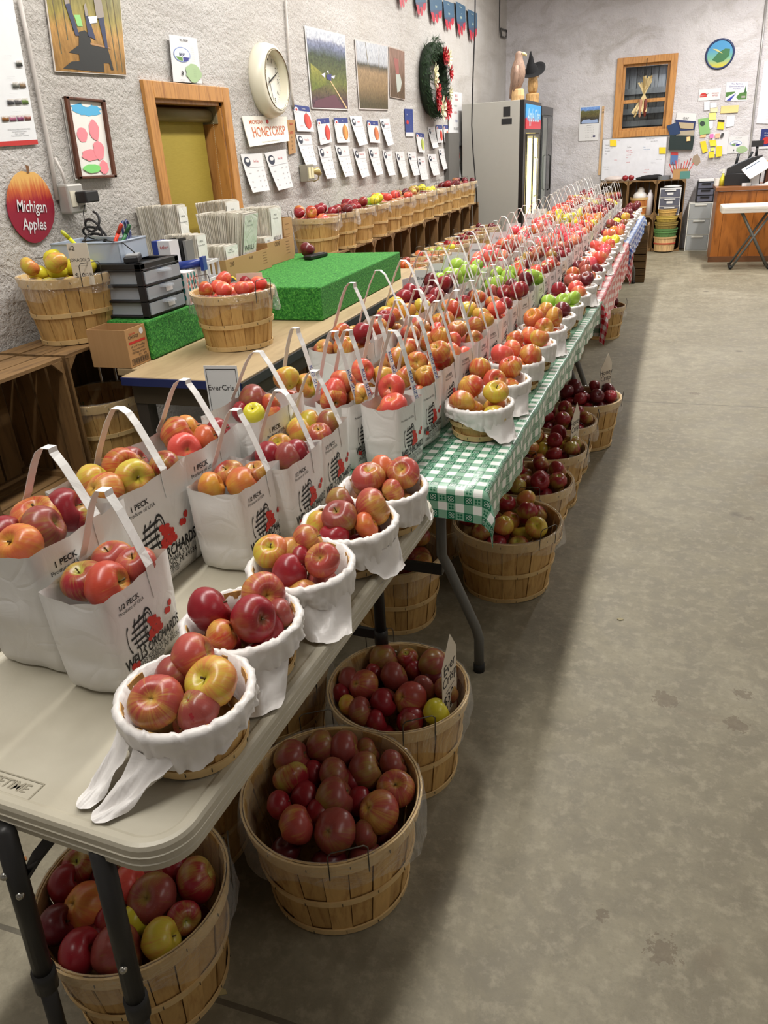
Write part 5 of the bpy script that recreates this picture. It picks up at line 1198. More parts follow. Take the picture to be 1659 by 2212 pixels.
# ------------------------------------------------------------------ things on the walls
class Sheet:
    """a flat thing hung on a wall: corners read off the wall plane, art laid on it in (s,t), t up"""
    def __init__(s, name, label, cat, wall, q, mat=M_WHITE, th=.0015, off=.006, lift=0.0, group=None, size=None):
        f = (lambda p: AX(p[0], p[1], XL)) if wall == 'L' else (lambda p: AY(p[0], p[1], YB))
        P = [f(p) for p in q]; s.F = ML if wall == 'L' else MBk
        uv = [((p.y if wall == 'L' else p.x), p.z) for p in P]
        cu = sum(p[0] for p in uv)/4; cv = sum(p[1] for p in uv)/4
        s.TL, s.TR, s.BR, s.BL = [(u-cu, v-cv) for u, v in uv]; s.off = off; s.lift = lift; s.th = th
        s.W = (math.dist(s.TL, s.TR)+math.dist(s.BL, s.BR))/2; s.H = (math.dist(s.TL, s.BL)+math.dist(s.TR, s.BR))/2
        s.e = empty(name, (XL, cu, cv) if wall == 'L' else (cu, YB, cv), 0, label, cat, group); s.n = 0
        mb = MB(); ins = [(0, 0), (1, 0), (1, 1), (0, 1)]
        s.slab(mb, 0, 0, 1, 1, 0, th); mb.build('board', mat, s.e)
    def P(s, a, b, w=0.0):
        u = (s.BL[0]*(1-a)+s.BR[0]*a)*(1-b)+(s.TL[0]*(1-a)+s.TR[0]*a)*b
        v = (s.BL[1]*(1-a)+s.BR[1]*a)*(1-b)+(s.TL[1]*(1-a)+s.TR[1]*a)*b
        return s.F @ Vector((u, v, s.off+s.lift*max(0.0, 1-b)**1.5+w))
    def slab(s, mb, a0, b0, a1, b1, w0, w1, mi=0):
        c = [(a0, b0), (a1, b0), (a1, b1), (a0, b1)]
        if s.lift and b1-b0 > .9:
            n = 6
            for k in range(n):
                y0, y1 = b0+(b1-b0)*k/n, b0+(b1-b0)*(k+1)/n
                mb.add([s.P(a, b, w) for w in (w0, w1) for a, b in ((a0, y0), (a1, y0), (a1, y1), (a0, y1))], [(3, 2, 1, 0), (4, 5, 6, 7), (0, 1, 5, 4), (1, 2, 6, 5), (2, 3, 7, 6), (3, 0, 4, 7)], mi)
        else: mb.add([s.P(a, b, w) for w in (w0, w1) for a, b in c], [(3, 2, 1, 0), (4, 5, 6, 7), (0, 1, 5, 4), (1, 2, 6, 5), (2, 3, 7, 6), (3, 0, 4, 7)], mi)
    def w(s): s.n += 1; return s.th+.0006+.0004*s.n
    def rect(s, name, mat, *rs, w=None):
        w = w or s.w(); mb = MB()
        for (a0, b0, a1, b1) in rs: mb.add([s.P(a, b, w) for a, b in ((a0, b0), (a1, b0), (a1, b1), (a0, b1))], [(0, 1, 2, 3)])
        return mb.build(name, mat, s.e)
    def poly(s, name, mat, *ps, w=None):
        w = w or s.w(); mb = MB()
        for p in ps: mb.add([s.P(a, b, w) for a, b in p], [tuple(range(len(p)))])
        return mb.build(name, mat, s.e)
    def text(s, mat, *ts, name='lettering'):
        w = s.w(); mb = MB()
        for t_ in ts:
            tx, a, b, sz = t_[:4]; xs = t_[4] if len(t_) > 4 else 1.0; al = t_[5] if len(t_) > 5 else 'CENTER'; bd = t_[6] if len(t_) > 6 else 0.0
            vs, fs = text_geo(tx, sz*s.H, al, xs, bd)
            mb.add([s.P(a+x/s.W, b+y/s.H, w) for x, y in vs], fs)
        return mb.build(name, mat, s.e)
    def disc(s, name, mat, a, b, ra, rb, n=20, a0=0, a1=2*PI, wob=0, seed=0):
        rr = random.Random(seed); p = [(a+ra*math.cos(a0+(a1-a0)*i/n)*(1+wob*(rr.random()-.5)), b+rb*math.sin(a0+(a1-a0)*i/n)*(1+wob*(rr.random()-.5))) for i in range(n)]
        return s.poly(name, mat, p)
def photo(name, stops, scale=8, amp=.5, stretch=(1, 1, 1), fine=.35, gloss=.25, H=1.0, mid=0.5):
    """a printed picture: colour bands running up the sheet, broken by noise"""
    t = NT(name); g = t.node('ShaderNodeTexCoord').outputs['Generated']; o = t.obj(); s = t.node('ShaderNodeSeparateXYZ', {0: g})
    n = t.noise(t.mapping(o, stretch), scale, 5, .65); n2 = t.noise(t.mapping(o, stretch), scale*5, 3, .6)
    f = t.math('ADD', s.outputs[2], t.math('MULTIPLY', t.math('SUBTRACT', n, .5), amp))
    c = t.ramp(f, [(p, lin(c)) for p, c in stops]); c = t.mix(fine, c, t.ramp(n2, [(.3, (0, 0, 0)), (.7, (1, 1, 1))]), 'OVERLAY')
    t.col(c); t.set(Roughness=gloss); return t.m
F_ = lambda *c: flat(tuple(c), .5, 0, .03)
# tall price list at the left edge
s = Sheet('wall_calendar', 'tall white nursery poster with small photos and a red foot at the left edge', 'poster', 'L', ((-60, 0), (24, -2), (79, 312), (-20, 318)), F_(226, 228, 230))
s.rect('red_foot', M_REDI, (0, 0, 1, .035)); s.text(F_(120, 120, 124), *[(l, .62, b, .012) for l, b in (('CATALOGUE OF PEACH AND APPLE TREES', .115), ('International Nursery Supplies', .10), ('Phone - Catalogues', .085), ('Trees and Rootstocks - Year Round', .07))])
for j, (b, cs) in enumerate(((.175, ((150, 96, 40), (186, 110, 140), (150, 70, 120), (160, 90, 80))), (.29, ((70, 70, 74), (90, 88, 90), (118, 146, 74))), (.405, ((120, 120, 110), (150, 126, 96))), (.55, ((70, 72, 64),)))):
    for k, c in enumerate(cs[::-1]): a = .93-k*.17; s.rect('small_photo', photo('nursery_photo', ((.2, tuple(v//2 for v in c)), (.5, c), (.8, (220, 215, 210))), 60, .6), (a-.15, b, a, b+.042))
s.text(F_(150, 150, 152), *[('.................................', .6, b, .012) for b in (.245, .36, .37, .475, .485, .62, .63)])
# grower photo
s = Sheet('photo_print', 'glossy photo print of people working between orchard rows on a dark rig', 'photo', 'L', ((88, -45), (252, -50), (270, 164), (115, 155)), flat((210, 200, 190), .3), .004)
s.rect('picture', photo('orchard_rows_photo', ((.1, (150, 112, 60)), (.4, (178, 136, 78)), (.55, (150, 136, 70)), (.8, (120, 116, 72)), (1, (160, 160, 150))), 9, .35, (1, 1, .3)), (.01, .01, .99, .99))
s.poly('tree_rows', F_(96, 84, 48), *[[(a, .99), (a+.012, .99), (b+.014, c), (b, c)] for a, b, c in ((.06, .1, .2), (.18, .2, .35), (.30, .28, .45), (.66, .72, .2), (.76, .85, .05), (.86, .93, .03))])
s.poly('sky_gap', F_(206, 216, 222), [(.42, .99), (.50, .99), (.49, .93), (.44, .93)])
s.poly('black_rig', F_(26, 28, 26), [(.10, .04), (.66, .02), (.66, .12), (.74, .12), (.76, .05), (.80, .05), (.74, .28), (.52, .30), (.50, .42), (.44, .46), (.36, .44), (.34, .30), (.20, .22), (.33, .20), (.33, .13), (.22, .12)])
s.poly('plank', F_(170, 128, 84), [(.50, .31), (.78, .27), (.78, .285), (.50, .33)])
s.poly('green_bin', F_(140, 200, 120), [(.32, .62), (.40, .62), (.42, .50), (.35, .50)])
s.poly('worker_figures', F_(44, 52, 84), [(.22, .74), (.28, .74), (.36, .40), (.31, .40)], [(.46, .64), (.49, .68), (.58, .36), (.48, .40)], [(.64, .60), (.72, .60), (.74, .28), (.70, .28)])
s.poly('worker_shirts', F_(150, 140, 132), [(.21, .90), (.26, .90), (.28, .74), (.22, .73)], [(.60, .82), (.70, .84), (.73, .60), (.62, .58)], [(.46, .72), (.49, .74), (.51, .62), (.47, .60)])
s.poly('white_glare_shirt', F_(236, 236, 240), [(.50, .60), (.62, .61), (.62, .54), (.52, .53)])
# why-maeap sheet
def maeap(q, wall, lab):
    s = Sheet('information_sheet', lab, 'notice', wall, q, M_WHITE, off=.02 if wall == 'L' else .006)
    s.text(F_(40, 40, 48), ('Why MAEAP?', .5, .91, .085, .8)); s.disc('logo_ring', F_(120, 140, 190), .38, .60, .30, .165); s.disc('logo_face', F_(226, 232, 240), .38, .60, .27, .145)
    s.poly('logo_field', F_(96, 140, 60), [(.14, .55), (.38, .55), (.38, .46), (.24, .48)]); s.poly('logo_water', F_(40, 40, 130), [(.40, .55), (.62, .55), (.56, .48), (.40, .455)])
    s.text(F_(36, 44, 96), ('MAEAP', .37, .60, .105, .75, 'CENTER', .01)); s.disc('green_blot', F_(160, 186, 140), .72, .22, .27, .20, 20, wob=.25)
    s.text(F_(110, 116, 110), *[('.....................', .76, b, .03) for b in (.80, .76, .72, .68, .64, .60, .56, .52, .48, .30, .26, .22, .18, .14)]); s.text(M_BLK, ('www.maeap.org', .30, .05, .03))
    s.poly('state_mark', M_BLK, [(.30, .26), (.35, .22), (.33, .14), (.28, .18), (.31, .20)])
maeap(((357, 75), (417, 84), (429, 181), (367, 177)), 'L', 'white Why MAEAP sheet above the blind window on the left wall')
# child's painting
s = Sheet('framed_painting', 'narrow brown framed painting with blue, pink and green dabs', 'picture', 'L', ((129, 208), (216, 216), (242, 384), (160, 388)), F_(232, 230, 224), .012)
mf = wood((92, 50, 28), (60, 30, 16), 'z', .4, 6, 8, 'dark_frame')
mb = MB()
for r_ in ((0, 0, .085, 1), (.915, 0, 1, 1), (0, 0, 1, .04), (0, .96, 1, 1)): s.slab(mb, *r_, .0, .024)
bevel(mb.build('frame', mf, s.e), .003)
s.disc('blue_dab', F_(84, 176, 220), .5, .86, .38, .075, 26, wob=.3, seed=1); s.disc('white_dab', F_(232, 230, 224), .52, .93, .12, .04, 14)
for a, b, ra, rb in ((.30, .55, .13, .09), (.62, .61, .13, .13), (.42, .30, .22, .07), (.66, .36, .14, .12), (.72, .14, .12, .09)): s.disc('pink_dab', F_(240, 140, 150), a, b, ra, rb, 22, wob=.25, seed=int(a*99))
s.disc('green_dab', F_(130, 216, 120), .40, .13, .22, .055, 22, wob=.2, seed=5)
# Michigan Apples die-cut sign
s = Sheet('apple_sign', 'apple shaped red Michigan Apples sign by the outlet box', 'sign', 'L', ((2, 357), (105, 367), (124, 528), (18, 532)), F_(150, 40, 44), .002)
COL.objects.unlink(kids(s.e)[0]); pts = []
for i in range(44):
    a = PI/2+2*PI*i/44; r = 1; x = .5+.49*math.cos(a)*(1-.16*max(0, -math.sin(a))**2); y = .5+.47*math.sin(a)
    if abs(math.cos(a)) < .3 and math.sin(a) > 0: y -= .035*(1-abs(math.cos(a))/.3)
    pts.append((x, y))
t = NT('printed_apple_red'); g = t.node('ShaderNodeTexCoord').outputs['Generated']; sz = t.node('ShaderNodeSeparateXYZ', {0: g}).outputs[2]; o = t.obj()
n = t.noise(t.mapping(o, (1, 8, .6)), 12, 4); f = t.math('ADD', sz, t.math('MULTIPLY', t.math('SUBTRACT', n, .5), .35))
t.col(t.ramp(f, [(.45, lin((140, 24, 48))), (.60, lin((156, 30, 44))), (.74, lin((196, 96, 50))), (.90, lin((224, 176, 100)))])); t.set(Roughness=.3)
mb = MB(); n_ = len(pts); mb.add([s.P(a, b, w) for w in (0, .003) for a, b in pts], [tuple(range(n_))[::-1], tuple(range(n_, 2*n_))]+[(i, (i+1) % n_, n_+(i+1) % n_, n_+i) for i in range(n_)]); mb.build('apple_board', t.m, s.e)
s.n = 6; s.poly('printed_stem', F_(120, 80, 44), [(.47, .93), (.52, .93), (.52, 1.02), (.45, 1.03)]); s.text(M_WHITE, ('Michigan', .50, .50, .215, .74, 'CENTER', .012), ('Apples', .52, .27, .215, .74, 'CENTER', .012))
# clock
c0 = AX(574, 172, XL); ck = empty('wall_clock', (XL, c0.y-.02, c0.z-.01), 0, 'round cream wall clock on the plaster between window and aerial photo', 'clock'); Rk = .205
Mx = Matrix.Rotation(PI/2, 3, 'Y')
mb = MB(); mb.lathe([(Rk*.98, 0), (Rk, .01), (Rk*.99, .04), (Rk*.93, .075), (Rk*.84, .09), (Rk*.80, .088), (Rk*.78, .07), (Rk*.78, .03)], 56, 0, Mx); mb.build('case', flat((226, 220, 200), .35, 0, .01), ck)
mb = MB(); mb.lathe([(Rk*.795, .089), (Rk*.80, .094), (Rk*.785, .096), (Rk*.77, .09)], 56, 0, Mx); mb.build('bezel', flat((150, 140, 120), .2, .8), ck)
mb = MB(); mb.lathe([(.0001, .03), (Rk*.785, .03)], 48, 0, Mx); mb.build('dial', flat((232, 230, 220), .5, 0, .01), ck)
FD = Matrix.Translation((.032, 0, 0)) @ ML; mb = MB()
for h in range(12): a = PI/2-h*PI/6; txt(mb, str(h or 12), Rk*.60*math.cos(a), Rk*.60*math.sin(a), .040, FD, 0)
for h in range(60):
    a = h*PI/30; L_ = .010 if h % 5 else .016; ca, sa = math.cos(a), math.sin(a)
    mb.add([FD @ Vector((r*ca-w_*sa, r*sa+w_*ca, 0)) for r, w_ in ((Rk*.74, -.0008), (Rk*.74, .0008), (Rk*.74-L_, .0008), (Rk*.74-L_, -.0008))], [(0, 1, 2, 3)])
mb.build('numerals', M_INK, ck)
def hand(L_, w_, a, z, nm):
    ca, sa = math.cos(a), math.sin(a); mb = MB(); mb.poly([(r*ca-q*sa, r*sa+q*ca) for r, q in ((-.02, -w_), (L_, -w_*.4), (L_, w_*.4), (-.02, w_))], .0015, Matrix.Translation((.033+z, 0, 0)) @ ML); mb.build(nm, M_BLK, ck)
hand(.125, .004, PI/2-2*PI*(11/60), .006, 'minute_hand'); hand(.135, .0025, PI/2-2*PI*(27.5/60), .002, 'second_hand'); hand(.085, .005, PI/2-2*PI*(2.2/12), .009, 'hour_hand')
# honeycrisp sign and box card
s = Sheet('variety_sign', 'cream Michigan Honeycrisp sign below the clock', 'sign', 'L', ((519, 251), (616, 252), (616, 305), (530, 318)), F_(232, 228, 216), .004, .008, .02)
s.text(F_(190, 96, 50), ('MICHIGAN', .27, .80, .20, 1.15, 'CENTER', .01), ('HONEYCRISP', .53, .44, .50, .98, 'CENTER', .008)); s.disc('small_apple', M_REDI, .52, .81, .03, .08); s.text(F_(120, 116, 110), ('Zestar, honey, and a crisp bite. Good for snacking, baking & more', .53, .10, .07, .9))
s = Sheet('cardboard_sign', 'narrow brown cardboard price sign beside the Honeycrisp sign', 'sign', 'L', ((616, 260), (634, 258), (636, 330), (622, 334)), M_CB, .004)
s.text(M_REDI, ('Sheet', .5, .88, .10), ('SWEET', .5, .62, .12, .8)); s.text(M_INK, *[('- $ -', .5, b, .08) for b in (.48, .36, .24, .14)])
# variety posters (blue head, apple) and bearded-logo price sheets
def variety(q, title, col, lab, full=False):
    s = Sheet('variety_poster', lab, 'poster', 'L', q, M_WHITE, .002, .007, .012, 'blue headed variety posters')
    s.rect('blue_head', flat((44, 60, 128), .4), (0, .80, 1, 1)); s.disc('logo_spot', M_WHITE, .16, .83, .13, .10, 14); s.disc('logo_apple', M_REDI, .16, .83, .06, .045, 12)
    s.text(M_WHITE, (title, .60, .895, .10, .8)); s.disc('apple_picture', apple_print(col), .72, .42, .21, .30, 24); s.poly('picture_stem', F_(110, 90, 50), [(.70, .70), (.74, .70), (.74, .77), (.71, .77)])
    s.text(F_(130, 130, 140), *[('..........', .28, b, .045) for b in (.70, .62, .54, .46, .38)]); s.text(M_REDI, ('Wells Orchards', .30, .22, .045)); s.text(F_(110, 110, 120), ('..............', .4, .10, .04))
def apple_print(c):
    t = NT('printed_apple'); g = t.node('ShaderNodeTexCoord').outputs['Generated']; s_ = t.node('ShaderNodeSeparateXYZ', {0: g}).outputs[1]
    t.col(t.ramp(s_, [(0, lin(tuple(int(v*.75) for v in c))), (.45, lin(c)), (.6, lin(tuple(min(255, int(v*1.12)+20) for v in c))), (1, lin(tuple(int(v*.8) for v in c)))])); t.set(Roughness=.4); return t.m
RED, ORG, YG = (216, 60, 44), (208, 132, 60), (176, 190, 80)
VP = [(((630, 226), (665, 231), (673, 285), (637, 284)), 'Honeycrisp', RED, 'tall blue headed Honeycrisp poster left of the other variety posters'),
      (((681, 257), (708, 255), (712, 307), (687, 314)), 'Gala', RED, 'blue headed Gala poster with a red apple, first under the aerial photo'),
      (((718, 255), (748, 255), (751, 308), (724, 309)), 'Fuji', ORG, 'blue headed Fuji poster with an orange apple under the aerial photo'),
      (((790, 260), (814, 262), (817, 309), (795, 308)), 'Jonagold', (210, 110, 60), 'blue headed Jonagold poster under the cornfield photo'),
      (((896, 286), (914, 289), (914, 330), (901, 329)), 'Golden', YG, 'blue headed poster with a yellow green apple below the wreath'),
      (((940, 270), (953, 271), (954, 308), (942, 309)), 'Jonathan', RED, 'small blue headed poster with a red apple right of the wreath'),
      (((956, 270), (966, 271), (967, 308), (957, 308)), 'Rome', (196, 100, 60), 'small blue headed poster with an orange red apple next to the Join Us sign'),
      (((979, 314), (991, 316), (991, 347), (980, 346)), 'Winesap', RED, 'small blue headed poster under the Join Us sign')]
for q, tt, c, lab in VP: variety(q, tt, c, lab)
def beard(q, title, lab):
    s = Sheet('price_sheet', lab, 'price sheet', 'L', q, M_WHITE, .001, .004, .035, 'white price sheets with a dark head logo')
    s.disc('logo_head', F_(36, 44, 62), .22, .80, .15, .125, 18); s.disc('logo_face', M_WHITE, .24, .83, .09, .05, 14)
    s.text(M_REDI, (title, .64, .80, .085, .8)); s.rect('rule', F_(150, 150, 154), (.08, .645, .97, .652)); s.text(M_INK, *[(l, a, b, .042) for b, a, l in ((.55, .62, '1/2 Pk'), (.55, .86, '1 Peck'), (.50, .2, 'Amount'), (.40, .62, '$10'), (.40, .86, '$18'), (.28, .2, '1/2 bu'), (.28, .62, '$24'), (.28, .86, '$20'), (.13, .2, 'Bushel'), (.13, .62, '$36'), (.13, .86, 'Each'))])
BS = [((518, 333), (564, 331), (571, 411), (534, 417), 'EverCrisp', 'first under the Honeycrisp sign'), ((570, 331), (616, 322), (622, 404), (590, 412), 'Pink Lady', 'second under the Honeycrisp sign'),
      ((637, 288), (670, 288), (675, 357), (650, 358), 'HoneyCrisp', 'directly under the tall Honeycrisp poster'), ((685, 316), (713, 314), (717, 384), (696, 387), 'Gala', 'under the Gala poster'),
      ((722, 313), (751, 313), (755, 379), (736, 383), 'Fuji', 'under the Fuji poster'), ((754, 251), (780, 250), (785, 311), (767, 316), 'Braeburn', 'upper row between the Fuji and Jonagold posters'),
      ((761, 321), (787, 320), (789, 380), (773, 385), 'Crimson Crisp', 'fourth along the lower row'), ((794, 320), (816, 319), (819, 376), (804, 380), 'Jonagold', 'under the Jonagold poster'),
      ((819, 257), (840, 256), (842, 312), (829, 316), 'Rome Beauty', 'upper row, right of the Jonagold poster'), ((825, 324), (845, 324), (846, 378), (832, 380), 'Golden Del', 'sixth along the lower row'),
      ((853, 328), (872, 328), (873, 380), (861, 384), 'Empire', 'seventh along the lower row'), ((879, 329), (897, 329), (899, 378), (886, 380), 'Northern Spy', 'eighth along the lower row'),
      ((901, 340), (917, 339), (918, 387), (903, 389), 'Red Delicious', 'lowest of all, under the yellow apple poster'), ((923, 333), (941, 333), (943, 377), (929, 380), 'McIntosh', 'right of the lowest hung sheet'),
      ((923, 275), (938, 273), (940, 318), (928, 321), 'Ida Red', 'just under the wreath'), ((946, 321), (959, 321), (961, 364), (951, 367), 'Rome', 'second from the end of the lower row'), ((963, 318), (976, 318), (979, 360), (969, 363), 'Winesap', 'last in the lower row'), ((980, 348), (991, 348), (991, 384), (980, 386), 'Fuji', 'below the last small poster')]
for *q, tt, lab in BS: beard(tuple(q), tt, 'white price sheet with a dark head logo, '+lab)
# big photos
s = Sheet('aerial_photo', 'large glossy aerial photo of an orchard farm on the left wall', 'photo', 'L', ((655, 55), (743, 76), (751, 238), (671, 235)), flat((214, 212, 212), .2), .003)
s.rect('picture', photo('aerial_orchard_print', ((.10, (74, 48, 60)), (.24, (92, 84, 50)), (.36, (104, 112, 52)), (.52, (80, 88, 50)), (.68, (62, 74, 52)), (.80, (110, 118, 142)), (.86, (132, 138, 160)), (.90, (196, 200, 208))), 7, .16, (1, 1, 1.4), .4), (.02, .015, .98, .97))
s.poly('green_field', photo('field_print', ((.2, (96, 108, 40)), (.8, (140, 140, 60))), 12, .6), [(.04, .22), (.42, .32), (.40, .42), (.22, .50), (.06, .56)])
s.poly('ploughed_field', F_(96, 58, 70), [(.04, .02), (.85, .02), (.62, .20), (.10, .10)]); s.poly('road', F_(206, 176, 130), [(.50, .38), (.53, .38), (.96, .02), (.92, .02)])
s.poly('farm_roofs', F_(206, 204, 222), [(.30, .44), (.40, .47), (.38, .40)], [(.52, .43), (.66, .45), (.62, .40)], [(.44, .48), (.48, .51), (.49, .46)]); s.poly('farm_yard', F_(56, 58, 110), [(.42, .44), (.56, .46), (.54, .37), (.44, .39)])
s = Sheet('cornfield_photo', 'glossy photo of dry corn plants under a pale sky beside the aerial photo', 'photo', 'L', ((764, 84), (836, 98), (837, 238), (774, 236)), flat((206, 200, 196), .2), .003)
s.rect('picture', photo('cornfield_print', ((.08, (76, 70, 48)), (.35, (140, 118, 86)), (.55, (152, 128, 96)), (.645, (74, 72, 60)), (.70, (178, 182, 188)), (.9, (190, 194, 200))), 12, .12, (1, 5, .7), .55), (.02, .015, .98, .98))
s.poly('tall_tassels', F_(110, 100, 70), [(.28, .98), (.29, .98), (.36, .64), (.34, .64)], [(.70, .95), (.71, .95), (.69, .62), (.67, .62)])
s = Sheet('portrait_photo', 'narrow brown photo of a person with a pale garment, left of the wreath', 'photo', 'L', ((838, 100), (872, 110), (873, 216), (841, 210)), flat((190, 176, 166), .2), .003)
s.rect('picture', photo('barn_interior_print', ((.1, (92, 76, 60)), (.5, (112, 90, 76)), (.8, (140, 112, 98))), 5, .6, (1, 3, .5)), (.02, .015, .98, .98))
s.poly('pale_garment', F_(176, 182, 174), [(.38, .48), (.66, .50), (.78, .34), (.66, .16), (.46, .12)]); s.poly('figure_top', F_(150, 90, 84), [(.26, .80), (.56, .80), (.60, .50), (.40, .48)])
s = Sheet('portrait_photo', 'dark narrow photo partly covered by the wreath on its right side', 'photo', 'L', ((945, 138), (964, 143), (965, 228), (947, 232)), flat((120, 100, 100), .3), .003)
s.rect('picture', photo('dim_photo_print', ((.1, (150, 170, 160)), (.3, (92, 74, 72)), (.8, (96, 80, 78))), 6, .4), (.03, .02, .97, .98))
s = Sheet('growing_chart', 'dark blue chart with a red apple left of the wreath bottom', 'poster', 'L', ((872, 235), (890, 236), (892, 295), (875, 295)), flat((40, 62, 130), .4), .002)
s.rect('white_foot', M_WHITE, (0, 0, 1, .15)); s.disc('red_apple', M_REDI, .28, .52, .14, .08); s.text(F_(180, 190, 220), *[('..........', .66, b, .05) for b in (.90, .82, .74, .66, .58, .50, .42, .34, .26)]); s.text(M_WHITE, ('Apples', .26, .80, .06))
s = Sheet('join_us_sign', 'tall white Join Us On The Web sign in red, green and black letters', 'sign', 'L', ((967, 197), (995, 201), (995, 315), (967, 315)), M_WHITE, .004, .01)
s.text(M_REDI, ('JOIN US', .55, .93, .075, .8), ('ON THE WEB', .55, .86, .06, .7), ('AND ON', .50, .62, .065, .8)); s.text(F_(70, 130, 90), ('wellsorchards.com', .5, .75, .055, .62)); s.text(M_BLUEI, ('f  Facebook', .55, .47, .07, .7)); s.text(M_INK, ('FOR ALL THE LATEST', .55, .32, .07, .60), ('UPDATES', .6, .19, .075, .8))
# outlet boxes
M_OUT = flat((176, 174, 168), .45, .3)
p = AX(140, 430, XL); e = empty('outlet_box', (XL, p.y, p.z), 0, 'grey metal outlet box with a black adapter plugged in, beside the apple sign', 'outlet')
bevel(MB().box((.035, 0, 0), (.06, .10, .115)).build('metal_box', M_OUT, e), .008)
mb = MB(); mb.box((.066, -.022, 0), (.004, .034, .06)); mb.build('socket_face', flat((222, 216, 196), .4), e); bevel(MB().box((.094, .03, .004), (.055, .085, .045)).build('adapter', M_BLK, e), .005)
mb = MB(); mb.tube([(.03, -.01, .05), (.025, -.01, .10), (.012, -.02, .16)], .006, 8); mb.build('conduit_stub', M_PIPE, e)
p = AX(656, 374, XL); e = empty('outlet_box', (XL, p.y, p.z), 0, 'metal outlet box with a round plug under the tall Honeycrisp sheet', 'outlet')
bevel(MB().box((.035, -.02, 0), (.06, .12, .11)).build('metal_box', flat((170, 166, 150), .3, .6), e), .006)
mb = MB(); mb.box((.067, -.045, 0), (.004, .035, .07)); mb.box((.067, .005, 0), (.004, .035, .07)); mb.build('socket_face', flat((226, 220, 180), .4), e)
mb = MB(); mb.tube([(.05, .03, .01), (.07, .075, .008), (.07, .115, -.01)], .022, 12, rr=[.012, .026, .018]); mb.tube([(.07, .115, -.01), (.06, .10, -.05), (.03, .09, -.06)], .004, 8); mb.build('plug', flat((196, 180, 120), .3, .3), e)
# wreath
pw = AX(925, 175, XL); we = empty('wreath', (XL+.007, pw.y, pw.z), 0, 'large evergreen wreath with red and cream poinsettias on the left wall', 'wreath')
a_, b_ = AX(887, 190, XL), AX(950, 190, XL); Ry = (b_.y-a_.y)/2*.62; t_, u_ = AX(915, 80, XL), AX(925, 272, XL); Rz = (t_.z-u_.z)/2*.72
rr = random.Random(12); mb = MB(); NB = 900
for i in range(NB):
    a = rr.uniform(0, 2*PI); rad = rr.uniform(.0, .085); ph = rr.uniform(0, 2*PI); q = Vector((.03+rad*math.cos(ph)*.7+.04, (Ry+rad*math.sin(ph))*math.cos(a), (Rz+rad*math.sin(ph))*math.sin(a)))
    d = Vector((rr.uniform(.2, 1), math.cos(a)*rr.uniform(-.4, 1.2)+rr.uniform(-.6, .6)-math.sin(a)*.6, math.sin(a)*rr.uniform(-.4, 1.2)+rr.uniform(-.6, .6)+math.cos(a)*.6)).normalized()
    sd = d.cross(Vector((rr.random(), rr.random(), rr.random()))).normalized(); L_ = rr.uniform(.04, .075)
    for k in range(5):
        o_ = q+d*L_*k/5
        for s_ in (-1, 1):
            tip = o_+(d*.5+sd*s_*.8).normalized()*.026; w_ = d.cross(sd)*.0022
            mb.add([o_+w_, o_-w_, tip], [(0, 1, 2)])
    mb.add([q-sd*.002, q+sd*.002, q+d*L_*1.2], [(0, 1, 2)])
mb.build('evergreen_needles', flat((38, 66, 34), .7, 0, .25, 60), we)
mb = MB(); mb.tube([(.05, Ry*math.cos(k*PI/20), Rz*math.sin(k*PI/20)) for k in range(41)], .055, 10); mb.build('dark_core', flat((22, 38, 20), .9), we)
def poinsettia(a, rad, col, r_):
    q = Vector((.13, (Ry+rad)*math.cos(a), (Rz+rad)*math.sin(a))); mb = MB()
    for ring_, (n_, L_, up) in enumerate(((6, r_, .25), (5, r_*.7, .6))):
        for k in range(n_):
            b = 2*PI*k/n_+ring_*.5+a; d = Vector((up, math.cos(b), math.sin(b))).normalized(); s_ = Vector((0, -math.sin(b), math.cos(b)))
            p = [q, q+d*L_*.35+s_*L_*.20, q+d*L_*.7+s_*L_*.22+Vector((.008, 0, 0)), q+d*L_, q+d*L_*.7-s_*L_*.22+Vector((.008, 0, 0)), q+d*L_*.35-s_*L_*.20]
            m_ = q+d*L_*.5+Vector((-.006, 0, 0)); mb.add(p+[m_], [(i, (i+1) % 6, 6) for i in range(6)])
    return mb.build('poinsettia', flat(col, .6, 0, .1), we)
RP, CP = (176, 26, 36), (226, 222, 190)
for a, rad, c, r_ in ((.95, -.02, RP, .10), (.75, .03, CP, .11), (1.2, -.05, RP, .10), (.25, .03, RP, .09), (2.9, -.07, CP, .10), (3.25, -.07, CP, .10), (3.75, -.09, RP, .12), (4.05, -.03, RP, .12), (4.65, -.02, CP, .13), (5.1, -.0, RP, .13), (5.35, .05, RP, .11), (5.9, .02, CP, .09)): poinsettia(a, rad, c, r_)
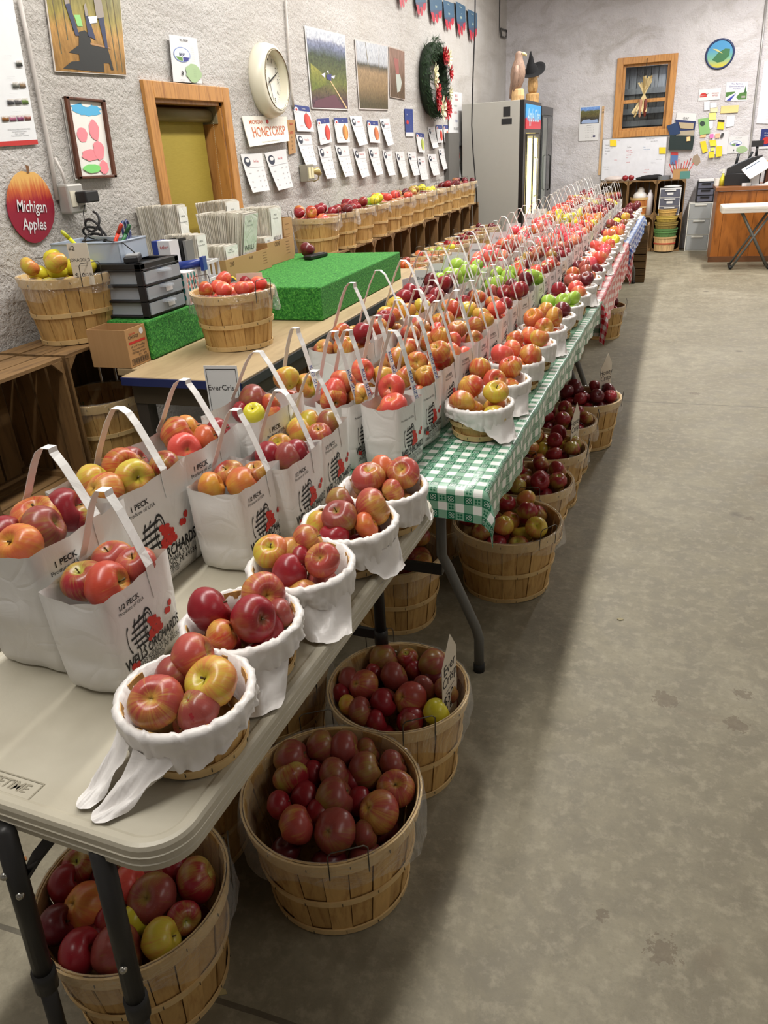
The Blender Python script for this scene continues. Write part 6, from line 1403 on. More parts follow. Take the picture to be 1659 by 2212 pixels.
# glove shaped pennants
for k, (x0, y0, x1, y1, xb, yb) in enumerate(((826, -70, 848, -62, 834, -8), (852, -58, 874, -50, 864, 22), (890, -35, 915, -28, 905, 39), (922, -15, 950, -8, 940, 54), (953, 0, 976, 8, 967, 69), (980, 3, 1001, 14, 990, 82), (1006, 20, 1026, 29, 1016, 93))):
    s = Sheet('glove_pennant', 'hanging pennant printed with a row of red peppers, %s of the row from the left' % WORD[k], 'pennant', 'L', ((x0, y0), (x1, y1), (x1, yb-8), (x0+3, yb)), F_(52, 78, 104), .002, .02, .01, 'pepper pennants high on the wall')
    COL.objects.unlink(kids(s.e)[0])
    s.poly('blue_panel', F_(60, 92, 118), [(0, .42), (1, .42), (1, 1), (0, 1)]); s.text(F_(206, 216, 190), ('Michigan', .5, .88, .13, .7), ('Grown', .5, .72, .13, .8), ('Apples', .5, .58, .13, .8))
    s.poly('grey_leaves', F_(72, 76, 100), [(0, .45), (1, .45), (.95, .30), (.7, .22), (.5, .30), (.3, .20), (.05, .32)])
    s.poly('red_tips', F_(176, 44, 62), [(.04, .40), (.28, .36), (.34, .12), (.22, .02), (.10, .14)], [(.38, .30), (.55, .30), (.60, .05), (.48, -.02), (.38, .08)], [(.66, .38), (.94, .42), (.92, .20), (.76, .10), (.64, .20)])
# cords hanging from the ceiling
p0 = AX(1030, 0, -1.95)
pts = [Vector(AY(x, y, 9.05)) for x, y in ((1027, -40), (1026, 60), (1022, 160), (1019, 270), (1022, 330), (1028, 400), (1030, 440))]
tag(MB().tube([Vector((pts[0].x, pts[0].y, ZC))]+pts, .007, 8).build('hanging_cord', M_BLK), 'black cord hanging from the ceiling in front of the refrigerator side', 'cord')
pts = [Vector(AY(x, y, 12.2)) for x, y in ((1080, -30), (1078, 60), (1072, 140), (1064, 190), (1058, 222))]
tag(MB().tube([Vector((pts[0].x, pts[0].y, ZC))]+pts, .009, 8).build('hanging_cord', M_BLK), 'black cord hanging in the corner behind the carved birds', 'cord')
mb = MB(); pq = [AX(x, y, XL+.02) for x, y in ((1082, 62), (1094, 66), (1093, 82), (1083, 79), (1082, 62))]; mb.tube(pq, .012, 6)
tag(mb.build('wall_bracket', flat((70, 68, 66), .5)), 'small dark square bracket high in the back corner', 'bracket')
# ------------------------------------------------------------------ glass door refrigerators
FRX = -1.63
def fridge(y0, y1, h, label, sidecol, lit, header):
    x0 = XL+.06; e = empty('refrigerator', (FRX, y0, 0), 0, label, 'refrigerator'); D = FRX-x0; W = y1-y0
    mb = MB(); mb.b2((-D, 0, .06), (-.05, .03, h)); mb.b2((-D, W-.03, .06), (-.05, W, h)); mb.b2((-D, .03, h-.04), (-.05, W-.03, h)); mb.b2((-D, .03, .06), (-.05, W-.03, .14)); mb.b2((-D, .03, .14), (-D+.03, W-.03, h-.04))
    bevel(mb.build('cabinet', flat(sidecol, .4, 0, .02), e), .004)
    mb = MB(); sw = .17 if header else .04; mb.b2((-.05, 0, .10), (0, sw, h)); mb.b2((-.05, W-.10, .10), (0, W, h)); mb.b2((-.05, sw, h-.34 if header else h-.10), (0, W-.10, h)); mb.b2((-.05, sw, .10), (0, W-.10, .22))
    mb.build('black_surround', flat((18, 18, 20), .3, 0, .02), e)
    for x in (-D+.05, -.1):
        for y in (.05, W-.05): MB().tube([(x, y, 0), (x, y, .062)], .02, 10).build('foot', M_BLK, e)
    top = h-.35 if header else h-.11; hw = (W-sw-.10)/2
    for k in (0, 1):
        a0 = sw+k*hw; mb = MB(); q = .022
        mb.b2((.001, a0+.002, .225), (.012, a0+q, top)); mb.b2((.001, a0+hw-q, .225), (.012, a0+hw-.002, top)); mb.b2((.001, a0+q, top-q), (.012, a0+hw-q, top)); mb.b2((.001, a0+q, .225), (.012, a0+hw-q, .225+q))
        d = mb.build('glass_door', flat((22, 22, 24) if lit else (60, 62, 64), .35), e)
        mb = MB(); mb.add([(.010, a0+q, .225+q), (.010, a0+hw-q, .225+q), (.010, a0+hw-q, top-q), (.010, a0+q, top-q)], [(0, 1, 2, 3)]); mb.build('pane', M_GF, d)
        yy = a0+hw-q/2 if k == 0 else a0+q/2
        mb = MB(); mb.tube([(.03, yy, .95), (.06, yy, .97), (.06, yy, 1.38), (.03, yy, 1.40)], .009, 8); mb.build('door_handle', flat((190, 190, 190) if lit else (30, 30, 30), .3, .6), d)
    if header:
        s = MB().b2((.0005, .10, h-.30), (.008, W-.06, h-.04)).build('header_sign', flat((30, 130, 200), .4), e); Fh = Matrix.Translation((.009, 0, 0)) @ ML
        t = NT('cider_sign_print'); g = t.node('ShaderNodeTexCoord').outputs['Generated']; zz = t.node('ShaderNodeSeparateXYZ', {0: g}).outputs[2]; n = t.noise(t.obj(), 9, 3)
        f = t.math('ADD', zz, t.math('MULTIPLY', t.math('SUBTRACT', n, .5), .5)); t.col(t.ramp(f, [(.36, lin((190, 36, 52))), (.44, lin((60, 150, 206))), (.8, lin((30, 150, 216)))])); t.set(Roughness=.3, Emission_Strength=.35); t.l.new(t.b.inputs['Base Color'].links[0].from_socket, t.b.inputs['Emission Color'])
        s.data.materials[0] = t.m
        mb = MB(); txt(mb, 'Apple Cider', W/2+.02, h-.16, .20, Fh, 0, xs=.95, bold=.01, shear=.2); mb.build('lettering', flat((190, 226, 240), .4), s)
        mb = MB(); mb.b2((-.62, -.002, h-.23), (-.52, 0, h-.13)) if False else mb.b2((-.24, -.003, h-.16), (-.16, 0, h-.06)); mb.b2((-.26, -.003, h-.24), (-.14, 0, h-.18)); mb.build('black_label', M_BLK, e)
    if lit:
        mb = MB(); mb.b2((-.06, W*.55-.03, .35), (-.02, W*.55+.03, top-.05)); mb.build('lamp_tube', glow((255, 226, 120), 12.0), e)
        mb = MB(); mb.b2((-.06, W-.16, .35), (-.02, W-.11, top-.05)); mb.build('lamp_tube', glow((255, 224, 120), 9.0), e)
    il = area_light('cooler_fill_light', (FRX-.13, y0+W*.4, (top+.2)/2+.1), .06, 1.2, 30 if lit else 12, (1, .95, .72) if lit else (.95, 1, .95), (PI/2, 0, PI/2)); il.parent = None  # added fill inside each cabinet; in the unlit one it only brightens the panes
    MB().b2((-D+.031, W-.034, .15), (-.055, W-.031, h-.05)).build('liner_wall', flat((226, 226, 218), .5, 0, .02), e)
    for z in (.45, .8, 1.15, 1.5): MB().b2((-D+.04, .035, z), (-.18, W-.04, z+.012)).build('shelf', flat((200, 200, 196), .4), e)
    return e
fy = AX(1133, 215, FRX).y
fridge(fy, fy+1.30, 2.015, 'large grey sided glass door refrigerator with an Apple Cider header sign', (172, 170, 162), True, True)
fridge(fy+1.36, fy+2.45, 1.985, 'second refrigerator with grey framed glass doors behind the lit one', (160, 160, 158), False, False)
mb = MB(); mb.b2((-.16, -.001, 0), (0, .001, 1.95))
tag(MB().b2((XL+.005, fy-.62, .0), (XL+.055, fy-.12, 1.72)).build('leaning_panel', flat((96, 94, 90), .7)), 'dark grey panel standing in the gap beside the refrigerator', 'panel')
# carved birds
ESC = .74
M_CV = wood((150, 122, 104), (70, 52, 42), 'z', .6, 9, 14, 'carved_brown_wood', False, .6); M_CL = wood((206, 170, 120), (160, 120, 74), 'z', .6, 6, 5, 'pale_carved_wood', False, .5)
M_CO = wood((190, 150, 96), (96, 66, 36), 'z', .6, 12, 12, 'owl_wood', False, .6)
FT = 2.0155
pe = AZ(1115, 214, 2.02); q_ = AY(1118, 212, fy+.10); pe = Vector((q_.x, q_.y, FT)); ea = empty('carved_eagle', pe, .2, 'tall carved wooden eagle standing on top of the refrigerator', 'carving')
mb = MB(); mb.lathe([(0, 0), (.10, 0), (.105, .06), (.095, .14), (.08, .155), (0, .16)], 12, smooth=False); mb.build('stump_base', M_CL, ea)
mb = MB()
def ef(p, a): return Vector((p.x*1.05, p.y*.9, p.z))
mb.lathe([(0, .14), (.05, .145), (.075, .18), (.105, .27), (.115, .36), (.10, .45), (.075, .52), (.06, .555), (.058, .60), (.050, .635), (.02, .655), (0, .658)], 28, 0, fn=lambda p, a: Vector((p.x+.03*math.sin((p.z-.14)*3)-.02, p.y*.85*(1+.05*math.sin(9*a)), p.z))); mb.build('feathered_body', M_CV, ea)
for s_ in (-1, 1):
    mb = MB(); mb.tube([(-.02, s_*.075, .46), (-.03, s_*.098, .36), (-.045, s_*.085, .22), (-.06, s_*.05, .10)], .03, 10, rr=[.028, .045, .035, .012]); mb.build('folded_wing', M_CV, ea)
mb = MB(); mb.tube([(-.055, 0, .30), (-.085, 0, .16), (-.10, 0, .03)], .04, 10, rr=[.05, .04, .028]); mb.build('tail', M_CV, ea)
mb = MB(); mb.tube([(.045, 0, .61), (.085, 0, .617), (.115, 0, .60), (.118, 0, .57)], .02, 10, rr=[.026, .024, .016, .004]); mb.build('hooked_beak', flat((214, 196, 140), .5), ea)
mb = MB(); [mb.sphere((.052, s_*.038, .615), .010, 8, 6) for s_ in (-1, 1)]; mb.build('eye', M_BLK, ea)
q_ = AX(1158, 216, FRX-.10); po = Vector((q_.x, min(q_.y, fy+1.2), FT)); ow = empty('carved_owl', po, .5, 'small carved wooden owl wearing the black hat on top of the refrigerator', 'carving')
mb = MB(); mb.lathe([(0, 0), (.11, 0), (.108, .05), (.112, .13), (.10, .15), (0, .152)], 11, smooth=False); mb.build('stump_base', M_CO, ow)
mb = MB(); mb.lathe([(0, .14), (.06, .145), (.088, .19), (.095, .26), (.088, .33), (.082, .36), (.088, .40), (.088, .45), (.07, .49), (0, .50)], 24, 0, fn=lambda p, a: Vector((p.x*.92, p.y, p.z))); mb.build('body', M_CO, ow)
mb = MB()
for s_ in (-1, 1): mb.sphere((.068, s_*.036, .43), .030, 12, 8, 0, (.5, 1, 1))
mb.build('face_disc', M_CL, ow); mb = MB()
for s_ in (-1, 1): mb.sphere((.084, s_*.034, .43), .012, 10, 6)
mb.build('eye', M_BLK, ow); mb = MB(); mb.tube([(.08, 0, .42), (.10, 0, .40), (.095, 0, .375)], .012, 8, rr=[.014, .010, .002]); mb.build('beak', M_CL, ow)
for s_ in (-1, 1): mb = MB(); mb.tube([(0, s_*.085, .33), (-.01, s_*.10, .26), (-.01, s_*.085, .17)], .02, 8, rr=[.02, .03, .012]); mb.build('folded_wing', M_CO, ow)
ha = empty('witch_hat', po+Vector((-.02, .0, .475)), .5, 'black pointed witch hat with a wide brim on the carved owl', 'hat'); ha.rotation_euler = (.42, -.35, .3); ha.location = po+Vector((-.015, 0, .475*ESC)); ha.scale = (ESC+.06,)*3; ea.scale = (ESC,)*3; ow.scale = (ESC,)*3
t = NT('black_felt'); t.col(lin((22, 22, 25))); t.set(Roughness=.95); M_FELT = t.m
mb = MB(); mb.lathe([(.09, .0), (.13, -.006), (.18, .0), (.215, .008), (.215, .012), (.18, .004), (.13, .0), (.092, .008)], 40, 0, fn=lambda p, a: Vector((p.x, p.y, p.z+.022*math.sin(2*a+.6)*(math.hypot(p.x, p.y)-.09)/.12))); mb.build('brim', M_FELT, ha)
mb = MB(); mb.lathe([(.100, .002), (.085, .05), (.06, .12), (.034, .20), (.018, .26), (.006, .30), (0, .305)], 24, 0, fn=lambda p, a: Vector((p.x+.05*(p.z/.3)**2+.006*math.sin(p.z*40), p.y-.03*(p.z/.3)**2, p.z))); mb.build('pointed_crown', M_FELT, ha)
# ------------------------------------------------------------------ back wall
s = Sheet('wall_calendar', 'calendar with a truck photo over a month grid right of the refrigerators', 'calendar', 'B', ((1253, 231), (1297, 228), (1292, 303), (1250, 305)), M_WHITE, .003)
s.rect('picture', photo('truck_photo_print', ((.08, (70, 74, 88)), (.30, (60, 56, 44)), (.5, (92, 84, 46)), (.75, (96, 96, 54)), (.86, (110, 150, 214)), (1, (120, 160, 220))), 12, .3), (.04, .50, .98, .98)); s.poly('truck', F_(150, 170, 206), [(.10, .54), (.18, .62), (.50, .63), (.60, .60), (.90, .62), (.92, .52), (.14, .51)])
s.text(F_(90, 90, 96), ('JANUARY', .5, .445, .035), *[('1   2   3   4   5   6   7', .5, b, .035) for b in (.38, .31, .24, .17, .10)]); s.rect('small_stamp', flat((50, 50, 90)), (.72, .10, .84, .15))
s = Sheet('yardstick', 'long wooden yardstick hung upright beside the whiteboard', 'yardstick', 'B', ((1301, 230), (1306, 229), (1297, 378), (1292, 378)), flat((200, 164, 122), .6), .004); s.rect('printed_ticks', M_INK, (.3, .90, .8, .93), (.3, .95, .7, .96), (.3, .86, .7, .865)); s.rect('hang_hole', M_BLK, (.4, .10, .6, .105))
s = Sheet('whiteboard', 'white marker board under the back window with two yellow sticky notes', 'whiteboard', 'B', ((1303, 300), (1442, 294), (1434, 388), (1298, 390)), flat((222, 224, 232), .2), .012, .008)
mb = MB(); [s.slab(mb, *r_, .0, .016) for r_ in ((0, 0, .008, 1), (.992, 0, 1, 1), (0, 0, 1, .012), (0, .988, 1, 1))]; mb.build('rim', flat((196, 196, 196), .3, .5), s.e)
s.text(F_(60, 60, 70), ('Monday', .04, .85, .032, 1, 'LEFT'), ('Bagging 1 - Gala', .04, .78, .03, 1, 'LEFT'), ('30 bushels', .04, .71, .03, 1, 'LEFT'), ('Pick', .04, .64, .03, 1, 'LEFT'), ('Order trays', .03, .33, .028, 1, 'LEFT'), ('call back', .05, .26, .028, 1, 'LEFT'), ('Farm stand  2025', .74, .955, .03), ('open daily 9-5', .80, .90, .028), ('To Do', .42, .78, .035), ('truck Weds', .90, .48, .028), ('cider press', .82, .40, .028))
s.text(F_(206, 70, 90), ('apples $24', .42, .70, .03), ('pears $30', .44, .65, .03), ('squash $3', .42, .60, .03), ('corn', .40, .54, .03), ('crates', .22, .49, .03), ('gourds', .42, .43, .03), ('cider refill', .72, .24, .03), ('donuts', .70, .18, .03), ('Notes', .25, .95, .028)); s.text(F_(60, 120, 170), ('bins', .66, .77, .03), ('Friday - market', .70, .72, .026))
for nm, x, y, c, k in (('sticky_note', 1325, 309, (240, 208, 40), 0), ('sticky_note', 1431, 325, (236, 204, 40), 1)):
    Sheet('sticky_note', ['yellow sticky note at the upper left of the whiteboard', 'yellow sticky note at the right edge of the whiteboard'][k], 'note', 'B', ((x-7, y-7), (x+7, y-7), (x+7, y+7), (x-7, y+7)), F_(*c), .001, .028)
def note(q, c, lab, nm='note_paper', lines=3, ink=F_(110, 110, 110), off=.006, head=None, cat='note'):
    s = Sheet(nm, lab, cat, 'B', q, F_(*c), .001, off, .008)
    if lines: s.text(ink, *[('........', .5, .8-.2*k, .16, .8) for k in range(lines)])
    if head: s.rect('dark_head', F_(*head), (0, .75, 1, 1))
    return s
def sq(x, y, w_, h_, tl=0.0): return ((x-w_+tl, y-h_), (x+w_+tl, y-h_-1), (x+w_-tl, y+h_), (x-w_-tl, y+h_+1))
s = Sheet('licence_plate_sign', 'white plate sign with a red apple and Michigan Apples lettering', 'sign', 'B', ((1510, 194), (1558, 190), (1555, 215), (1508, 218)), M_WHITE, .003)
s.disc('red_apple', M_REDI, .22, .42, .17, .26, 20, 0, PI); s.rect('apple_base', M_REDI, (.06, .30, .38, .42)); s.poly('leaf', F_(40, 60, 40), [(.28, .72), (.34, .56), (.48, .60), (.36, .50)]); s.text(F_(170, 60, 70), ('MICHIGAN', .76, .58, .17, .8), ('APPLES', .76, .38, .22, .8))
s = Sheet('farm_sign', 'white sign reading This Farm is Environmentally Verified with green fields', 'sign', 'B', ((1569, 178), (1616, 177), (1613, 217), (1566, 219)), M_WHITE, .003)
s.text(F_(60, 60, 150), ('This Farm is', .5, .91, .14, .9), ('Environmentally', .5, .78, .14, .9), ('Verified', .5, .65, .14, .9)); s.poly('green_fields', F_(70, 116, 50), [(.02, .48), (.45, .50), (.40, .42), (.02, .20)], [(.50, .20), (.66, .42), (.98, .48), (.98, .06), (.6, .06)]); s.poly('river', F_(50, 60, 160), [(.05, .03), (.25, .03), (.50, .42), (.40, .34)]); s.poly('tree', F_(50, 96, 50), [(.90, .80), (.96, .40), (.84, .40)]); s.poly('barn', F_(150, 150, 140), [(.74, .26), (.92, .26), (.92, .14), (.74, .14)])
p = AY(1555, 117, YB); s_ = empty('round_plaque', (p.x, YB, p.z), 0, 'round painted plaque of a leaf with a dark blue rim high on the back wall', 'plaque'); Mb = Matrix.Rotation(PI/2, 3, 'X')
MB().lathe([(.18, .0), (.185, .01), (.18, .022), (.165, .024), (.160, .018)], 40, 0, Mb).build('blue_rim', flat((30, 48, 92), .4), s_)
t = NT('plaque_painting'); g = t.node('ShaderNodeTexCoord').outputs['Generated']; zz = t.node('ShaderNodeSeparateXYZ', {0: g}).outputs[2]; t.col(t.ramp(t.math('ADD', zz, t.math('MULTIPLY', t.noise(t.obj(), 6), .2)), [(.2, lin((190, 180, 60))), (.45, lin((110, 170, 140))), (.8, lin((60, 140, 190)))])); t.set(Roughness=.4)
MB().lathe([(.0001, .014), (.165, .014)], 40, 0, Mb).build('painting', t.m, s_)
mb = MB(); FM = Matrix.Translation((0, -.016, 0)) @ MBk; mb.add([FM @ Vector((u, v, 0)) for u, v in ((-.09, -.06), (-.02, .02), (.06, .06), (.12, .05), (.12, -.03), (.05, -.09), (-.02, -.10))], [tuple(range(7))]); mb.build('leaf_shape', flat((44, 104, 60), .5), s_)
mb = MB(); mb.add([FM @ Vector((u, v, .001)) for u, v in ((-.10, .07), (-.04, .06), (.04, .0), (-.05, .04))], [(0, 1, 2, 3)]); mb.build('pale_streak', flat((196, 190, 120), .5), s_)
# corn bunch hanging in the window
pc = AY(1398, 126, YB-.05); cb = empty('corn_bunch', (pc.x, YB-.06, pc.z), 0, 'bunch of dried corn husks and two ears hanging before the back window', 'decoration'); rr = random.Random(2)
MB().tube([(0, .02, 0), (0, 0, -.05), (0, 0, -.36)], .006, 8).build('iron_hook', M_BLK, cb)
for k in range(26):
    a = rr.uniform(-1, 1); L_ = rr.uniform(.22, .34); up = k < 15; mb = MB()
    b0 = Vector((0, 0, -.52)); pts = [b0, b0+Vector((a*.05, -.02*rr.random(), (.10 if up else -.08))), b0+Vector((a*(.11 if up else .13)-(0 if up else .05), -.02-.05*rr.random(), (L_*.8 if up else -L_)))]
    mb.band(pts, .0025, .028, (0, 1, 0)); mb.build('husk', flat((206, 186, 140) if k % 3 else (170, 146, 96), .8), cb)
for k, (dx, c) in enumerate(((.035, (112, 44, 34)), (-.045, (176, 130, 104)))):
    mb = MB(); mb.lathe([(0, -.24), (.018, -.22), (.026, -.12), (.026, 0), (.02, .03), (0, .04)], 14, 0, None, (dx, -.03, -.62), fn=lambda p, a: Vector((p.x*(1+.06*math.sin(8*a)), p.y*(1+.06*math.sin(8*a)), p.z+.0)))
    mb.build('corn_ear', flat(c, .5, 0, .4, 90), cb)
for k in range(5): mb = MB(); mb.tube([(0, -.01, -.34), ((k-2)*.06, -.02, -.22+.03*(k % 2))], .002, 5); mb.build('twig', flat((60, 48, 36), .8), cb)
cb.scale = (.85,)*3
# paper cluster
fh = Sheet('wall_file_holder', 'dark green wall file pocket stuffed with blue folders under the back window corner', 'file holder', 'B', ((1447, 292), (1500, 293), (1496, 323), (1444, 323)), F_(22, 40, 40), .05, .004)
fh.slab_ = None; mb = MB(); fh.slab(mb, .0, .85, 1.0, 1.45, -.03, -.02); mb.build('back_plate', F_(20, 36, 40), fh.e)
Sheet('paper_folder', 'navy folder leaning out of the file pocket on its left', 'folder', 'B', ((1440, 272), (1462, 264), (1470, 288), (1448, 295)), F_(24, 52, 92), .006, .035)
Sheet('paper_folder', 'tan folders filling the front of the file pocket', 'folder', 'B', ((1468, 283), (1500, 281), (1498, 294), (1458, 294)), F_(168, 156, 136), .006, .028)
Sheet('paper_folder', 'tan papers standing in the upper file pocket', 'folder', 'B', ((1466, 264), (1499, 266), (1497, 279), (1470, 277)), F_(176, 160, 130), .006, .022)
Sheet('paper_folder', 'blue folder behind the tan papers in the file pocket', 'folder', 'B', ((1458, 258), (1503, 262), (1500, 284), (1466, 282)), F_(30, 44, 92), .006, .013)
s = Sheet('compliance_sheet', 'white GAP sheet standing above the file pocket', 'notice', 'B', ((1463, 243), (1505, 245), (1502, 262), (1459, 262)), M_WHITE, .003, .010); s.text(M_INK, ('GAP', .5, .35, .4))
note(sq(1487, 300, 4, 4), (244, 190, 130), 'small orange sticky note on the dark file pocket', 'sticky_note', 0, off=.06)
note(((1449, 328), (1465, 329), (1463, 355), (1448, 354)), (80, 110, 160), 'small leaflet with a red head under the file pocket', 'leaflet', 0, head=(190, 60, 60), cat='leaflet')
note(sq(1527, 229, 6, 9), (226, 226, 228), 'upper left white slip in the cluster of notes', lines=1); note(sq(1541, 227, 7, 5), (232, 232, 230), 'small white card above the striped note', lines=1)
note(sq(1542, 237, 8, 5), (206, 196, 160), 'striped tan note in the middle of the note cluster', lines=1, ink=M_INK); note(sq(1539, 251, 8, 7), (214, 214, 120), 'pale yellow sticky note below the striped note', 'sticky_note', 2)
note(((1558, 229), (1596, 227), (1594, 243), (1556, 245)), (214, 190, 124), 'wide tan slip of paper under the farm sign', lines=1, ink=F_(150, 120, 70))
s = note(((1508, 257), (1531, 254), (1534, 288), (1512, 292)), (130, 178, 110), 'green leaflet with a dark round mark in the note cluster', 'leaflet', 0, cat='leaflet'); s.disc('dark_mark', F_(40, 60, 50), .35, .68, .25, .16)
note(((1531, 262), (1540, 261), (1539, 277), (1533, 278)), (232, 232, 236), 'narrow white slip beside the green leaflet', lines=2)
s = note(((1551, 258), (1565, 259), (1563, 280), (1549, 279)), (236, 200, 30), 'yellow note with a black band in the note cluster', 'sticky_note', 0, head=(24, 22, 22)); note(((1570, 250), (1587, 249), (1585, 272), (1568, 275)), (228, 230, 234), 'white page pinned right of the black banded note', lines=3)
s = note(((1531, 290), (1575, 283), (1570, 334), (1532, 333)), (216, 214, 218), 'crooked clipboard page among the yellow notes', lines=1, off=.004)
note(sq(1537, 294, 4, 4), (232, 100, 170), 'small pink sticky note on the crooked page', 'sticky_note', 0, off=.022); note(sq(1550, 293, 5, 4), (240, 170, 130), 'small salmon sticky note on the crooked page', 'sticky_note', 0, off=.022); note(sq(1519, 293, 6, 3, 1), (240, 170, 110), 'orange sticky note under the green leaflet', 'sticky_note', 0)
note(sq(1560, 292, 3, 4, 1), (40, 40, 40), 'small black tag at the right of the pink note', 'tag', 0, off=.022); 
note(((1512, 306), (1524, 304), (1529, 326), (1518, 331)), (238, 200, 32), 'yellow sticky note at the left of the crooked page', 'sticky_note', 1, off=.014); note(sq(1540, 309, 7, 6, -1), (240, 204, 40), 'tilted yellow sticky note on the crooked page', 'sticky_note', 0, off=.024)
note(sq(1539, 322, 4, 3), (210, 230, 80), 'lime sticky note on the crooked page', 'sticky_note', 0, off=.026); note(sq(1537, 334, 6, 6), (238, 200, 32), 'lowest yellow sticky note under the crooked page', 'sticky_note', 0, off=.026); note(((1547, 316), (1560, 315), (1559, 337), (1546, 339)), (238, 200, 32), 'long yellow sticky note at the foot of the crooked page', 'sticky_note', 2, off=.026)
maeap(((1575, 296), (1617, 294), (1614, 330), (1570, 332)), 'B', 'white Why MAEAP sheet on the back wall by the conduit')
s = Sheet('patch_of_bare_wall', 'brown patch of bare wall above the pencil box', 'wall patch', 'B', ((1492, 332), (1516, 332), (1516, 358), (1492, 358)), F_(150, 132, 112), .001, .001); COL.objects.unlink(kids(s.e)[0]); s.disc('rough_patch', F_(156, 138, 118), .5, .5, .4, .45, 14, wob=.5, seed=4)
s = Sheet('printed_list', 'large white printed list at the right edge of the photo', 'poster', 'B', ((1651, 133), (1710, 128), (1700, 268), (1633, 267)), F_(220, 218, 224), .004); s.text(F_(120, 120, 130), *[('........................', .5, .94-.045*k, .03, 1.2) for k in range(20)])
s = Sheet('blue_poster', 'blue poster with a red apple at the right edge over the till', 'poster', 'B', ((1645, 279), (1690, 277), (1682, 320), (1639, 322)), F_(36, 48, 110), .003); s.rect('white_foot', M_WHITE, (0, 0, 1, .12)); s.text(M_WHITE, ('Great Lakes', .4, .80, .10), ('the perfect', .4, .66, .10)); s.disc('red_apple', M_REDI, .30, .42, .18, .18); 
# crates as shelves under the whiteboard
BZ = .0015; BCY = YB-.335
def back_crate(x0, z0, W, H, lab):
    e = crate(0, 0, 0, lab, 'crates under the whiteboard', W, H, .32, -PI/2); e.location = (x0, BCY, z0); e['label'] = lab; return e
xs = [AY(1297+.5, 388, BCY).x, AY(1356, 388, BCY).x, AY(1412, 388, BCY).x, AY(1482, 400, BCY).x]
Wc = (xs[3]-xs[0])/3-.004
bcx = [xs[0]+k*(Wc+.004) for k in range(3)]
Hc_ = AY(1357, 392, BCY).z/2-.002
for k in range(3):
    nm = ('left', 'middle', 'right')[k]
    back_crate(bcx[k], BZ, Wc, Hc_, 'lower %s crate under the whiteboard' % nm); back_crate(bcx[k], BZ+Hc_+.003, Wc, Hc_, 'upper %s crate under the whiteboard' % nm)
TOPZ = BZ+2*Hc_+.004; SH1 = BZ+Hc_+.003+.013
def at(x, y, z): return (x, y, z)
p = AY(1352, 393, BCY+.1)
for k, x in enumerate((1350, 1363)): q = AY(x, 391, BCY+.08); APPLES.append(((q.x, q.y, TOPZ+.042), .042, 'deep', (.2, .1, k), 'red apple on the crate top below the whiteboard', 'two apples on the crate top', 2, 10.0))
q = AY(1325, 392, BCY+.1); mb = MB(); mb.sphere((0, 0, .035), .12, 16, 8, 0, (1.1, .7, .34)); mb.build('plastic_bag', flat((200, 188, 184), .4), None, (q.x, q.y, TOPZ)); tag(COL.objects['plastic_bag'], 'crumpled pale bag on the crate top left of the two apples', 'bag')
q = AY(1402, 392, BCY+.1); e = empty('black_cloth', (q.x, q.y, TOPZ), 0, 'crumpled black cloth on the crate top', 'cloth'); mb = MB(); mb.sphere((0, 0, .03), .13, 16, 8, 0, (1.1, .7, .3)); mb.sphere((.09, .02, .05), .07, 12, 8, 0, (1.2, .8, .3)); mb.sphere((-.10, .0, .025), .07, 12, 8, 0, (1.3, .8, .35)); mb.build('folds', M_FELT, e)
q = AY(1432, 398, BCY+.12); mb = MB(); mb.lathe([(.05, 0), (.095, 0), (.095, .05), (.05, .05), (.05, 0)], 28, smooth=False); o = mb.build('tape_roll', flat((120, 124, 130), .4, .3), None, (q.x, q.y, TOPZ)); tag(o, 'roll of grey tape lying on the right crate top', 'tape')
q = AY(1467, 398, BCY+.1); e, X, Y, H = open_box('pencil_box', q.x-.10, q.y-.07, TOPZ, q.x+.10, q.y+.07, TOPZ+.13, 'open cardboard box of pens on the right crate top'); mb = MB(); mb.b2((.0, -Y-.004, .0), (X+.03, -Y-.001, .10)); mb.build('teal_side', flat((80, 130, 124), .6), e)
for k in range(9): 
    a = (k-4)*.09; en = empty('pencil', (q.x-.07+k*.018, q.y, TOPZ+.012), 0, 'pen or pencil standing in the cardboard pencil box', 'pencil', 'pencils in the cardboard box'); MB().tube([(0, 0, 0), (a*.25, .01*(k % 3), .19+.02*(k % 4))], .006, 8).build('pencil_body', flat(((190, 40, 40), (120, 40, 36), (200, 60, 50))[k % 3], .5), en)
# in the crates
e, X, Y, H = open_box('cardboard_box', bcx[0]+.07, BCY+.06, SH1+Hc_*0, bcx[0]+Wc-.10, BCY+.26, SH1+.33, 'brown carton inside the upper left crate')
sb = basket((bcx[1]+.17, BCY+.16, SH1), .135, .24, 'orange tinted basket with a white bag inside the upper middle crate', None, 2, film=False, handles=False)
for c_ in kids(sb):
    if c_.name.startswith('staves'): c_.data = c_.data.copy(); c_.data.materials[0] = wood((190, 120, 60), (150, 84, 36), 'z', .6, 7, 9, 'orange_veneer', True, .1)
mb = MB(); mb.sphere((0, 0, .05), .10, 16, 10, 0, (1, .9, .8), None); mb.sphere((.01, 0, .13), .05, 12, 8, 0, (1, .8, 1)); o = mb.build('plastic_bag', M_CARR, None, (bcx[1]+.17, BCY+.16, SH1+.20)); tag(o, 'white plastic bag bunched in the orange tinted basket', 'bag')
mb = MB(); mb.lathe([(0, 0), (.045, 0), (.045, .26), (.03, .30), (.015, .31), (.015, .34), (0, .34)], 18); o = mb.build('white_bottle', flat((224, 220, 226), .4), None, (bcx[1]+Wc-.075, BCY+.12, SH1)); tag(o, 'tall white bottle beside the orange tinted basket', 'bottle')
